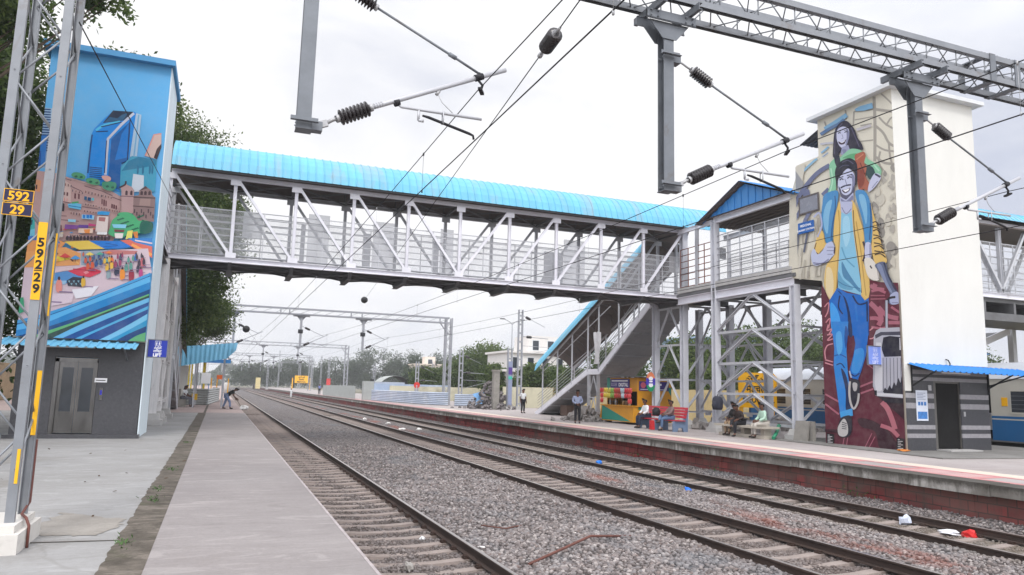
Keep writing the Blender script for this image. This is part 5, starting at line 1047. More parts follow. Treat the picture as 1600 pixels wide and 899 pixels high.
# station name plate on the mural
pz = [atx(1248.5, 350, RX), atx(1273.4, 344.5, RX), atx(1274.5, 361, RX), atx(1251, 367, RX)]
ys_ = (pz[0].y + pz[3].y) / 2, (pz[1].y + pz[2].y) / 2; z0 = (pz[3].z + pz[2].z) / 2; z1 = (pz[0].z + pz[1].z) / 2
t = thing('station_plate', 'small blue station name plate on the tan mural beside the window', 'sign', (RX - .06, (ys_[0] + ys_[1]) / 2, z0))
b = MB(); b.box((RX - .09, ys_[1], z0), (RX - .06, ys_[0], z1)); b.build('board', mat('plate blue', S(28, 92, 168), .5), t); yc = (ys_[0] + ys_[1]) / 2
lettering('MEDCHAL', .13, (RX - .094, yc, z0 + (z1 - z0) * .58), (0, -1, 0), (0, 0, 1), white_p, t, bold=.002); lettering('RAILWAY STATION', .105, (RX - .094, yc, z0 + (z1 - z0) * .2), (0, -1, 0), (0, 0, 1), white_p, t, bold=.002)
wn = MB(); w0 = atx(1251, 310, RX); w1 = atx(1284, 328, RX); wy0, wy1, wz0, wz1 = 21.48, 22.42, 8.86, 9.46
wn.box((RX - .07, wy0 - .06, wz0 - .06), (RX - .045, wy1 + .06, wz0)); wn.box((RX - .07, wy0 - .06, wz1), (RX - .045, wy1 + .06, wz1 + .06)); wn.box((RX - .07, wy0 - .06, wz0), (RX - .045, wy0, wz1)); wn.box((RX - .07, wy1, wz0), (RX - .045, wy1 + .06, wz1)); o = wn.build('window', mat('window trim', S(90, 84, 84), .7), rt)
b = MB(); b.box((RX - .06, wy0, wz0), (RX - .05, wy1, wz1)); b.build('pane', mat('dusty window pane', S(124, 126, 138), .25, 0, .1, 2, spec=.6), o)
# granite ground storey
x0, x1 = 21.3, 25.0
gz = [(0, .42, 0), (.42, .56, 1), (.56, .7, 0), (.7, .84, 1), (.84, 1.38, 0), (1.38, 1.56, 1), (1.56, 1.72, 0), (1.72, 1.88, 1), (1.88, 2.3, 0), (2.3, 2.42, 1), (2.42, 2.52, 0), (2.52, 2.66, 1), (2.66, 2.86, 0)]
b = MB()
for za, zb, mm in gz:
    d = .004 if mm else 0
    b.box((RX + .01, RY0 + .005 - d, za), (22.36, RY0 + .19, zb), mm); b.box((23.62, RY0 + .005 - d, za), (25.0, RY0 + .19, zb), mm)
    if za >= 2.3: b.box((22.36, RY0 + .005 - d, za), (23.62, RY0 + .19, zb), mm)
b.build('granite_cladding', [granite, granite_g], rt)
b = MB(); b.box((22.36, RY0 + .02, .05), (22.48, RY0 + .12, 2.3)); b.box((23.6, RY0 + .04, .05), (23.64, RY0 + .12, 2.3)); b.box((22.48, RY0 + .04, 2.24), (23.6, RY0 + .12, 2.3)); b.build('door_frame', mat('dull door frame', S(104, 102, 98), .5, .3), rt)
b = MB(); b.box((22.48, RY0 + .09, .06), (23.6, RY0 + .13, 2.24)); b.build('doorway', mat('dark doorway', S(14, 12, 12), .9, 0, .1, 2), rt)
b = MB(); b.box((RX - .012, RY0 - .012, 1.95), (RX + .28, RY0 + .06, 2.86)); b.build('wall_edge', white_wall, rt)
b = MB(); b.box((22.4, RY0 - .5, 0), (23.9, RY0 + .02, .05)); b.build('threshold', conc, rt)
b = MB(); b.box((21.52, RY0 - .012, .98), (22.04, RY0 - .003, 1.98)); po = b.build('poster', mat('white poster', S(212, 218, 230), .5, 0, .04, 3), rt)
b = MB(); b.box((21.57, RY0 - .015, 1.04), (22.0, RY0 - .0125, 1.28)); b.box((21.6, RY0 - .015, 1.48), (21.7, RY0 - .0125, 1.6)); b.box((21.73, RY0 - .015, 1.48), (21.83, RY0 - .0125, 1.6)); b.box((21.87, RY0 - .015, 1.48), (21.97, RY0 - .0125, 1.6)); b.build('picture', mat('poster picture', S(70, 130, 200), .5, 0, .4, 14), po)
b = MB()
for k in range(5): b.box((21.57, RY0 - .015, 1.68 + k * .05), (21.95 - (k % 2) * .1, RY0 - .0125, 1.695 + k * .05))
b.build('lettering', mat('poster ink', S(110, 120, 150), .6), po)
for q in (((22.1, RY0 - .02, 1.98), (22.24, RY0 - .001, 2.16)), ((23.72, RY0 - .02, 1.14), (23.8, RY0 - .001, 1.3))): b = MB(); b.box(*q); b.build('switch_box', alu, rt)
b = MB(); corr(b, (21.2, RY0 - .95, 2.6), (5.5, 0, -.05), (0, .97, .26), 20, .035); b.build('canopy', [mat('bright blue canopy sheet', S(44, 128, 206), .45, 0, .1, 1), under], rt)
for x in (21.35, 25.0):
    b = MB(); b.bar((x, RY0 - .0, 2.1), (x, RY0 - .9, 2.58), .045); b.bar((x, RY0 - .02, 1.9), (x, RY0 - .02, 2.85), .05)
    if x > 22: b.bar((25.0, RY0 - .05, 2.2), (26.4, RY0 - .4, 2.6), .04)
    b.build('canopy_bracket', black, rt)
b = MB(); b.box((22.3, RY0 - .42, 2.55), (23.6, RY0 - .37, 2.6)); b.build('tube_light', white_p, rt)
b = MB(); b.path([(23.0, RY0 - .005, 3.05), (23.0, RY0 - .1, 3.02), (23.08, RY0 - .1, 2.9), (23.14, RY0 - .03, 2.84)], .02, 6); b.build('cable', black, rt)
# raised concrete apron by the tower
b = MB(); b.prism([(19.6, 15.6, -.019), (27.9, 15.0, -.019), (27.9, 24, -.019), (20.2, 24, -.019)], (0, 0, .032)); struct(b.build('tower_apron', ground_mat('rough grey apron', S(124, 122, 119), S(94, 92, 89), S(146, 144, 141), .9, 7, S(92, 88, 82), .3, .95, .5)))
crumple('floor_mat', 'orange brown flat mat lying at the corner of the white tower', 'mat', S(196, 120, 50), Vector((20.75, 17.9, .03)), (.32, .2, .03), 31, .8, .9)
# ================================================================ FOOT OVERBRIDGE
def screen_mat():
    m, nt, b = newmat('chain link mesh'); v = mapping(nt, (1, 1, 1), 'Object'); sp = nd(nt, 'ShaderNodeSeparateXYZ'); nt.links.new(v, sp.inputs[0])
    def m2(op, a, c):
        k = nd(nt, 'ShaderNodeMath', operation=op)
        for i, val in enumerate((a, c)):
            if isinstance(val, (int, float)): k.inputs[i].default_value = val
            else: nt.links.new(val, k.inputs[i])
        return k.outputs[0]
    h = m2('ADD', sp.outputs[0], sp.outputs[1])
    def fam(s_):
        a = m2('MULTIPLY', m2('ADD', h, m2('MULTIPLY', sp.outputs[2], s_)), 15.0); f = m2('FRACT', a, 0); return m2('LESS_THAN', f, .12)
    k = m2('MAXIMUM', fam(1.0), fam(-1.0)); tr = nd(nt, 'ShaderNodeBsdfTransparent'); mx = nd(nt, 'ShaderNodeMixShader')
    b.inputs['Base Color'].default_value = S(204, 205, 210); b.inputs['Roughness'].default_value = .5
    o = nt.nodes['Material Output']; nt.links.new(k, mx.inputs[0]); nt.links.new(tr.outputs[0], mx.inputs[1]); nt.links.new(b.outputs[0], mx.inputs[2]); nt.links.new(mx.outputs[0], o.inputs['Surface']); return m
mesh_m = screen_mat()
def arch(b, O, D, Lt, half, rise, length, pitch, rib=.028, n=12, th=.03, m=0, mu=1, rw=.03):
    """barrel roof of ribbed sheet: O middle of the springing line at the start, D along, Lt across"""
    O, D, Lt = Vector(O), Vector(D).normalized(), Vector(Lt).normalized(); U = Lt.cross(D).normalized()
    if U.z < 0: U = -U
    Rr = (half * half + rise * rise) / (2 * rise); a0 = math.asin(min(1, half / Rr))
    ss = [(0, 0)]; k = pitch * .5
    while k < length - .05: ss += [(k - rw, 0), (k - rw * .5, rib), (k + rw * .5, rib), (k + rw, 0)]; k += pitch
    ss.append((length, 0)); N = len(ss); base = len(b.v)
    for s_, e in ss:
        for j in range(n + 1):
            a = -a0 + 2 * a0 * j / n; r_ = Rr + e
            b.v.append(tuple(O + D * s_ + Lt * (math.sin(a) * r_) + U * (math.cos(a) * r_ - (Rr - rise))))
    for i in range(N - 1):
        for j in range(n): b.f.append([base + i * (n + 1) + j, base + i * (n + 1) + j + 1, base + (i + 1) * (n + 1) + j + 1, base + (i + 1) * (n + 1) + j]); b.m.append(m); b.sm.append(False)
    base = len(b.v)
    for s_ in (0, length):
        for j in range(n + 1):
            a = -a0 + 2 * a0 * j / n; b.v.append(tuple(O + D * s_ + Lt * (math.sin(a) * (Rr - th)) + U * (math.cos(a) * (Rr - th) - (Rr - rise))))
    for j in range(n): b.f.append([base + j, base + j + 1, base + n + 2 + j, base + n + 1 + j]); b.m.append(mu); b.sm.append(False)
BX0, BX1, BY0, BY1, ZB, ZT = -2.3, 21.45, 31.0, 33.4, 6.45, 9.82
br_ = thing('foot_overbridge', 'long covered steel truss footbridge with an arched blue roof crossing all the tracks', 'footbridge', ((BX0 + BX1) / 2, 32.2, ZB))
NP = 10; xp = [BX0 + (BX1 - BX0) * i / NP for i in range(NP + 1)]
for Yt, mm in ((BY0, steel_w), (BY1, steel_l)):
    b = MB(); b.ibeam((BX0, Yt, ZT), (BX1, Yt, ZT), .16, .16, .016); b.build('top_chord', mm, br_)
    b = MB(); b.ibeam((BX0, Yt, ZB), (BX1, Yt, ZB), .18, .2, .016)
    for x in xp: b.box((x - .12, Yt - .02, ZB + .1), (x + .12, Yt + .02, ZB + .24))
    b.build('bottom_chord', mm, br_)
    for i, x in enumerate(xp):
        b = MB(); b.ibeam((x, Yt, ZB + .1), (x, Yt, ZT - .08), .12, .13, .014, up=(1, 0, 0)); b.box((x - .2, Yt - .078, ZT - .32), (x + .2, Yt - .068, ZT - .085)); b.box((x - .2, Yt - .078, ZB + .105), (x + .2, Yt - .068, ZB + .3)); b.build('post', mm, br_)
    for i in range(NP):
        a, c_ = (ZT - .12, ZB + .14) if i < NP / 2 else (ZB + .14, ZT - .12)
        b = MB(); b.chan((xp[i] + .06, Yt, a), (xp[i + 1] - .06, Yt, c_), .1, .12, .014, up=(0, 1, 0)); b.build('diagonal', mm, br_)
b = MB(); arch(b, (BX0 - .0, 32.2, ZT + .1), (1, 0, 0), (0, 1, 0), 1.78, 1.42, BX1 - BX0 + 2.2, .33); b.build('roof', [blue_roof, roof_in], br_)
b = MB()
for yy in (30.55, 33.85): b.bar((BX0, yy, ZT + .07), (BX1 + .6, yy, ZT + .07), .05, .05)
for i, x in enumerate(xp):
    b.bar((x, BY0, ZT + .02), (x, BY1, ZT + .02), .08, .1)
    if i < NP:
        b.bar((x, BY0 + .1, ZT - .05), (xp[i + 1], BY1 - .1, ZT - .05), .05); b.bar((x, BY1 - .1, ZT - .02), (xp[i + 1], BY0 + .1, ZT - .02), .05)
    pr = [Vector((x, 32.2 + 1.66 * math.sin(a), ZT + .08 + 1.36 * math.cos(a))) for a in [(-1.5 + 3 * k / 8) for k in range(9)]]; b.path(pr, .03, 5)
for yy in (31.3, 32.2, 33.1): b.bar((BX0, yy, ZT + .7 + .6 * math.cos((yy - 32.2) * 1.5)), (BX1, yy, ZT + .7 + .6 * math.cos((yy - 32.2) * 1.5)), .05)
b.build('roof_bracing', under, br_)
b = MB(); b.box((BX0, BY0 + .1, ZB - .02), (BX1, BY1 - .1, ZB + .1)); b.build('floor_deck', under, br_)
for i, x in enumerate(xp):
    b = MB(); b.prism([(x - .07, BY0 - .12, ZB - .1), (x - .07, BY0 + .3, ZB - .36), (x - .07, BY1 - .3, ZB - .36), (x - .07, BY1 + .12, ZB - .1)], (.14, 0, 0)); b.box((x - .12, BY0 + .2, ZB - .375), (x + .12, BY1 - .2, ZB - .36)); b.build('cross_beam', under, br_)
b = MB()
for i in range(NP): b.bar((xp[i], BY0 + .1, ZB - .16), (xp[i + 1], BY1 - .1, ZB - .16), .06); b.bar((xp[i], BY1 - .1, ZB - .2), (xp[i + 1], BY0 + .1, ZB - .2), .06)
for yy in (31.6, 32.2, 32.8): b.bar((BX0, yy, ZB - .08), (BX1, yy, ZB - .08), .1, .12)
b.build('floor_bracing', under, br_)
def railing(parent, p, q, z0, z1, n, posts, m=steel_l, mesh_=True, r=.022, off=(0, 0, 0)):
    p, q = Vector(p), Vector(q); o = Vector(off); b = MB()
    for i in range(n): z = Vector((0, 0, z0 + (z1 - z0) * i / (n - 1))); b.tube(p + z + o, q + z + o, r, 6)
    for i in range(posts + 1): c = p.lerp(q, i / posts) + o; b.bar(c + Vector((0, 0, z0 - .05)), c + Vector((0, 0, z1 + .02)), .035)
    R_ = b.build('railing', m, parent)
    if mesh_:
        b = MB(); nrm = (q - p).cross(Vector((0, 0, 1))).normalized() * .03; b.poly([p + o + nrm + Vector((0, 0, z0)), q + o + nrm + Vector((0, 0, z0)), q + o + nrm + Vector((0, 0, z1)), p + o + nrm + Vector((0, 0, z1))]); b.build('mesh_screen', mesh_m, parent)
    return R_
railing(br_, (BX0, BY0 + .14, 0), (BX1, BY0 + .14, 0), ZB + .22, ZB + 2.05, 8, 20)
railing(br_, (BX0, BY1 - .14, 0), (BX1, BY1 - .14, 0), ZB + .22, ZB + 2.3, 8, 20)
def sheer(name, c, f):
    m = simple(name, c, .6, 0, .06, 1.5); nt = m.node_tree; bs_ = nt.nodes['Principled BSDF']; tl_ = nd(nt, 'ShaderNodeBsdfTranslucent'); tl_.inputs[0].default_value = c; mx = nd(nt, 'ShaderNodeMixShader'); mx.inputs[0].default_value = f
    nt.links.new(bs_.outputs[0], mx.inputs[1]); nt.links.new(tl_.outputs[0], mx.inputs[2]); tp_ = nd(nt, 'ShaderNodeBsdfTransparent'); m2_ = nd(nt, 'ShaderNodeMixShader'); m2_.inputs[0].default_value = .55 if f > .7 else .25; nt.links.new(mx.outputs[0], m2_.inputs[1]); nt.links.new(tp_.outputs[0], m2_.inputs[2]); nt.links.new(m2_.outputs[0], nt.nodes['Material Output'].inputs[0]); return m
pan_w = sheer('white translucent panel', S(236, 237, 242), .75); pan_g = sheer('grey translucent panel', S(196, 198, 204), .6)
for x0, x1, y0, y1, mm in ((378, 412, 334, 372, pan_w), (467, 478, 352, 412, pan_g), (478, 516, 338, 412, pan_w), (565, 580, 366, 418, pan_g), (580, 620, 350, 420, pan_w), (674, 686, 378, 428, pan_g), (686, 709, 360, 430, pan_w), (849, 880, 396, 446, pan_g), (880, 914, 378, 448, pan_w), (1046, 1064, 395, 425, pan_w)):
    p = aty(x0, y1, BY1 + .1); q = aty(x1, y0, BY1 + .1); b = MB(); b.box((p.x, BY1 + .09, max(p.z, ZB + .15)), (q.x, BY1 + .11, q.z)); b.build('hoarding_panel', mm, br_)
# end frame columns
def column(parent, x, y, z0, z1, w=.3, name='column', m=steel_c):
    b = MB(); b.ibeam((x, y, z0), (x, y, z1), w, w, .02, up=(0, 1, 0)); b.box((x - w * .48, y - w * .42, z0), (x + w * .48, y - w * .38, z1)); b.box((x - w * .48, y + w * .38, z0), (x + w * .48, y + w * .42, z1))
    o = b.build(name, m, parent)
    b = MB(); h = .42
    b.add([(x - .36, y - .36, -.03), (x + .36, y - .36, -.03), (x + .36, y + .36, -.03), (x - .36, y + .36, -.03), (x - .22, y - .22, h), (x + .22, y - .22, h), (x + .22, y + .22, h), (x - .22, y + .22, h)], [(0, 1, 5, 4), (1, 2, 6, 5), (2, 3, 7, 6), (3, 0, 4, 7), (4, 5, 6, 7), (0, 3, 2, 1)]); b.box((x - .36, y - .36, -.04), (x + .36, y + .36, .2))
    b.build('footing', conc, o); return o
def lam(parent, P, Q, levels, s=.09, m=steel_l):
    """horizontals and inverted V braces between two columns P and Q (x,y)"""
    P = Vector((P[0], P[1], 0)); Q = Vector((Q[0], Q[1], 0)); Mi = (P + Q) / 2
    for i, z in enumerate(levels):
        Z = Vector((0, 0, z)); b = MB(); b.chan(P + Z, Q + Z, s, s * 1.2, .012); b.box(Mi + Z - Vector((.16, .02, .16)), Mi + Z + Vector((.16, .02, .05))) if abs((Q - P).x) > abs((Q - P).y) else b.box(Mi + Z - Vector((.02, .2, .16)), Mi + Z + Vector((.02, .2, .05))); b.build('horizontal_brace', m, parent)
        if i + 1 < len(levels):
            Z2 = Vector((0, 0, levels[i + 1]))
            for E_ in (P, Q): b = MB(); b.angle(Mi + Z, E_ + Z2, s, .012); b.angle(Mi + Z, E_ + Z2, -s * .9, -.012); b.build('diagonal_brace', m, parent)
ld = thing('bridge_landing', 'raised steel landing on braced columns with a blue gabled roof beside the white tower', 'landing', (21.1, 28, 0))
FC = [(21.1, 22.95), (21.1, 28.0), (21.42, 30.98), (21.32, 33.38)]; BC = [(24.0, 27.95), (24.0, 30.7), (24.0, 33.3), (24.0, 23.0)]
for x, y in FC: column(ld, x, y, .3, 6.1 if y < 24 else (9.75 if y < 32 else 6.4))
for x, y in BC: column(ld, x, y, .3, 6.2)
lam(ld, FC[0], FC[1], (6.0, 4.45, 3.05, 1.72, .5)); lam(ld, BC[3], BC[0], (6.0, 4.45, 3.05, 1.72, .5)); lam(ld, FC[0], BC[3], (6.0, 4.45, 3.05, 1.72, .5), .07); lam(ld, FC[1], BC[0], (6.0, 4.45, 3.05, 1.72, .5), .07)
lam(ld, FC[2], FC[3], (6.0, 4.1, 2.35, .8), .08); lam(ld, BC[1], BC[2], (6.0, 4.1, 2.35, .8), .08); lam(ld, FC[2], BC[1], (6.0, 4.1, 2.35, .8), .07); lam(ld, BC[0], BC[1], (6.0, 4.1, 2.35, .8), .08)
b = MB(); b.box((21.0, 22.8, 6.42), (24.2, 33.7, 6.56)); b.build('floor_slab', under, ld)
for y0, y1 in ((22.95, 28.0), (28.0, 31.0)):
    b = MB(); b.ibeam((21.1, y0, 6.22), (21.1, y1, 6.22), .2, .36, .02); b.build('floor_beam', steel_w, ld)
b = MB(); b.box((20.98, 23.0, 6.58), (21.1, 27.85, 6.84)); b.box((20.98, 28.15, 6.58), (21.1, 30.9, 6.84)); b.build('kerb', conc, ld)
for y in (22.95, 25.4, 28, 30.8): b = MB(); b.ibeam((21.1, y, 6.25), (24, y, 6.25), .16, .3, .016); b.build('floor_beam', under, ld)
for (x, y) in ((21.1, 29.4), (24.0, 28), (24, 30.7), (24, 25.4), (22.6, 33.4)): b = MB(); b.ibeam((x, y, 6.5), (x, y, 9.8), .14, .14, .014, up=(0, 1, 0)); b.build('roof_post', steel_l, ld)
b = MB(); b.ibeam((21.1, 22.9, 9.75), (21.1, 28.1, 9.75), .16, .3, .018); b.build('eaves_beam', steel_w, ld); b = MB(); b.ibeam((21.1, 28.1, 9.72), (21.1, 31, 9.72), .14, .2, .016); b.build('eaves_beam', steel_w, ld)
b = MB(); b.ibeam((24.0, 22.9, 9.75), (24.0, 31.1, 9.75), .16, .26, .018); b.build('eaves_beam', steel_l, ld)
railing(ld, (21.12, 22.95, 0), (21.12, 27.9, 0), 6.9, 9.0, 8, 6); railing(ld, (21.12, 28.2, 0), (21.12, 30.8, 0), 6.9, 8.8, 7, 4, mat('rusty railing', S(136, 92, 80), .7, .1, .3, 6), False); railing(ld, (23.95, 23, 0), (23.95, 30.5, 0), 6.9, 8.8, 7, 9, steel_l)
b = MB(); AP = (25.75, 11.05); e0, e1 = (29.0, 9.72), (22.5, 9.75)
for (ya, za), (yb, zb) in ((AP, e0), (AP, e1)):
    corr(b, (20.7, ya, za), (4.0, 0, 0), (0, yb - ya, zb - za), 16, .03, 0, 1, .03)
b.build('gable_roof', [blue_dk, roof_in], ld)
b = MB(); nn = 26; vs = []
for i in range(nn + 1):
    y = 22.7 + (28.75 - 22.7) * i / nn; zt = 11.0 - abs(y - 25.75) * (1.3 / 3.25) - .05
    for xo in ((.0, .03) if i % 2 else (.03, .0)): vs.append((y, zt, xo))
fs = []; pv = []
for k in range(0, len(vs)): y, zt, xo = vs[k]; pv += [(20.98 + xo, y, 9.92 if zt > 9.93 else zt - .01), (20.98 + xo, y, max(zt, 9.9))]
for k in range(len(vs) - 1): fs.append((2 * k, 2 * k + 2, 2 * k + 3, 2 * k + 1))
b.add(pv, fs); b.build('gable_cladding', blue_dk, ld)
b = MB()
for k in range(9): b.bar((20.9 + k * .4, 22.8, 9.86), (20.9 + k * .4, 28.8, 9.86), .03, .05)
b.poly([(20.9, 22.7, 9.9), (24.4, 22.7, 9.9), (24.4, 28.7, 9.9), (20.9, 28.7, 9.9)]); b.build('ceiling', roof_in, ld)
b = MB(); b.box((22.6, 29.9, 8.4), (23.2, 29.95, 8.95)); b.build('hanging_board', under, ld)

# ---------------------------------------------------------------- covered stairs
def staircase(label, X0, X1, roofX0, roofX1):
    t = thing('covered_stair', label, 'staircase', (X0, 48.8, 0)); W = X1 - X0
    fl = [((48.8, 0), (40.85, 2.92)), ((39.35, 2.92), (33.7, 6.45))]
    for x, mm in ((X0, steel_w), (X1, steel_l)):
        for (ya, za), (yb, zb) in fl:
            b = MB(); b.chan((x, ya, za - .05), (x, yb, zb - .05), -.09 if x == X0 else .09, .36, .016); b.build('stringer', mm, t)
        b = MB(); b.chan((x, 40.85, 2.85), (x, 39.3, 2.85), -.09 if x == X0 else .09, .34, .016); b.build('stringer', mm, t)
    for fi, ((ya, za), (yb, zb)) in enumerate(fl):
        n = 17 if fi == 0 else 20; b = MB()
        for k in range(n):
            y0 = ya + (yb - ya) * k / n; z = za + (zb - za) * (k + 1) / n; d = abs(yb - ya) / n; b.box((X0 + .02, y0 - d - .03, z - .05), (X1 - .02, y0, z)); b.box((X0 + .02, y0 - .03, z - (zb - za) / n), (X1 - .02, y0, z - .05))
        b.build('steps', conc_d, t)
        b = MB(); b.prism([(X0 + .03, ya - .2, za - .2), (X0 + .03, yb, zb - .2), (X0 + .03, yb, zb - .26), (X0 + .03, ya - .2, za - .26)], (W - .06, 0, 0))
        for k in range(1, 6): y0 = ya + (yb - ya) * k / 6; z = za + (zb - za) * k / 6; b.bar((X0, y0, z - .3), (X1, y0, z - .3), .1, .14)
        b.build('soffit', mat('grey stair soffit', S(142, 142, 144), .7, 0, .16, 1.2, S(104, 100, 98), .58), t)
    b = MB(); b.box((X0 + .02, 39.3, 2.8), (X1 - .02, 40.85, 2.92)); b.build('half_landing', under, t)
    for x in (X0 + .05, X1 - .05):
        for y in (39.5, 40.7): b = MB(); b.ibeam((x, y, 0), (x, y, 2.7), .16, .16, .014, up=(0, 1, 0)); b.build('leg', steel_l, t)
        b = MB()
        for (za, zb) in ((2.6, 1.3), (1.3, .1)): b.bar((x, 40.1, za), (x, 39.5, zb), .05); b.bar((x, 40.1, za), (x, 40.7, zb), .05); b.bar((x, 39.5, zb), (x, 40.7, zb), .05)
        b.build('leg_brace', steel_l, t)
    def zstair(y):
        if y > 40.85: return (48.8 - y) / 7.95 * 2.92
        if y > 39.35: return 2.92
        return 2.92 + (39.35 - y) / 5.65 * 3.53
    def zroof(y): return 3.0 + (48.3 - y) * .438
    for x in (X0 - .0, X1):
        for y in (47.6, 45.2, 43.0, 40.8, 39.4, 37.0, 34.8):
            b = MB(); b.bar((x, y, zstair(y) - .05), (x, y, zroof(y) + .04), .075); b.build('roof_post', steel_l, t)
        b = MB()
        for (y0, y1) in ((48.4, 40.85), (39.35, 34)):
            for k in range(6): h = .2 + k * .2; b.tube((x, y0, zstair(y0) + h), (x, y1, zstair(y1) + h), .016, 5)
        b.tube((x, 47.8, zstair(47.8) + 2.5), (x, 38, zstair(38) + 2.9), .025, 5)
        b.bar((x, 47.9, zroof(47.9) + .02), (x, 34.2, zroof(34.2) + .02), .08, .1); b.build('railing', steel_l, t)
    b = MB()
    for k in range(22):
        y = 47.9 - k * .64; z = zroof(y) + .04; xm = (roofX0 + roofX1) / 2; hw = (roofX1 - roofX0) / 2 - .06
        b.path([(xm + hw * math.sin(a), y, z + 1.18 * math.cos(a)) for a in [(-1.5 + 3 * j / 8) for j in range(9)]], .022, 5)
    b.build('roof_bracing', under, t)
    s = math.atan(.438); b = MB(); arch(b, ((roofX0 + roofX1) / 2, 48.4, zroof(48.4) + .03), (0, -math.cos(s), math.sin(s)), (1, 0, 0), (roofX1 - roofX0) / 2, 1.28, 15.6, .33, .02, 14); b.build('roof', [blue_roof, roof_in], t)
    return t
st = staircase('covered stair with an arched blue roof climbing to the bridge behind the snack kiosk', 21.15, 23.6, 20.85, 23.9)
b = MB(); b.box((21.9, 41.2, 5.3), (23.0, 41.3, 6.5)); b.build('grey_board', mat('brown board', S(104, 92, 88), .7), st)
p = aty(894, 556, 39.8); b = MB(); rr = random.Random(2); vs = []
for i in range(7):
    for j in range(9): vs.append((21.05 + .06 * math.sin(i * 1.7 + j * .6), p.y + .0 - i * .13, 3.3 + j * .24 + .03 * math.sin(i * 2)))
b.add(vs, [(i * 9 + j, i * 9 + j + 1, i * 9 + 10 + j, i * 9 + 9 + j) for i in range(6) for j in range(8)], 0, True); o = b.build('hanging_cloth', mat('white cloth', S(206, 204, 206), .8), at=(21.05, p.y, 3.3)); tag(o, 'pale cloth hanging on the stair railing', 'cloth')
cl_ = clone(st, (-25.75, 0, 0), 'covered stair behind the left blue tower, white posts and a blue roof edge')
# steel frame beside the left stair
fr = thing('stair_frame', 'flaking white steel columns carrying the bridge end behind the blue tower', 'steel frame', (-2.3, 31, 0))
fl_w = mat('flaking white steel', S(220, 218, 218), .6, 0, .14, 4, S(118, 102, 94), .6, aniso=(3, 3, .5))
for x, y in ((-2.2, 30.9), (-2.2, 33.4), (-2.15, 36.5), (-4.7, 31), (-4.7, 33.4)): column(fr, x, y, .3, 6.3, .26, m=fl_w)
lam(fr, (-2.2, 30.9), (-2.2, 33.4), (6.0, 4.2, 2.4, .8), .09, fl_w); lam(fr, (-2.2, 33.4), (-2.15, 36.5), (6.0, 4.2, 2.4, .8), .09, fl_w); lam(fr, (-4.7, 31), (-2.2, 30.9), (6.0, 4.2, 2.4), .09, fl_w)
b = MB(); b.box((-5.0, 26.9, 6.4), (-2.2, 33.9, 6.56)); b.ibeam((-2.25, 26.8, 6.25), (-2.25, 33.9, 6.25), .2, .34, .02); b.build('landing_floor', under, fr)
railing(fr, (-2.2, 27, 0), (-2.2, 31, 0), 6.7, 8.8, 8, 4)
b = MB(); b.box((-4.9, 34, .0), (-2.6, 46, .9)); b.build('stair_base', conc_d, fr)


# ---------------------------------------------------------------- bridge beyond the white tower
b2 = thing('foot_overbridge', 'second covered footbridge span leaving the white tower to the right over the parked train', 'footbridge', (31, 23, 6.4))
for Yt in (23.0, 25.6):
    b = MB(); b.ibeam((25, Yt, 9.85), (50, Yt, 9.85), .16, .2, .016); b.build('top_chord', steel_w if Yt < 24 else steel_l, b2)
    b = MB(); b.ibeam((25, Yt, 6.5), (50, Yt, 6.5), .18, .24, .016); b.build('bottom_chord', steel_w if Yt < 24 else steel_l, b2)
    for k in range(12):
        x = 27.4 + k * 1.95
        b = MB()
        if k % 2 == 1: b.ibeam((33.25 + (k - 3) * 1.95, Yt, 6.6), (33.25 + (k - 3) * 1.95, Yt, 9.75), .16, .16, .016, up=(1, 0, 0)); b.build('post', steel_l, b2)
        xa, xb = 33.25 + (k - 3) * 1.95, 33.25 + (k - 2) * 1.95
        b = MB(); z0, z1 = (6.65, 9.75) if k % 2 == 1 else (9.75, 6.65); b.chan((xa, Yt, z0), (xb, Yt, z1), .12, .14, .014, up=(0, 1, 0)); b.build('diagonal', steel_l, b2)
b = MB(); arch(b, (25, 24.3, 10.0), (1, 0, 0), (0, 1, 0), 1.75, .8, 25, .36); b.build('roof', [blue_roof, roof_in], b2)
b = MB(); b.box((25, 23.1, 6.2), (50, 25.5, 6.4)); b.box((25, 23, 5.35), (50, 25.6, 5.7))
for k in range(12): b.box((26 + k * 2, 23, 5.7), (26.15 + k * 2, 25.6, 6.2))
b.build('floor_deck', under, b2); b = MB(); b.box((25, 22.8, 9.7), (50, 25.8, 9.76)); b.build('ceiling', roof_in, b2)
railing(b2, (25, 23.12, 0), (50, 23.12, 0), 6.7, 9.0, 8, 16); railing(b2, (25, 25.5, 0), (50, 25.5, 0), 6.7, 9.0, 8, 16)
for k, c_ in enumerate((S(170, 184, 206), S(90, 130, 176), S(196, 200, 210))): b = MB(); b.box((31.9 + k * .55, 25.66, 6.8), (32.35 + k * .55, 25.68, 8.0 + .3 * k)); b.build('notice_panel', mat('notice panel %d' % k, c_, .6), b2)
s2 = thing('covered_stair', 'grey stair flight with a blue canopy going down under the right footbridge', 'staircase', (36, 27, 0))
b = MB(); b.prism([(30.6, 26.0, 2.9), (38.0, 26.0, 5.5), (38.0, 26.0, 5.15), (30.6, 26.0, 2.55)], (0, .1, 0)); b.build('stringer', steel_w, s2)
b = MB(); b.prism([(30.6, 26.15, 2.7), (38.0, 26.15, 5.3), (38.0, 26.15, 5.2), (30.6, 26.15, 2.6)], (0, 2.2, 0)); b.build('soffit', under, s2)
b = MB(); corr(b, (31.5, 25.2, 3.5 - .6), (3.8, 0, 1.1), (0, .9, .3), 14, .03); b.build('canopy', [blue_dk, roof_in], s2)
for x, y, w_ in ((34.7, 26.25, .28), (38.5, 26.25, .28), (34.7, 28.4, .24)): b = MB(); b.bar((x, y, 0), (x, y, 6.2), w_); b.build('leg', steel_l, s2)
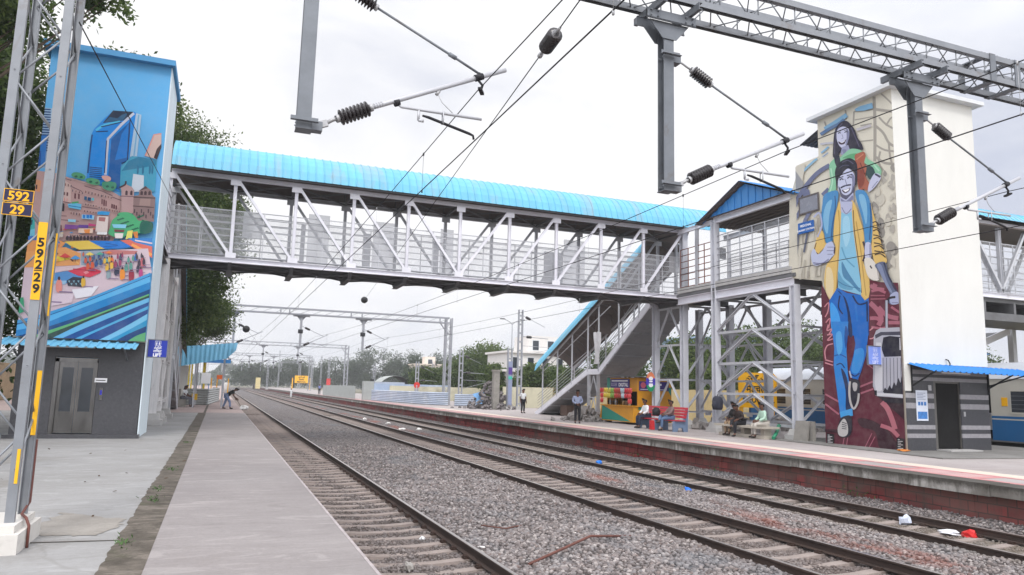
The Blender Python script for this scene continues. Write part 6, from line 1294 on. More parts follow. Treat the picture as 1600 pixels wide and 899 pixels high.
b = MB(); b.bar((31.4, 26.0, 2.2), (34.6, 26.0, 3.6), .06); b.build('handrail', steel_l, s2)

# ================================================================ TRAIN
tr = thing('commuter_train', 'parked cream and blue commuter train coach behind the landing and the white tower', 'train', (31.3, 36.3, -.76))
TX0, TX1, TY0, TY1 = 29.7, 32.9, 6.0, 36.3
cream = mat('cream coach paint', S(186, 183, 174), .45, 0, .08, 1, S(150, 142, 132), .6); cblue = mat('blue coach paint', S(24, 92, 146), .45, 0, .1, 1); troof = mat('silver coach roof', S(196, 200, 208), .5, .1, .1, 1)
gaps = [(15.2, 17.3), (21.3, 23.4)]
b = MB()
def side(y0, y1, z0, z1, m, d=0): b.box((TX0 - d, y0, z0), (TX0 + .12, y1, z1), m)
ylist = [TY0] + [v for g_ in gaps for v in g_] + [TY1]
for i in range(0, len(ylist), 2):
    y0, y1 = ylist[i], ylist[i + 1]
    side(y0, y1, .12, .95, 1); side(y0, y1, .95, 1.0, 0); side(y0, y1, 1.0, 1.1, 1); side(y0, y1, 1.1, 2.62, 0)
for y0, y1 in gaps: side(y0, y1, 2.35, 2.62, 0); b.box((TX0 + 1.2, y0, .12), (TX0 + 1.3, y1, 2.4), 3)
b.box((TX0 + .13, TY0, .05), (TX1, TY1 - .05, .14), 2); b.box((TX1 - .1, TY0, .12), (TX1, TY1, 2.62), 0)
b.box((TX0, TY1 - .1, .12), (TX1, TY1 + .02, 1.0), 1); b.box((TX0, TY1 - .1, 1.0), (TX1, TY1 + .02, 2.62), 0); b.box((TX0 - .003, TY0, .06), (TX0 + .1, TY1, .12), 2)
b.build('body', [cream, cblue, under, black], tr)
b = MB(); cs_ = [(TX0 - .04, 2.6), (TX0 + .1, 2.85), (TX0 + .55, 3.16), (TX0 + 1.1, 3.3), (31.3, 3.34), (TX1 - 1.1, 3.3), (TX1 - .55, 3.16), (TX1 - .1, 2.85), (TX1 + .04, 2.6)]
vs = []
for y, k in ((TY0, 1), (TY1 - .8, 1), (TY1 - .3, .93), (TY1 + .0, .72), (TY1 + .08, .3)):
    vs += [(31.3 + (x - 31.3) * (1 if k > .9 else .6 + .4 * k), y, 2.6 + (z - 2.6) * k) for x, z in cs_]
b.add(vs, [(i * 9 + j, i * 9 + j + 1, i * 9 + 10 + j, i * 9 + 9 + j) for i in range(4) for j in range(8)], 0, True); b.build('roof', troof, tr)
for y0 in [33.2, 31.3, 29.2, 27.3, 25.3, 19.2, 17.8, 13.2, 11.2]:
    b = MB(); y1 = y0 + 1.25; b.box((TX0 - .02, y0 - .06, 1.2), (TX0 - .004, y1 + .06, 1.27)); b.box((TX0 - .02, y0 - .06, 2.1), (TX0 - .004, y1 + .06, 2.17)); b.box((TX0 - .02, y0 - .06, 1.27), (TX0 - .004, y0, 2.1)); b.box((TX0 - .02, y1, 1.27), (TX0 - .004, y1 + .06, 2.1)); w_ = b.build('window', cream, tr)
    b = MB(); b.box((TX0 - .012, y0, 1.27), (TX0 - .002, y1, 2.1)); b.build('pane', glass_d, w_); b = MB()
    for k in range(4): b.box((TX0 - .02, y0, 1.4 + k * .17), (TX0 - .013, y1, 1.415 + k * .17))
    b.build('window_bars', steel_d, w_)
for y0, y1 in gaps:
    b = MB(); b.box((TX0 + .3, (y0 + y1) / 2 - .02, .14), (TX0 + .34, (y0 + y1) / 2 + .02, 2.4)); b.box((TX0 + .2, y0 + .3, 1.35), (TX0 + .23, y1 - .2, 1.38)); b.box((TX0 + .7, y0, .5), (TX0 + .75, y0 + 1, 1.2)); b.build('doorway_pole', steel_l, tr)
b = MB(); b.box((TX0 + .3, TY0, -.6), (TX1 - .3, TY1 - 1.5, .05))
for yc in (33.5, 30.9, 12, 9.4): b.lathe((TX0 + .5, yc, -.35), (TX1 - .5, yc, -.35), [(0, .44), (2.2, .44)], 16)
b.build('underframe', black, tr)
b = MB(); b.box((TX0 + .5, TY1 + .025, 1.5), (TX1 - .5, TY1 + .03, 2.3)); b.build('windscreen', glass_d, tr)
b = MB(); b.box((TX0 - .012, 20.6, 1.5), (TX0 - .002, 20.85, 1.85)); b.build('notice', yellow, tr)
b = MB(); b.box((27.8, -12, -1.06), (28.3, 330, -.03)); struct(b.build('far_platform_edge', conc_d))
for x in (30.45, 32.15): b = MB(); b.sect((x, -8, ZR - .156), (x, 300, ZR - .156), rprof); tag(b.build('rail', rail_m, at=(x, 0, ZR - .156)), 'rail under the parked train, ' + ('platform side' if x < 31 else 'far side'), 'rail', 'rails under the train')

# station name board behind
nb = thing('station_board', 'large yellow station name board in three scripts beside the parked train', 'name board', (28.6, 33.9, 0))
YB = 33.9; p = aty(1154, 586, YB); xl = p.x; xr = xl + 2.7
b = MB(); b.box((xl, YB, 1.0), (xr, YB + .06, 2.72)); b.prism([(xl, YB, 2.72), (xl + .25, YB, 2.95), (xr - .25, YB, 2.95), (xr, YB, 2.72)], (0, .06, 0)); b.build('board', yellow, nb)
for x in (xl + .25, xr - .25): b = MB(); b.box((x - .08, YB + .07, -.02), (x + .08, YB + .2, 2.7)); b.build('post', yellow, nb)
lettering('మేడ్చల్', .5, (xl + 1.25, YB - .004, 2.4), (1, 0, 0), (0, 0, 1), black, nb, bold=.012); lettering('मेडचल', .55, (xl + 1.2, YB - .004, 1.85), (1, 0, 0), (0, 0, 1), black, nb, bold=.014); lettering('MEDCHAL', .48, (xl + 1.35, YB - .004, 1.28), (1, 0, 0), (0, 0, 1), black, nb, bold=.014)
fb = thing('station_board', 'small distant yellow station name board among the far portals', 'name board', (24.6, 250, 0))
p = aty(461, 587, 250); q = aty(481, 599, 250)
b = MB(); b.box((p.x, 250, q.z), (q.x, 250.2, p.z)); b.build('board', yellow, fb)
for x in (p.x - .7, q.x + .7): b = MB(); b.box((x - .15, 250, -.05), (x + .15, 250.3, q.z + 1.6)); b.build('post', yellow, fb)
for k, tx in enumerate(('మేడ్చల్', 'मेडचल', 'MEDCHAL')): lettering(tx, .62, ((p.x + q.x) / 2, 249.98, p.z - .75 - k * .72), (1, 0, 0), (0, 0, 1), black, fb, bold=.02)

# ================================================================ KIOSK (drawn facing -y, then turned so that its counter faces the track)
kk = thing('snack_kiosk', 'orange and green snack kiosk with a counter and purple sign boards under the stair', 'kiosk', (0, 0, 0))
KD, KW, KZ = 2.1, 3.3, 2.45; KPOS = Vector((20.62, 37.35, 0)); KROT = R(-90)
def kw(x, y, z): return (KPOS.x + y, KPOS.y - x, z)
orange = mat('kiosk ochre paint', S(204, 142, 30), .55, 0, .12, 2, S(164, 106, 26), .6); kgreen = mat('kiosk green paint', S(40, 134, 116), .55, 0, .12, 2); purple = mat('kiosk purple sign', S(56, 44, 116), .5, 0, .1, 3)
b = MB(); b.box((0, 0, .1), (.06, KD, KZ)); b.box((KW - .06, 0, .1), (KW, KD, KZ)); b.box((.06, KD - .06, .1), (KW - .06, KD, KZ)); b.box((.06, 0, 1.72), (KW - .06, .05, KZ)); b.build('wall', orange, kk)
b = MB(); b.box((KW + .001, .05, .75), (KW + .004, KD - .05, .98)); b.build('green_band', kgreen, kk)
b = MB(); b.prism([(KW + .001, KD - .35, 2.0), (KW + .001, KD - .02, 1.95), (KW + .001, KD - .02, 1.5)], (.003, 0, 0)); b.build('green_corner', kgreen, kk)
b = MB(); b.box((-.003, -.004, 1.75), (.36, -.001, KZ)); b.build('green_panel', kgreen, kk)
b = MB(); b.box((-.05, -.3, .1), (KW + .05, -.26, .92)); b.box((KW + .01, -.26, .1), (KW + .05, -.01, .92)); b.box((-.05, -.26, .1), (-.01, -.01, .92)); cnt = b.build('counter_front', orange, kk)
b = MB(); b.prism([(-.04, -.306, .14), (3.1, -.306, .14), (1.9, -.306, .45), (.15, -.306, .9), (-.04, -.306, .9)], (0, .005, 0)); b.build('green_panel', kgreen, cnt)
b = MB(); b.box((-.1, -.38, .92), (KW + .1, .5, .97)); b.build('counter_top', orange, kk)
b = MB(); b.prism([(-.35, -.3, .0), (-.2, -.3, .0), (-.06, -.3, .93), (-.1, -.3, .93)], (0, .05, 0)); b.build('prop', orange, kk)
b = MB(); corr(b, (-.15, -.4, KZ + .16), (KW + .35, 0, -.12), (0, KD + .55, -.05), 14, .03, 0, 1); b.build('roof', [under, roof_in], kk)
b = MB(); b.box((.45, -.045, 1.9), (2.5, -.005, 2.38)); s_ = b.build('sign', purple, kk); lettering('DIGITAL', .27, (1.88, -.047, 1.98), (1, 0, 0), (0, 0, 1), white_p, s_, bold=.006)
b = MB()
for k in range(5): b.bar((.56 + k * .14, -.048, 1.98), (.64 + k * .14, -.048, 2.2), .018, .004); b.bar((.66 + k * .14, -.048, 1.98), (.58 + k * .14, -.048, 2.14), .016, .004)
b.box((.6, -.05, 2.25), (2.35, -.046, 2.31)); b.build('lettering', white_p, s_)
b = MB(); b.box((KW + .005, .08, 1.78), (KW + .04, KD - .2, 2.26)); s_ = b.build('side_sign', purple, kk)
b = MB(); b.prism([(KW + .041, .32 + .16 * math.cos(a * .3927), 2.06 + .16 * math.sin(a * .3927)) for a in range(16)], (.004, 0, 0)); b.build('round_emblem', mat('emblem red', S(190, 90, 110), .5), s_)
b = MB(); b.box((KW + .041, .14, 1.83), (KW + .045, KD - .3, 1.855)); b.box((KW + .041, 1.2, 2.06), (KW + .045, 1.45, 2.16)); b.build('lettering', white_p, s_)
b = MB(); b.box((.06, .95, .97), (KW - .06, 1.0, 1.75)); b.box((.06, .1, .3), (KW - .06, .9, .9)); b.build('shelves', black, kk)
kk.location = KPOS; kk.rotation_euler.z = KROT
def kput(o, x, y, z): o.location = kw(x, y, z); o.rotation_euler.z = KROT; return o
pk = [S(216, 60, 60), S(230, 200, 60), S(226, 206, 80), S(150, 190, 90), S(200, 70, 60), S(190, 80, 66), S(190, 210, 220), S(214, 64, 76), S(222, 80, 80)]
pl = ['red strip of snack packets at the left end of the kiosk row', 'yellow strip of snack packets hanging second from the left', 'pale yellow strip of snack packets third from the left', 'green strip of snack packets over the kiosk counter', 'dull red strip of snack packets in the middle of the row', 'brownish red strip of snack packets right of the middle', 'pale strip of snack packets between two red strips', 'red strip of snack packets second from the kiosk corner', 'long bright red strip of snack packets at the kiosk corner']
for i, c in enumerate(pk):
    b = MB(); r2 = random.Random(i)
    for r_ in range(2 if i not in (0, 8) else 3):
        for s2_ in range(2): zc = .46 - r_ * .28; xx = s2_ * .18; y = -r2.uniform(0, .05); t_ = r2.uniform(-.02, .02); b.add([(xx - .085, y, zc - .13), (xx + .085, y + t_, zc - .13), (xx + .09, y, zc + .13), (xx - .085, y - t_, zc + .13), (xx, y - .07, zc), (xx, y + .07, zc)], [(0, 1, 4), (1, 2, 4), (2, 3, 4), (3, 0, 4), (1, 0, 5), (2, 1, 5), (3, 2, 5), (0, 3, 5)])
    tag(kput(b.build('snack_packets', mat('packet foil ' + str(i), c, .3, .1, .35, 16)), .02 + i * .38, -.36, 1.3), pl[i], 'snack packets', 'snack packets hung over the counter')
for i in range(6):
    b = MB(); b.lathe((0, 0, 0), (0, 0, .33), [(0, .045), (.2, .048), (.26, .018), (.33, .016)], 8); tag(kput(b.build('bottle', mat('bottle ' + str(i % 3), (S(40, 30, 26), S(190, 196, 200), S(60, 50, 44))[i % 3], .2)), .35 + i * .2, -.1, .97), ('dark', 'clear pale', 'brown')[i % 3] + ' bottle standing on the kiosk counter', 'bottle', ('dark', 'clear', 'brown')[i % 3] + ' bottles on the counter')
for k in range(3): b = MB(); b.lathe((0, 0, 0), (0, 0, .24), [(0, .07), (.18, .07), (.19, .078), (.24, .075)], 10); tag(kput(b.build('sweet_jar', mat('sweet jar %d' % k, (S(170, 150, 120), S(140, 120, 100), S(210, 206, 200))[k], .3)), 2.1 + k * .32, -.15, .97), ('tan', 'brown', 'white')[k] + ' jar standing on the kiosk counter', 'jar')
b = MB(); b.lathe((0, 0, 0), (0, 0, .63), [(0, .12), (.4, .17), (.55, .14), (.63, .04)], 10); tag(kput(b.build('urn', black), 1.9, .3, .97), 'dark urn standing behind the kiosk counter', 'urn')
# oval sign on the bridge column
ov = thing('oval_sign', 'oval orange, blue and green sign fixed to the bridge column before the kiosk', 'sign', (21.05, 33.15, 2.25)); YO = 33.16; c = aty(1017, 597, YO)
def ov_pts(z0, z1, n=18):
    pts = []
    a = [math.asin(max(-1, min(1, v / .5))) for v in (z0, z1)]
    for k in range(n + 1): th = a[0] + (a[1] - a[0]) * k / n; pts.append((.27 * math.cos(th), .5 * math.sin(th)))
    return pts + [(-x, z) for x, z in reversed(pts)]
for z0, z1, cc_, nm in ((-.5, -.17, S(30, 140, 96), 'lower_panel'), (-.17, .19, S(70, 56, 170), 'middle_panel'), (.19, .5, S(222, 130, 90), 'upper_panel')):
    b = MB(); b.prism([(c.x + x, YO, c.z + z) for x, z in ov_pts(z0, z1)], (0, .03, 0)); b.build(nm, mat('oval ' + nm, cc_, .5, 0, .05, 3), ov)
b = MB()
for zc in (.2, -.2): b.prism([(c.x + .13 * math.cos(k * .3491), YO - .003, c.z + zc * .88 + .1 * math.sin(k * .3491)) for k in range(18)], (0, .003, 0))
b.build('white_disc', white_p, ov); b = MB()
for k, (wd, z) in enumerate(((.2, .12), (.22, .04), (.18, -.0))): b.box((c.x - wd / 2, YO - .006, c.z + z - .02), (c.x + wd / 2, YO - .0035, c.z + z + .02))
b.box((c.x - .12, YO - .006, c.z - .13), (c.x + .12, YO - .0035, c.z - .085)); b.build('lettering', white_p, ov)

# bench
bn = thing('platform_bench', 'red slatted bench with blue grey concrete ends in front of the kiosk', 'bench', (19.1, 29.6, 0)); red_b = mat('bench red paint', S(186, 52, 66), .5, 0, .12, 3, S(150, 60, 60), .6); bgrey = mat('bench blue grey ends', S(104, 122, 148), .7, 0, .12, 3)
for k in range(5): b = MB(); x = 18.9 + k * .105; b.box((x, 28.0, .45), (x + .09, 31.3, .49)); b.build('seat_slat', red_b, bn)
for k in range(4): b = MB(); z = .58 + k * .125; b.prism([(19.42 + k * .03, 28.0, z), (19.45 + k * .03, 28.0, z), (19.475 + k * .03, 28.0, z + .1), (19.445 + k * .03, 28.0, z + .1)], (0, 3.3, 0)); b.build('back_slat', red_b, bn)
for y in (28.1, 29.65, 31.1):
    b = MB(); b.prism([(18.85, y, -.02), (19.05, y, -.02), (19.12, y, .16), (19.32, y, .16), (19.38, y, -.02), (19.6, y, -.02), (19.62, y, 1.05), (19.55, y, 1.05), (19.42, y, .5), (18.9, y, .45), (18.85, y, .3)], (0, .1, 0)); b.build('bench_end', bgrey, bn)
# concrete ledge seat under the landing
b = MB(); b.box((19.9, 23.5, -.02), (20.35, 26.3, .12)); b.box((19.75, 23.4, .38), (20.6, 26.4, .46))
for y in (23.6, 24.8, 26.0): b.box((20.0, y, .12), (20.35, y + .2, .38))
tag(b.build('low_wall', mat('pale seat', S(176, 168, 156), .8, 0, .15, 3), at=(20.1, 25.5, 0)), 'low pale concrete wall under the landing on which three men sit', 'low wall')
# green pipe, backpack, rubble
b = MB(); b.path([(21.0, 23.9, .5), (20.6, 23.6, .22), (20.1, 23.2, .06)], [.08, .07, .07], 8); tag(b.build('green_pipe', mat('green plastic pipe', S(40, 130, 96), .4), at=(20.6, 23.6, 0)), 'green plastic pipe leaning on the platform under the landing', 'pipe')
bp = thing('backpack', 'dark backpack hanging on the landing column', 'backpack', (20.85, 27.6, 1.05)); bm_ = mat('dark backpack cloth', S(48, 50, 62), .8, 0, .15, 8)
b = MB(); cs_ = [(.2, .0), (.24, .1), (.25, .35), (.22, .52), (.12, .6)]; b.path([(20.8, 27.55, 1.0 + z) for r_, z in cs_], [r_ for r_, z in cs_], 10); b.build('bag_body', bm_, bp); b = MB(); b.path([(20.62, 27.5, 1.02), (20.6, 27.5, 1.2), (20.62, 27.5, 1.36)], [.1, .13, .09], 8); b.build('front_pocket', bm_, bp); b = MB(); b.path([(20.9, 27.7, 1.5), (20.98, 27.78, 1.68), (20.86, 27.6, 1.62)], .015, 5); b.build('strap', black, bp)
def rubble(label, c, spread, n, s0, s1, h, m, seed, cat='rubble'):
    r2 = random.Random(seed); b = MB()
    for i in range(n):
        dx, dy = r2.gauss(0, spread[0] * .45), r2.gauss(0, spread[1] * .45); k = max(0, 1 - math.hypot(dx / spread[0], dy / spread[1])); s_ = r2.uniform(s0, s1); z = r2.uniform(0, h * k); q = Quaternion((r2.gauss(0, 1), r2.gauss(0, 1), r2.gauss(0, 1), r2.gauss(0, 1))).normalized()
        vs = [Vector(c) + Vector((dx, dy, z)) + q @ Vector((x * s_ * r2.uniform(.6, 1.1), y * s_ * r2.uniform(.5, 1), zz * s_ * r2.uniform(.3, .8))) for x in (-1, 1) for y in (-1, 1) for zz in (-1, 1)]
        b.add(vs, [(0, 1, 3, 2), (4, 6, 7, 5), (0, 4, 5, 1), (2, 3, 7, 6), (0, 2, 6, 4), (1, 5, 7, 3)])
    tag(b.build('rubble_heap', m, at=c), label, cat, kind='stuff')
rub = mat('grey rubble', S(150, 144, 140), .95, 0, .3, 3, S(96, 90, 86), .55)
rubble('heap of broken concrete between the bench and the landing columns', (23.2, 29.6, .0), (1.6, 1.6), 120, .08, .28, .7, rub, 1)
rubble('grey sand and stone heap behind the man in the blue shirt', (19.9, 38.6, .0), (1.3, 1.5), 150, .06, .2, .9, rub, 2)
rubble('dark gravel heap beside the notice mast', (21.6, 59.5, .0), (2.2, 2.5), 260, .07, .2, 2.6, mat('dark gravel', S(118, 112, 112), .95, 0, .3, 6), 3)
rubble('pale sand heap beside the stair legs', (21.6, 40.6, .0), (.8, .8), 70, .06, .16, .7, conc, 4)
rubble('low rubble behind the landing beside the train', (27.0, 30.5, .0), (2.0, 2.4), 110, .08, .3, .5, rub, 5)
b = MB(); b.box((20.9, 20.8 + 1.2, 0), (21.06, 22.7, .75)); b.prism([(20.7, 22.1, 0), (20.85, 22.1, .75), (20.9, 22.1, .75), (20.78, 22.1, 0)], (0, .7, 0), 0); tag(b.build('leaning_slab', conc_d, at=(20.9, 22.3, 0)), 'grey slab leaning between the landing column and the mural', 'slab')
b = MB(); b.box((21.6, 44.6, .02), (23.0, 45.6, .7)); tag(b.build('crate', mat('brown crate', S(96, 76, 66), .9), at=(22.3, 45.1, 0)), 'brown crate stored under the covered stair', 'crate')

# ================================================================ LEFT PLATFORM THINGS BEYOND THE TOWER
sh = thing('platform_shelter', 'platform shelter with a tapering pale blue corrugated roof edge beyond the left stair', 'shelter', (-1.5, 50, 0))
def tapered(b, pts_t, pts_b, n, m=0):
    """corrugated panel between a top and a bottom polyline given as functions of 0..1"""
    vs = []
    for i in range(n * 4 + 1):
        t = i / (n * 4); o_ = (.05 if i % 4 in (1, 2) else 0); a = pts_t(t); c_ = pts_b(t); vs += [(a[0], a[1] - o_, a[2]), (c_[0], c_[1] - o_, c_[2])]
    b.add(vs, [(2 * i, 2 * i + 2, 2 * i + 3, 2 * i + 1) for i in range(n * 4)], m)
b = MB(); tapered(b, lambda t: (-2.6 + 3.6 * t, 50 + .9, 3.77 + .42 * t), lambda t: (-2.5 + 3.4 * t, 50, 2.5 + .62 * t / .85 if t < .85 else 3.12 + (t - .85) * 3.6), 13); b.build('roof_edge', blue_pale, sh)
b = MB(); corr(b, (-2.6, 50.95, 3.75), (3.6, 0, .42), (0, 6, 0), 13, .04); b.build('roof', [blue_pale, roof_in], sh)
for x, y in ((-1.4, 51.5), (-1.4, 56), (.3, 51.6), (.3, 56.2)): b = MB(); b.bar((x, y, 0), (x, y, 3.6 + .1 * x), .1); b.build('post', steel_l, sh)
sh2 = thing('platform_shelter', 'bright blue shelter roof farther along the left platform', 'shelter', (-.5, 68, 0))
b = MB(); corr(b, (-2.8, 66, 3.55), (3.6, 0, .12), (0, 9, .2), 12, .05, 0, 1); b.box((-2.8, 65.9, 3.2), (.85, 66.0, 3.5)); b.build('roof', [blue_dk, roof_in], sh2)
for x, y in ((-2.3, 67), (-2.3, 74), (-1.2, 67), (-1.2, 74)): b = MB(); b.bar((x, y, 0), (x, y, 3.4), .12); b.build('post', mat('yellow black post', S(214, 190, 50), .6, 0, .3, 3), sh2)
tin = mat('grey corrugated tin', S(160, 164, 162), .5, .1, .14, 1.4, S(120, 118, 112), .6)
def tin_fence(name, label, pts, h, m, horiz=True, wave=.05):
    b = MB()
    for (p, q) in zip(pts[:-1], pts[1:]):
        p = Vector((*p, 0)); q = Vector((*q, 0)); d = q - p; nrm = Vector((d.y, -d.x, 0)).normalized(); n = int(h / .16) if horiz else max(2, int(d.length / .22)); vs = []
        for i in range(n * 2 + 1):
            t = i / (n * 2); o_ = nrm * (wave if i % 2 else 0)
            if horiz: vs += [p + o_ + Vector((0, 0, h * t)), q + o_ + Vector((0, 0, h * t))]
            else: vs += [p + d * t + o_, p + d * t + o_ + Vector((0, 0, h))]
        b.add(vs, [(2 * i, 2 * i + 2, 2 * i + 3, 2 * i + 1) for i in range(n * 2)])
        b.add([v - nrm * .03 for v in vs], [(2 * i, 2 * i + 2, 2 * i + 3, 2 * i + 1) for i in range(n * 2)])
    return tag(b.build(name, m, at=(*pts[0], 0)), label, 'fence')
tin_fence('tin_barrier', 'grey corrugated tin barrier round a work area on the left platform', [(-2.6, 57), (-.62, 56.8), (.15, 70), (-.4, 72)], 1.15, tin)
b = MB(); b.box((-2.9, 54.8, 0), (-1.95, 55.6, 2.7)); tag(b.build('wall_panel', white_wall, at=(-2.4, 55, 0)), 'white wall panel behind the seated woman', 'wall')
b = MB(); b.box((-2.9, 52.0, 0), (-2.2, 52.8, 1.15)); b.box((-2.2, 52.0, 0), (-1.85, 52.8, .5)); tag(b.build('stone_bench', conc_d, at=(-2.4, 52.4, 0)), 'grey stone bench by the left stair where the woman sits', 'bench')
t = thing('notice_stand', 'white notice board on thin legs beside the tin barrier', 'notice board', (-.9, 60, 0)); b = MB(); b.box((-1.2, 60, 1.5), (-.55, 60.04, 2.3)); b.build('board', white_p, t); b = MB(); b.bar((-1.1, 60.06, 0), (-1.1, 60.06, 1.6), .05); b.bar((-.65, 60.06, 0), (-.65, 60.06, 1.6), .05); b.build('leg', blue_dk, t)
t = thing('warning_board', 'orange board over yellow posts near the second shelter', 'notice board', (.2, 76, 0)); b = MB(); b.box((-.15, 76, 1.9), (.5, 76.05, 2.3)); b.build('board', mat('orange board', S(226, 110, 50), .6), t); b = MB()
for x in (-.6, -.1, .4, .9): b.bar((x, 76.1, 0), (x, 76.1, 2.0), .09)
b.build('post', yellow, t)
b = MB(); b.lathe((1.2, 118, 0), (1.2, 118, 1.6), [(0, .5), (1.4, .45), (1.6, .3)], 8); tag(b.build('signal_box', conc, at=(1.2, 118, 0)), 'tiny pale box at the far end of the left platform', 'box')
b = MB(); b.box((10.2, 230, 0), (11.5, 231, 3.2)); tag(b.build('far_tower', mat('cream far tower', S(206, 190, 140), .8), at=(10, 230, 0)), 'thin cream block at the far bend of the line', 'building')
# boundary wall to the left
b = MB(); b.box((-14.2, 6, -1), (-14, 90, 2.6)); tag(b.build('boundary_wall', mat('tan boundary wall', S(168, 146, 116), .9, 0, .2, 1, S(110, 96, 80), .55), at=(-14, 30, 0)), 'tan boundary wall behind the left tower', 'wall')
b = MB(); b.box((-6.9, 21.9, 0), (-5.75, 22.0, 2.5)); tag(b.build('old_door', mat('tan weathered door', S(160, 138, 110), .8, 0, .2, 2, S(104, 84, 66), .55), at=(-6.3, 22, 0)), 'weathered tan panel left of the blue tower, behind the lattice mast', 'panel')

# ================================================================ FAR PLATFORM FENCES, SIGNALS, BUILDINGS
tin_b = mat('blue grey tin sheet', S(168, 178, 194), .5, 0, .16, .8, S(198, 202, 208), .52)
tin_fence('tin_fence', 'long blue grey corrugated tin fence on the far platform', [(16.6, 86), (18.9, 69.5), (20.3, 67.5)], 1.22, tin_b, True, .07)
tin_fence('tin_fence', 'pale vertical tin fence farther along the far platform', [(15.6, 121), (15.9, 93)], 1.6, tin, False)
b = MB(); b.box((16.0, 88.0, 0), (17.2, 89.0, 2.2)); tag(b.build('tin_box', tin, at=(16.6, 88.5, 0)), 'pale tin cubicle between the two tin fences', 'cubicle')
tin_fence('tin_fence', 'low sheet fence at the foot of the rubble heap', [(20.6, 66.5), (24.5, 69)], 1.1, tin_b)
t = thing('tin_shed', 'low grey shed with a rounded tin roof behind the blue grey fence', 'shed', (28, 128, 0)); p = aty(596, 600, 128); q = aty(640, 618, 128)
b = MB(); b.box((p.x, 128, 0), (q.x, 134, 2.4)); b.build('wall', tin_b, t); b = MB(); arch(b, ((p.x + q.x) / 2, 127.8, 2.4), (0, 1, 0), (1, 0, 0), (q.x - p.x) / 2, 1.1, 6.4, .5); b.build('roof', [tin, roof_in], t)
b = MB(); b.box((19.6, 100, 0), (30, 100.15, 2.0)); tag(b.build('blue_barrier', mat('blue tarpaulin fence', S(150, 166, 190), .6, 0, .14, .6, S(186, 194, 204), .5), at=(24, 100, 0)), 'blue tarpaulin fence line behind the tin fence', 'fence')
b = MB(); b.box((20, 92, 0), (46, 92.2, 1.75)); tag(b.build('cream_wall', mat('cream boundary wall', S(192, 187, 164), .85, 0, .16, .7, S(140, 134, 116), .53), at=(33, 92, 0)), 'cream boundary wall beyond the far platform', 'wall')
b = MB(); b.box((24.5, 64, 0), (29.5, 64.2, 1.9)); tag(b.build('cream_wall', MATS['cream boundary wall'], at=(27, 64, 0)), 'short cream wall behind the man at the stair foot', 'wall')
b = MB(); b.box((34.2, 20, -1), (34.45, 90, 2.0)); tag(b.build('yellow_wall', mat('yellow painted wall', S(204, 182, 134), .85, 0, .16, .6, S(150, 128, 96), .54), at=(34.3, 50, 0)), 'yellow painted wall beyond the parked train', 'wall')
# concrete post, blue tarp
b = MB(); b.box((21.2, 57.6, 0), (21.7, 58.1, 3.1)); b.box((21.15, 57.55, 3.1), (21.75, 58.15, 3.25), 0); tag(b.build('concrete_post', conc_d, at=(21.4, 57.8, 0)), 'square concrete post behind the rubble heap', 'post')
b = MB(); b.poly([(20.2, 60, 1.2), (21.4, 60.2, 1.5), (21.6, 61.5, 1.35), (20.3, 61.4, 1.1)]); b.poly([(20.2, 60, 1.2), (21.4, 60.2, 1.5), (21.0, 59.7, .4), (20.4, 59.6, .3)]); o = b.build('tarpaulin', mat('blue white tarpaulin', S(120, 170, 220), .6, 0, .3, 1.5, S(210, 214, 220), .5), at=(20.8, 60.5, 0)); sm_ = o.modifiers.new('s', 'SOLIDIFY'); sm_.thickness = .02; tag(o, 'blue and white tarpaulin beside the rubble heap', 'tarpaulin')
notice_b = mat('notice blue', S(132, 140, 166), .5, 0, .1, 2); x = 22.75
b = MB(); b.box((x - .17, 57.9, .3), (x + .17, 57.95, 4.0)); b.box((x - .17, 57.88, 2.9), (x + .17, 57.899, 3.5), 1); b.box((x - .17, 57.88, 2.5), (x + .17, 57.899, 2.75), 2); tag(b.build('notice_board', [notice_b, mat('notice purple', S(80, 56, 130), .5), mat('notice teal', S(60, 180, 160), .5)], at=(x, 57.9, .3)), 'tall blue grey notice board on the short mast', 'notice board')
def signal(label, px, pyb, pyt, Y, c, round_=True):
    p = aty(px, pyb, Y); q = aty(px, pyt, Y); t = thing('signal_post', label, 'signal', (p.x, Y, 0)); s_ = Y / 1150 * 1.0
    b = MB(); b.tube((p.x, Y, 0), (p.x, Y, q.z), .06, 6); b.build('post', far_steel, t); b = MB(); r_ = s_ * 5
    if round_: b.lathe((p.x, Y, q.z), (p.x, Y + .05, q.z), [(0, r_), (.05, r_)], 14)
    else: b.box((p.x - r_ * .6, Y - .2, q.z - r_), (p.x + r_ * .6, Y, q.z + r_))
    b.build('disc' if round_ else 'signal_head', c, t)
    return t
signal('red round disc board on a post near the white house', 650, 632, 602, 86, red_p); t = signal('signal post with a dark head showing a red lamp', 580, 618, 598, 125, black, False)
m, nt_, bb = newmat('lit red lamp'); bb.inputs['Emission Color'].default_value = (1, .06, .04, 1); bb.inputs['Emission Strength'].default_value = 3; bb.inputs['Base Color'].default_value = (.6, .02, .02, 1)
p = aty(580, 599, 124.7); b = MB(); b.lathe((p.x, 124.78, p.z), (p.x, 124.7, p.z), [(0, .22), (.08, .2)], 10); b.build('lamp', m, t)
signal('unlit dark signal head right of the tin shed', 634, 625, 598, 110, black, False); signal('red square board at the far tin fence', 512, 614, 597, 140, mat('red board', S(200, 70, 70), .6), False)

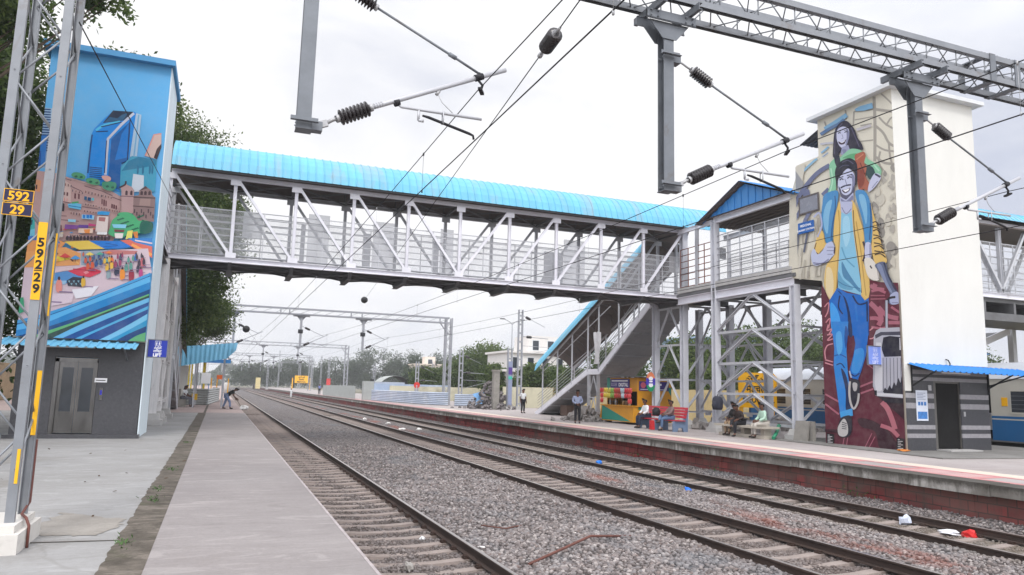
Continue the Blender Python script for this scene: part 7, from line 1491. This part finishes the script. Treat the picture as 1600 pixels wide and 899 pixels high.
def building(name, label, x0, x1, y0, y1, z, m, floors=2, wins=4, slab=True, seed=1, cat='building'):
    t = thing(name, label, cat, ((x0 + x1) / 2, y0, 0)); b = MB(); b.box((x0, y0, -1), (x1, y1, z)); b.build('wall', m, t); fh = z / floors
    if slab:
        for f in range(1, floors + 1): b = MB(); b.box((x0 - .35, y0 - .45, f * fh - .15), (x1 + .35, y1 + .2, f * fh + .12)); b.build('roof_slab', m, t)
    for f in range(floors):
        for k in range(wins):
            w_ = (x1 - x0) / wins; xa = x0 + w_ * (k + .3); xb = x0 + w_ * (k + .7); za = f * fh + fh * .35; zb = f * fh + fh * .78
            b = MB(); b.box((xa - .08, y0 - .06, za - .08), (xb + .08, y0 - .01, za)); b.box((xa - .08, y0 - .06, zb), (xb + .08, y0 - .01, zb + .08)); b.box((xa - .08, y0 - .06, za), (xa, y0 - .01, zb)); b.box((xb, y0 - .06, za), (xb + .08, y0 - .01, zb)); wd = b.build('window', white_trim, t)
            b = MB(); b.box((xa, y0 - .03, za), (xb, y0 - .005, zb)); b.build('pane', glass_d, wd)
    return t
hw = mat('off white house paint', S(216, 212, 208), .8, 0, .08, .3, S(176, 170, 160), .6)
building('white_house', 'white two storey house with flat roof slabs behind the covered stair', 35.0, 43.5, 90, 98, 6.6, hw, 2, 4)
building('roof_room', 'small white upper room on the roof of the white house', 38.2, 42.6, 91, 96, 8.9, hw, 3, 2, False)
building('low_house', 'low white house left of the notice mast', 31.5, 36.5, 82, 88, 3.9, hw, 1, 2)
building('cream_house', 'cream house among the trees right of the far portal', 50.5, 58, 200, 208, 8.0, mat('cream house paint', S(222, 208, 196), .8, 0, .08, .2), 2, 3)
building('roof_room', 'small cream rooftop room on the house among the trees', 53.5, 56.5, 202, 205, 10.2, MATS['cream house paint'], 3, 1, False)
building('blue_block', 'pale blue distant block seen through the landing columns', 57.0, 66, 80, 90, 9.0, mat('pale blue block', S(150, 172, 200), .8, 0, .08, .2), 3, 3)
building('cream_block', 'distant pale block behind the yellow station board', 66, 76, 84, 92, 6.4, hw, 2, 3)
# ================================================================ TREES
def leaf_mat(name, c1, c2, c3):
    m, nt, b = newmat(name); a = nd(nt, 'ShaderNodeAttribute'); a.attribute_name = 'rnd'
    cr = nd(nt, 'ShaderNodeValToRGB'); e = cr.color_ramp.elements; e[0].color = c1; e[1].color = c3; q = e.new(.55); q.color = c2; nt.links.new(a.outputs['Fac'], cr.inputs[0])
    nt.links.new(cr.outputs[0], b.inputs['Base Color']); b.inputs['Roughness'].default_value = .6; b.inputs['Specular IOR Level'].default_value = .25
    tl_ = nd(nt, 'ShaderNodeBsdfTranslucent'); nt.links.new(cr.outputs[0], tl_.inputs[0]); mx = nd(nt, 'ShaderNodeMixShader'); mx.inputs[0].default_value = .4
    nt.links.new(b.outputs[0], mx.inputs[1]); nt.links.new(tl_.outputs[0], mx.inputs[2]); nt.links.new(mx.outputs[0], nt.nodes['Material Output'].inputs[0]); return m
lf1 = leaf_mat('dark broad leaf', (.04, .065, .02, 1), (.085, .13, .036, 1), (.16, .21, .06, 1))
lf2 = leaf_mat('mid green leaf', (.038, .066, .018, 1), (.08, .12, .03, 1), (.16, .2, .055, 1))
lf3 = leaf_mat('distant leaf', (.03, .048, .026, 1), (.05, .076, .034, 1), (.085, .115, .05, 1))
lf4 = leaf_mat('bright young leaf', (.08, .15, .02, 1), (.14, .25, .03, 1), (.22, .34, .06, 1))
bark = mat('brown bark', S(92, 80, 68), .95, 0, .3, 4, S(60, 52, 46), .5, .5)
def tree(name, label, base, blobs, n, leaf, lm, seed, trunk_r=.3, group='trees by the station', clumps=None):
    """blobs: (centre, radii); leaves gather in clumps spread through the volume, denser to the outside"""
    g = np.random.default_rng(seed); t = thing(name, label, 'tree', base, group); b = MB(); B0 = Vector(base); top = Vector(blobs[0][0])
    mid = B0.lerp(top, .5) + Vector((g.normal() * .2, g.normal() * .2, 0)); b.path([B0 - Vector((0, 0, .3)), B0.lerp(mid, .5), mid, mid.lerp(top, .6)], [trunk_r * 1.25, trunk_r, trunk_r * .7, trunk_r * .35], 8)
    for c, r_ in blobs:
        c = Vector(c)
        for k in range(3):
            e = c + Vector((g.uniform(-.7, .7) * r_[0], g.uniform(-.7, .7) * r_[1], g.uniform(-.3, .7) * r_[2])); s_ = B0.lerp(mid, g.uniform(.6, 1)); b.path([s_, s_.lerp(e, .5) + Vector((0, 0, -.1 * r_[2])), e], [trunk_r * .26, trunk_r * .15, trunk_r * .05], 5)
    b.build('trunk', bark, t); vol = np.array([r_[0] * r_[1] * r_[2] for c, r_ in blobs]) ** .75; vol /= vol.sum(); P = []; A = []
    for (c, r_), f in zip(blobs, vol):
        m_ = int(n * f); nc = max(8, int(m_ / 70)); d = g.normal(size=(nc, 3)); d /= np.linalg.norm(d, axis=1)[:, None]; rad = g.uniform(.35, 1.0, nc) ** .55 * g.uniform(.82, 1.14, nc); cc_ = d * rad[:, None] * np.array(r_) + np.array(c)
        idx = g.integers(0, nc, m_); sg = np.array(r_).mean() * .16 + leaf * .6; p_ = cc_[idx] + g.normal(size=(m_, 3)) * sg * np.array([1, 1, .62]); P.append(p_); tone = g.uniform(.05, .8, nc); A.append(np.clip(tone[idx] + g.normal(size=m_) * .13, 0, 1))
    P = np.concatenate(P); A = np.concatenate(A); keep = P[:, 2] > base[2] + .2; P = P[keep]; A = A[keep]; m_ = len(P)
    nrm = g.normal(size=(m_, 3)) + np.array([0, 0, .7]); nrm /= np.linalg.norm(nrm, axis=1)[:, None]; u = np.cross(nrm, g.normal(size=(m_, 3))); u /= np.linalg.norm(u, axis=1)[:, None]; w_ = np.cross(nrm, u); s_ = g.uniform(.6, 1.25, m_)[:, None] * leaf
    V = np.stack([P - u * s_, P + w_ * s_ * .45, P + u * s_, P - w_ * s_ * .45], 1).reshape(-1, 3) - np.array(base); F = np.arange(m_ * 4).reshape(-1, 4); np_mesh('crown', V, F, lm, t, attr=A); return t
tree('shade_tree', 'tall dark tree left of and above the blue lift tower', (-9.5, 30, 0), [((-9.2, 30, 9.5), (3.6, 4, 4.5)), ((-8.2, 27.8, 4.8), (2.4, 3, 3.4)), ((-10.5, 27, 13.2), (3.4, 3.5, 2.4)), ((-7.2, 26.5, 8.4), (1.5, 2, 4.2))], 80000, .115, lf1, 1, .35)
tree('shade_tree', 'overhanging tree with sprays of dark leaves in the top left corner', (-10.5, 19.5, 0), [((-7.4, 20.5, 11.6), (2.4, 2.0, 1.2)), ((-5.6, 20.5, 10.6), (1.1, 1.4, .55)), ((-4.3, 21.0, 11.9), (1.0, 1.2, .55)), ((-3.55, 21.4, 11.7), (.55, .9, .35)), ((-9.2, 19.5, 9.4), (2.2, 2.4, 2.8)), ((-6.4, 20.2, 9.4), (.7, 1, .7))], 42000, .085, lf1, 2, .26)
tree('shade_tree', 'rounded green tree behind the left end of the footbridge', (-4.2, 47, 0), [((-3.6, 46.5, 14.2), (3.0, 3.4, 3.1)), ((-1.6, 46.5, 12.2), (1.9, 2.8, 2.6)), ((-2.6, 45, 9.0), (3.2, 2.8, 3.4)), ((-.4, 46, 11.0), (1.3, 2, 1.6)), ((-1.9, 45.5, 6.6), (1.7, 2.2, 2.6))], 100000, .1, lf2, 3, .4)
tree('shade_tree', 'darker tree filling the gap behind the left stair', (-8, 52, 0), [((-7.5, 52, 10), (4.5, 4, 5.5)), ((-4.8, 53, 6.5), (2.6, 3, 3.6))], 40000, .16, lf1, 4, .4)
tree('shade_tree', 'yellow green leafy tree low behind the pale blue shelter', (-2.6, 62, 0), [((-2.4, 61, 7.2), (2.0, 2.4, 2.2)), ((-.6, 61, 6.6), (1.3, 1.8, 1.7)), ((-3.2, 62, 4.6), (1.6, 2, 1.6))], 30000, .11, lf2, 5, .25)
tree('shade_tree', 'small tree tip rising behind the roof of the blue tower', (-4.6, 33.5, 0), [((-4.6, 33.5, 13.9), (1.7, 1.6, 1.1)), ((-3.2, 33.5, 13.2), (.8, 1, .5))], 9000, .1, lf2, 6, .3)
tree('young_shrub', 'bright leafy shoot behind the left lattice mast', (-4.2, 14.5, 0), [((-4.15, 14.5, 3.4), (.4, .5, .3)), ((-4.3, 14.4, 2.7), (.4, .5, .35))], 260, .13, lf4, 7, .03)
far = [(14, 330, 8, 10), (30, 330, 9, 12), (46, 320, 10, 12), (59, 300, 10, 16), (73, 300, 9, 15.5), (86, 295, 9, 14.5), (98, 280, 9, 14), (58, 220, 6, 10), (67, 215, 6, 10.5), (49, 190, 4.5, 6.5), (54, 180, 4.5, 7)]
for i, (x, y, r_, h) in enumerate(far):
    tree('far_tree', ('first', 'second', 'third', 'fourth', 'fifth', 'sixth', 'seventh', 'eighth', 'ninth', 'tenth', 'eleventh')[i] + ' tree from the left in the far tree line beyond the portals', (x, y, -1), [((x, y, h * .6), (r_, r_ * .6, h * .42)), ((x - r_ * .6, y - 2, h * .4), (r_ * .6, r_ * .5, h * .34)), ((x + r_ * .6, y - 2, h * .42), (r_ * .6, r_ * .5, h * .34))], 9000, .42, lf3, 20 + i, .35, 'far tree line')
mid = [(36.5, 105, 4.2, 8.2), (41, 112, 3.6, 9), (46, 118, 4.4, 8.0), (33.5, 108, 2.8, 5.4), (31.2, 84, 2.0, 4.6), (33.6, 78, 2.0, 4.4), (39, 84, 2.6, 4.8), (29.5, 110, 2.4, 4.6), (36.5, 72, 2.6, 4.2)]
for i, (x, y, r_, h) in enumerate(mid):
    tree('bushy_tree', ('tall dark tree right of the far portal', 'bare topped tree beside the low house', 'broad tree behind the concrete post', 'low bush right of the portal legs', 'dark bush in front of the white house', 'second bush in front of the white house', 'bush right of the white house under the stair roof', 'low bush behind the cream wall', 'dense bush behind the lower stair')[i], (x, y, -.5), [((x, y, h * .62), (r_, r_ * .8, h * .36)), ((x - r_ * .5, y - 1, h * .42), (r_ * .6, r_ * .6, h * .3)), ((x + r_ * .5, y - 1, h * .4), (r_ * .6, r_ * .6, h * .3))], 14000, .2, lf2 if i % 3 else lf1, 40 + i, .2, 'trees beyond the far platform')
rt_ = [(44, 62, 4, 7.5), (50, 64, 4.4, 8.5), (56, 62, 4.6, 9.5), (62, 64, 4, 8), (67, 60, 4.4, 8.8), (73, 62, 5, 9.6), (42, 55, 2.8, 5), (40, 70, 3, 6.6), (80, 62, 5, 9)]
for i, (x, y, r_, h) in enumerate(rt_):
    tree('bushy_tree', ('first', 'second', 'third', 'fourth', 'fifth', 'sixth', 'low seventh', 'eighth', 'ninth')[i] + ' tree seen through the landing columns beyond the train', (x, y, -.5), [((x, y, h * .62), (r_, r_ * .8, h * .38)), ((x - r_ * .5, y - 1, h * .42), (r_ * .6, r_ * .6, h * .32)), ((x + r_ * .5, y - 1, h * .38), (r_ * .6, r_ * .6, h * .32))], 16000, .2, (lf2, lf1, lf1)[i % 3], 60 + i, .25, 'trees beyond the train')
# far wood at the horizon, one mass
g = np.random.default_rng(99); m_ = 40000; xx = g.uniform(-160, 520, m_); yy = g.uniform(560, 640, m_); hh = 12 + 5 * np.sin(xx * .043) + 3 * np.sin(xx * .13 + 1) + 2 * np.sin(xx * .31); zz = g.uniform(0, 1, m_) ** .7 * hh - 1
P = np.stack([xx, yy, zz], 1); nrm = g.normal(size=(m_, 3)); nrm /= np.linalg.norm(nrm, axis=1)[:, None]; u = np.cross(nrm, g.normal(size=(m_, 3))); u /= np.linalg.norm(u, axis=1)[:, None]; w_ = np.cross(nrm, u); s_ = g.uniform(.7, 1.6, m_)[:, None]
V = np.stack([P - u * s_, P + w_ * s_ * .7, P + u * s_, P - w_ * s_ * .7], 1).reshape(-1, 3); tag(np_mesh('far_wood', V, np.arange(m_ * 4).reshape(-1, 4), lf3, attr=g.uniform(0, 1, m_)), 'distant wooded strip along the horizon', 'wood', kind='stuff')

# ================================================================ PEOPLE
def skin_obj(name, V, E, Rd, m, parent, sub=2, root=0):
    me = bpy.data.meshes.new(name); me.from_pydata([tuple(v) for v in V], E, []); me.materials.append(m)
    o = bpy.data.objects.new(name, me); COL.objects.link(o); o.parent = parent
    bm = bmesh.new(); bm.from_mesh(me); lay = bm.verts.layers.skin.verify(); bm.verts.ensure_lookup_table()
    for i, v in enumerate(bm.verts):
        r_ = Rd[i]; v[lay].radius = (r_, r_) if not isinstance(r_, tuple) else r_; v[lay].use_root = (i == root)
    bm.to_mesh(me); bm.free(); md = o.modifiers.new('skin', 'SKIN'); md.use_smooth_shade = True; sb = o.modifiers.new('sub', 'SUBSURF'); sb.levels = sb.render_levels = sub; return o
sk = mat('brown skin', S(98, 66, 52), .55, 0, .08, 12); hair_m = mat('black hair', S(22, 19, 18), .5, 0, .15, 20); shoe_m = mat('dark shoe', S(38, 34, 34), .6, 0, .1, 10)
def person(label, loc, rotz, J, shirt, trousers, long_sleeve=False, hair_len=0, shorts=False, scale=1.0, group=None, shoes=None):
    """J: joints in metres, x forward, y left, z up; pelvis, chest, neck, head plus (elbow, wrist, knee, ankle) for l and r"""
    t = thing('person', label, 'person', loc, group); t.rotation_euler.z = rotz; t.scale = (scale,) * 3
    Vv = lambda k: Vector(J[k])
    pel, che, nek, hed = Vv('pelvis'), Vv('chest'), Vv('neck'), Vv('head'); fw = Vector(J.get('face', (1, 0, 0))).normalized(); up = (hed - nek).normalized(); lt_ = Vector(J.get('left', (0, 1, 0)))
    V = [pel, pel.lerp(che, .5), che, nek, hed, hed + up * .1]; E = [(0, 1), (1, 2), (2, 3), (3, 4), (4, 5)]; Rd = [.12, .105, .12, .052, .085, .075]
    def chain(start, pts, rs):
        k = start
        for p, r_ in zip(pts, rs): V.append(Vector(p)); Rd.append(r_); E.append((k, len(V) - 1)); k = len(V) - 1
        return k
    chain(4, [hed + fw * .085 + up * -.005, hed + fw * .115 - up * .015], [.03, .014])     # nose
    for s_ in (1, -1): chain(4, [hed + lt_ * .085 * s_, hed + lt_ * .105 * s_ - fw * .01], [.02, .014])      # ears
    for s_, k in ((1, 'l'), (-1, 'r')):
        sh_ = che + lt_ * .18 * s_ + (nek - che) * .45; el, wr = Vv('elbow_' + k), Vv('wrist_' + k); d = (wr - el).normalized(); pm = wr + d * .08
        w0 = chain(2, [sh_, el, wr, pm], [.052, .042, .028, .034])
        sd = d.cross(lt_ if abs(d.dot(lt_)) < .9 else fw).normalized(); bend = Vector(J.get('curl', (0, 0, -1))).normalized()
        for q in range(4): o_ = sd * (.03 - .02 * q); L = (.036, .042, .039, .03)[q]; chain(w0, [pm + o_ + d * .03, pm + o_ + d * (.03 + L), pm + o_ * .9 + d * (.03 + L * 1.4) + bend * .03], [.0095, .009, .007])
        chain(w0 - 1, [wr + d * .04 + sd * .045, wr + d * .075 + sd * .06 + bend * .015], [.011, .009])
        hp = pel + lt_ * .09 * s_ - up * .02; kn, an = Vv('knee_' + k), Vv('ankle_' + k); ff = Vector(J.get('foot_' + k, J.get('foot', (1, 0, 0)))).normalized()
        chain(0, [hp, kn, an, an + ff * .1 + Vector((0, 0, -.045)), an + ff * .17 + Vector((0, 0, -.055))], [.085, .058, .04, .036, .026])
    skin_obj('body', V, E, Rd, sk, t)
    # shirt
    V = [pel + (che - pel) * .05, pel.lerp(che, .5), che, che.lerp(nek, .72)]; E = [(0, 1), (1, 2), (2, 3)]; Rd = [.155, .14, .15, .075]
    for s_, k in ((1, 'l'), (-1, 'r')):
        sh_ = che + lt_ * .18 * s_ + (nek - che) * .45; el, wr = Vv('elbow_' + k), Vv('wrist_' + k); pts = [sh_, sh_.lerp(el, .75)] if not long_sleeve else [sh_, el, el.lerp(wr, .9)]
        chain(2, pts, [.074, .064] if not long_sleeve else [.074, .058, .045])
    skin_obj('shirt', V, E, Rd, shirt, t)
    V = [pel]; E = []; Rd = [.15]
    for s_, k in ((1, 'l'), (-1, 'r')):
        hp = pel + lt_ * .09 * s_ - up * .02; kn, an = Vv('knee_' + k), Vv('ankle_' + k); chain(0, [hp, kn, an + (kn - an) * (.08 if not shorts else .7)], [.11, .076, .062])
    skin_obj('trousers', V, E, Rd, trousers, t)
    c = hed + up * .035 - fw * .02; pts = [hed + up * .1 + fw * .03, hed + up * .12 - fw * .03, hed + up * .05 - fw * .07, hed - up * .04 - fw * .075]; rs = [.068, .085, .085, .066]
    if hair_len: pts.append(hed - up * hair_len - fw * .1); rs.append(.045)
    skin_obj('hair', pts, [(i, i + 1) for i in range(len(pts) - 1)], rs, hair_m, t, 2, 1)
    if not shoes == 'bare':
        for k in 'lr': an = Vv('ankle_' + k); ff = Vector(J.get('foot_' + k, J.get('foot', (1, 0, 0)))).normalized(); skin_obj('shoe', [an + Vector((0, 0, -.03)) - ff * .03, an + ff * .08 + Vector((0, 0, -.045)), an + ff * .18 + Vector((0, 0, -.055))], [(0, 1), (1, 2)], [.048, .045, .034], shoes or shoe_m, t)
    return t
cloth = lambda n, c: mat('cloth ' + n, c, .85, 0, .14, 9)
def stand(**k):
    J = dict(pelvis=(0, 0, .93), chest=(.0, 0, 1.28), neck=(.01, 0, 1.47), head=(.03, 0, 1.58), elbow_l=(-.02, .25, 1.12), wrist_l=(.06, .24, .87), elbow_r=(-.02, -.25, 1.12), wrist_r=(.06, -.24, .87), knee_l=(.02, .1, .5), ankle_l=(-.02, .11, .09), knee_r=(.03, -.1, .5), ankle_r=(.0, -.11, .09)); J.update(k); return J
def sit(**k):
    J = dict(pelvis=(0, 0, .58), chest=(.03, 0, .93), neck=(.08, 0, 1.12), head=(.11, 0, 1.23), elbow_l=(.12, .25, .78), wrist_l=(.34, .14, .68), elbow_r=(.12, -.25, .78), wrist_r=(.34, -.12, .68), knee_l=(.46, .12, .55), ankle_l=(.48, .12, .09), knee_r=(.46, -.12, .55), ankle_r=(.44, -.12, .09)); J.update(k); return J
bluesh = cloth('pale blue shirt', S(158, 168, 196)); darktr = cloth('dark trousers', S(34, 34, 40)); whitesh = cloth('white shirt', S(222, 224, 226)); jeans = cloth('blue jeans', S(86, 108, 140)); navytr = cloth('navy trousers', S(40, 46, 66)); check = cloth('brown check shirt', S(120, 100, 98)); dkgreen = cloth('black green shirt', S(30, 36, 34)); mint = cloth('pale green shirt', S(176, 206, 188)); darksh = cloth('dark brown shirt', S(56, 46, 44)); lightj = cloth('washed jeans', S(120, 136, 168)); khaki = cloth('khaki trousers', S(150, 128, 104))
W_ = R(180)
# sweeper, facing the track
sw = person('person in a dark shirt and blue jeans bending to sweep the walkway', (.62, 49.6, .0), R(-10), dict(pelvis=(-.05, 0, .82), chest=(.22, 0, 1.07), neck=(.38, 0, 1.17), head=(.48, 0, 1.2), face=(.8, 0, -.6), elbow_l=(.3, .28, .86), wrist_l=(.42, .16, .68), elbow_r=(.36, -.24, .84), wrist_r=(.55, -.1, .66), knee_l=(-.14, .15, .46), ankle_l=(-.28, .2, .09), knee_r=(.16, -.12, .45), ankle_r=(.2, -.14, .09)), dkgreen, lightj)
t = thing('broom', 'long handled broom held by the sweeping person', 'broom', (1.2, 49.4, 0)); b = MB(); b.tube((1.02, 49.55, .8), (1.45, 49.2, .12), .014, 6); b.build('handle', mat('broom handle', S(60, 44, 36), .7), t); b = MB(); b.lathe((1.42, 49.22, .16), (1.56, 49.1, .0), [(0, .02), (.1, .07), (.22, .1)], 8); b.build('bristles', mat('broom bristles', S(120, 100, 70), .9), t)
crumple('dust_heap', 'small white heap of sweepings in front of the broom', 'heap', S(208, 206, 204), Vector((1.62, 49.0, .06)), (.3, .26, .2), 41, .7, .9)
person('woman in a white top and grey trousers sitting on the stone bench at left', (-1.98, 52.3, .02), R(-20), sit(), whitesh, cloth('grey trousers', S(110, 112, 120)), hair_len=.2)
b = MB(); b.box((-1.55, 52.7, .45), (-1.2, 52.95, .85)); tag(b.build('yellow_bag', mat('yellow bag', S(224, 176, 40), .6), at=(-1.4, 52.8, .45)), 'yellow bag beside the seated woman', 'bag')
person('man in a pale blue shirt standing with folded hands left of the kiosk', (17.72, 35.3, -.02), R(-110), stand(elbow_l=(.02, .26, 1.14), wrist_l=(.2, .06, 1.02), elbow_r=(.02, -.26, 1.14), wrist_r=(.2, -.05, 1.0)), bluesh, darktr, True)
person('man in a white shirt standing at the foot of the covered stair', (20.6, 49.8, -.02), R(-80), stand(), whitesh, darktr)
person('man in a white shirt sitting at the left end of the red bench', (19.12, 30.75, -.0), W_, sit(chest=(.02, 0, .93)), whitesh, navytr, True)
person('man in a check shirt sitting cross legged on the right half of the red bench', (19.12, 28.75, -.0), R(172), sit(pelvis=(0, 0, .58), chest=(-.06, 0, .92), neck=(-.05, 0, 1.12), head=(-.02, 0, 1.23), knee_r=(.48, -.02, .66), ankle_r=(.62, .16, .42), wrist_l=(.36, .1, .7), wrist_r=(.36, -.02, .74)), check, jeans, True)
person('man in dark clothes sitting hunched with crossed legs on the low pale wall', (19.98, 24.95, .0), R(188), sit(chest=(.12, 0, .9), neck=(.22, 0, 1.06), head=(.28, 0, 1.15), face=(.9, 0, -.3), knee_r=(.46, -.06, .64), ankle_r=(.66, .12, .42)), darksh, darktr, True)
person('man in a pale green shirt sitting upright on the low pale wall', (20.35, 24.0, .0), R(170), sit(), mint, cloth('pale trousers', S(186, 180, 172)), True)
person('man in black half hidden behind the hunched man', (20.35, 25.75, .0), R(185), sit(), cloth('black shirt', S(30, 30, 32)), khaki, True)
person('tiny distant person in grey walking on the near platform', (1.0, 118, .0), 0, stand(), cloth('grey top', S(110, 110, 112)), darktr)
person('tiny distant person in white standing on the third track', (12.4, 140, -.9), R(-60), stand(), whitesh, whitesh)
person('tiny distant person in blue on the far platform beside the tin fence', (15.4, 124, 0), R(-90), stand(), cloth('blue top', S(110, 120, 170)), darktr)
b = MB(); b.path([(19.0, 29.75, .62), (19.02, 29.75, .86), (19.04, 29.75, 1.0)], [.17, .2, .1], 8); tag(b.build('shoulder_bag', mat('black bag cloth', S(36, 38, 42), .8), at=(19.02, 29.75, .5)), 'black bag standing on the red bench between the two men', 'bag')
b = MB(); b.prism([(18.62, 29.5, 0), (18.62, 29.72, 0), (18.62, 29.7, .42), (18.62, 29.54, .42)], (.16, 0, 0)); tag(b.build('red_bag', mat('red bag cloth', S(200, 44, 50), .7), at=(18.7, 29.6, 0)), 'red bag on the platform in front of the bench', 'bag')
# ================================================================ AIR
m = bpy.data.materials.new('thin air'); m.use_nodes = True; nt = m.node_tree; nt.nodes.clear()
pv = nd(nt, 'ShaderNodeVolumePrincipled'); pv.inputs['Density'].default_value = .00065; pv.inputs['Color'].default_value = (.95, .965, .99, 1); pv.inputs['Anisotropy'].default_value = .2
nt.links.new(pv.outputs[0], nd(nt, 'ShaderNodeOutputMaterial').inputs['Volume'])
b = MB(); b.box((-420, -60, -3), (760, 780, 30)); tag(b.build('haze', m, at=(0, 0, 0)), 'thin pale haze over the far tree line', 'haze', kind='stuff')
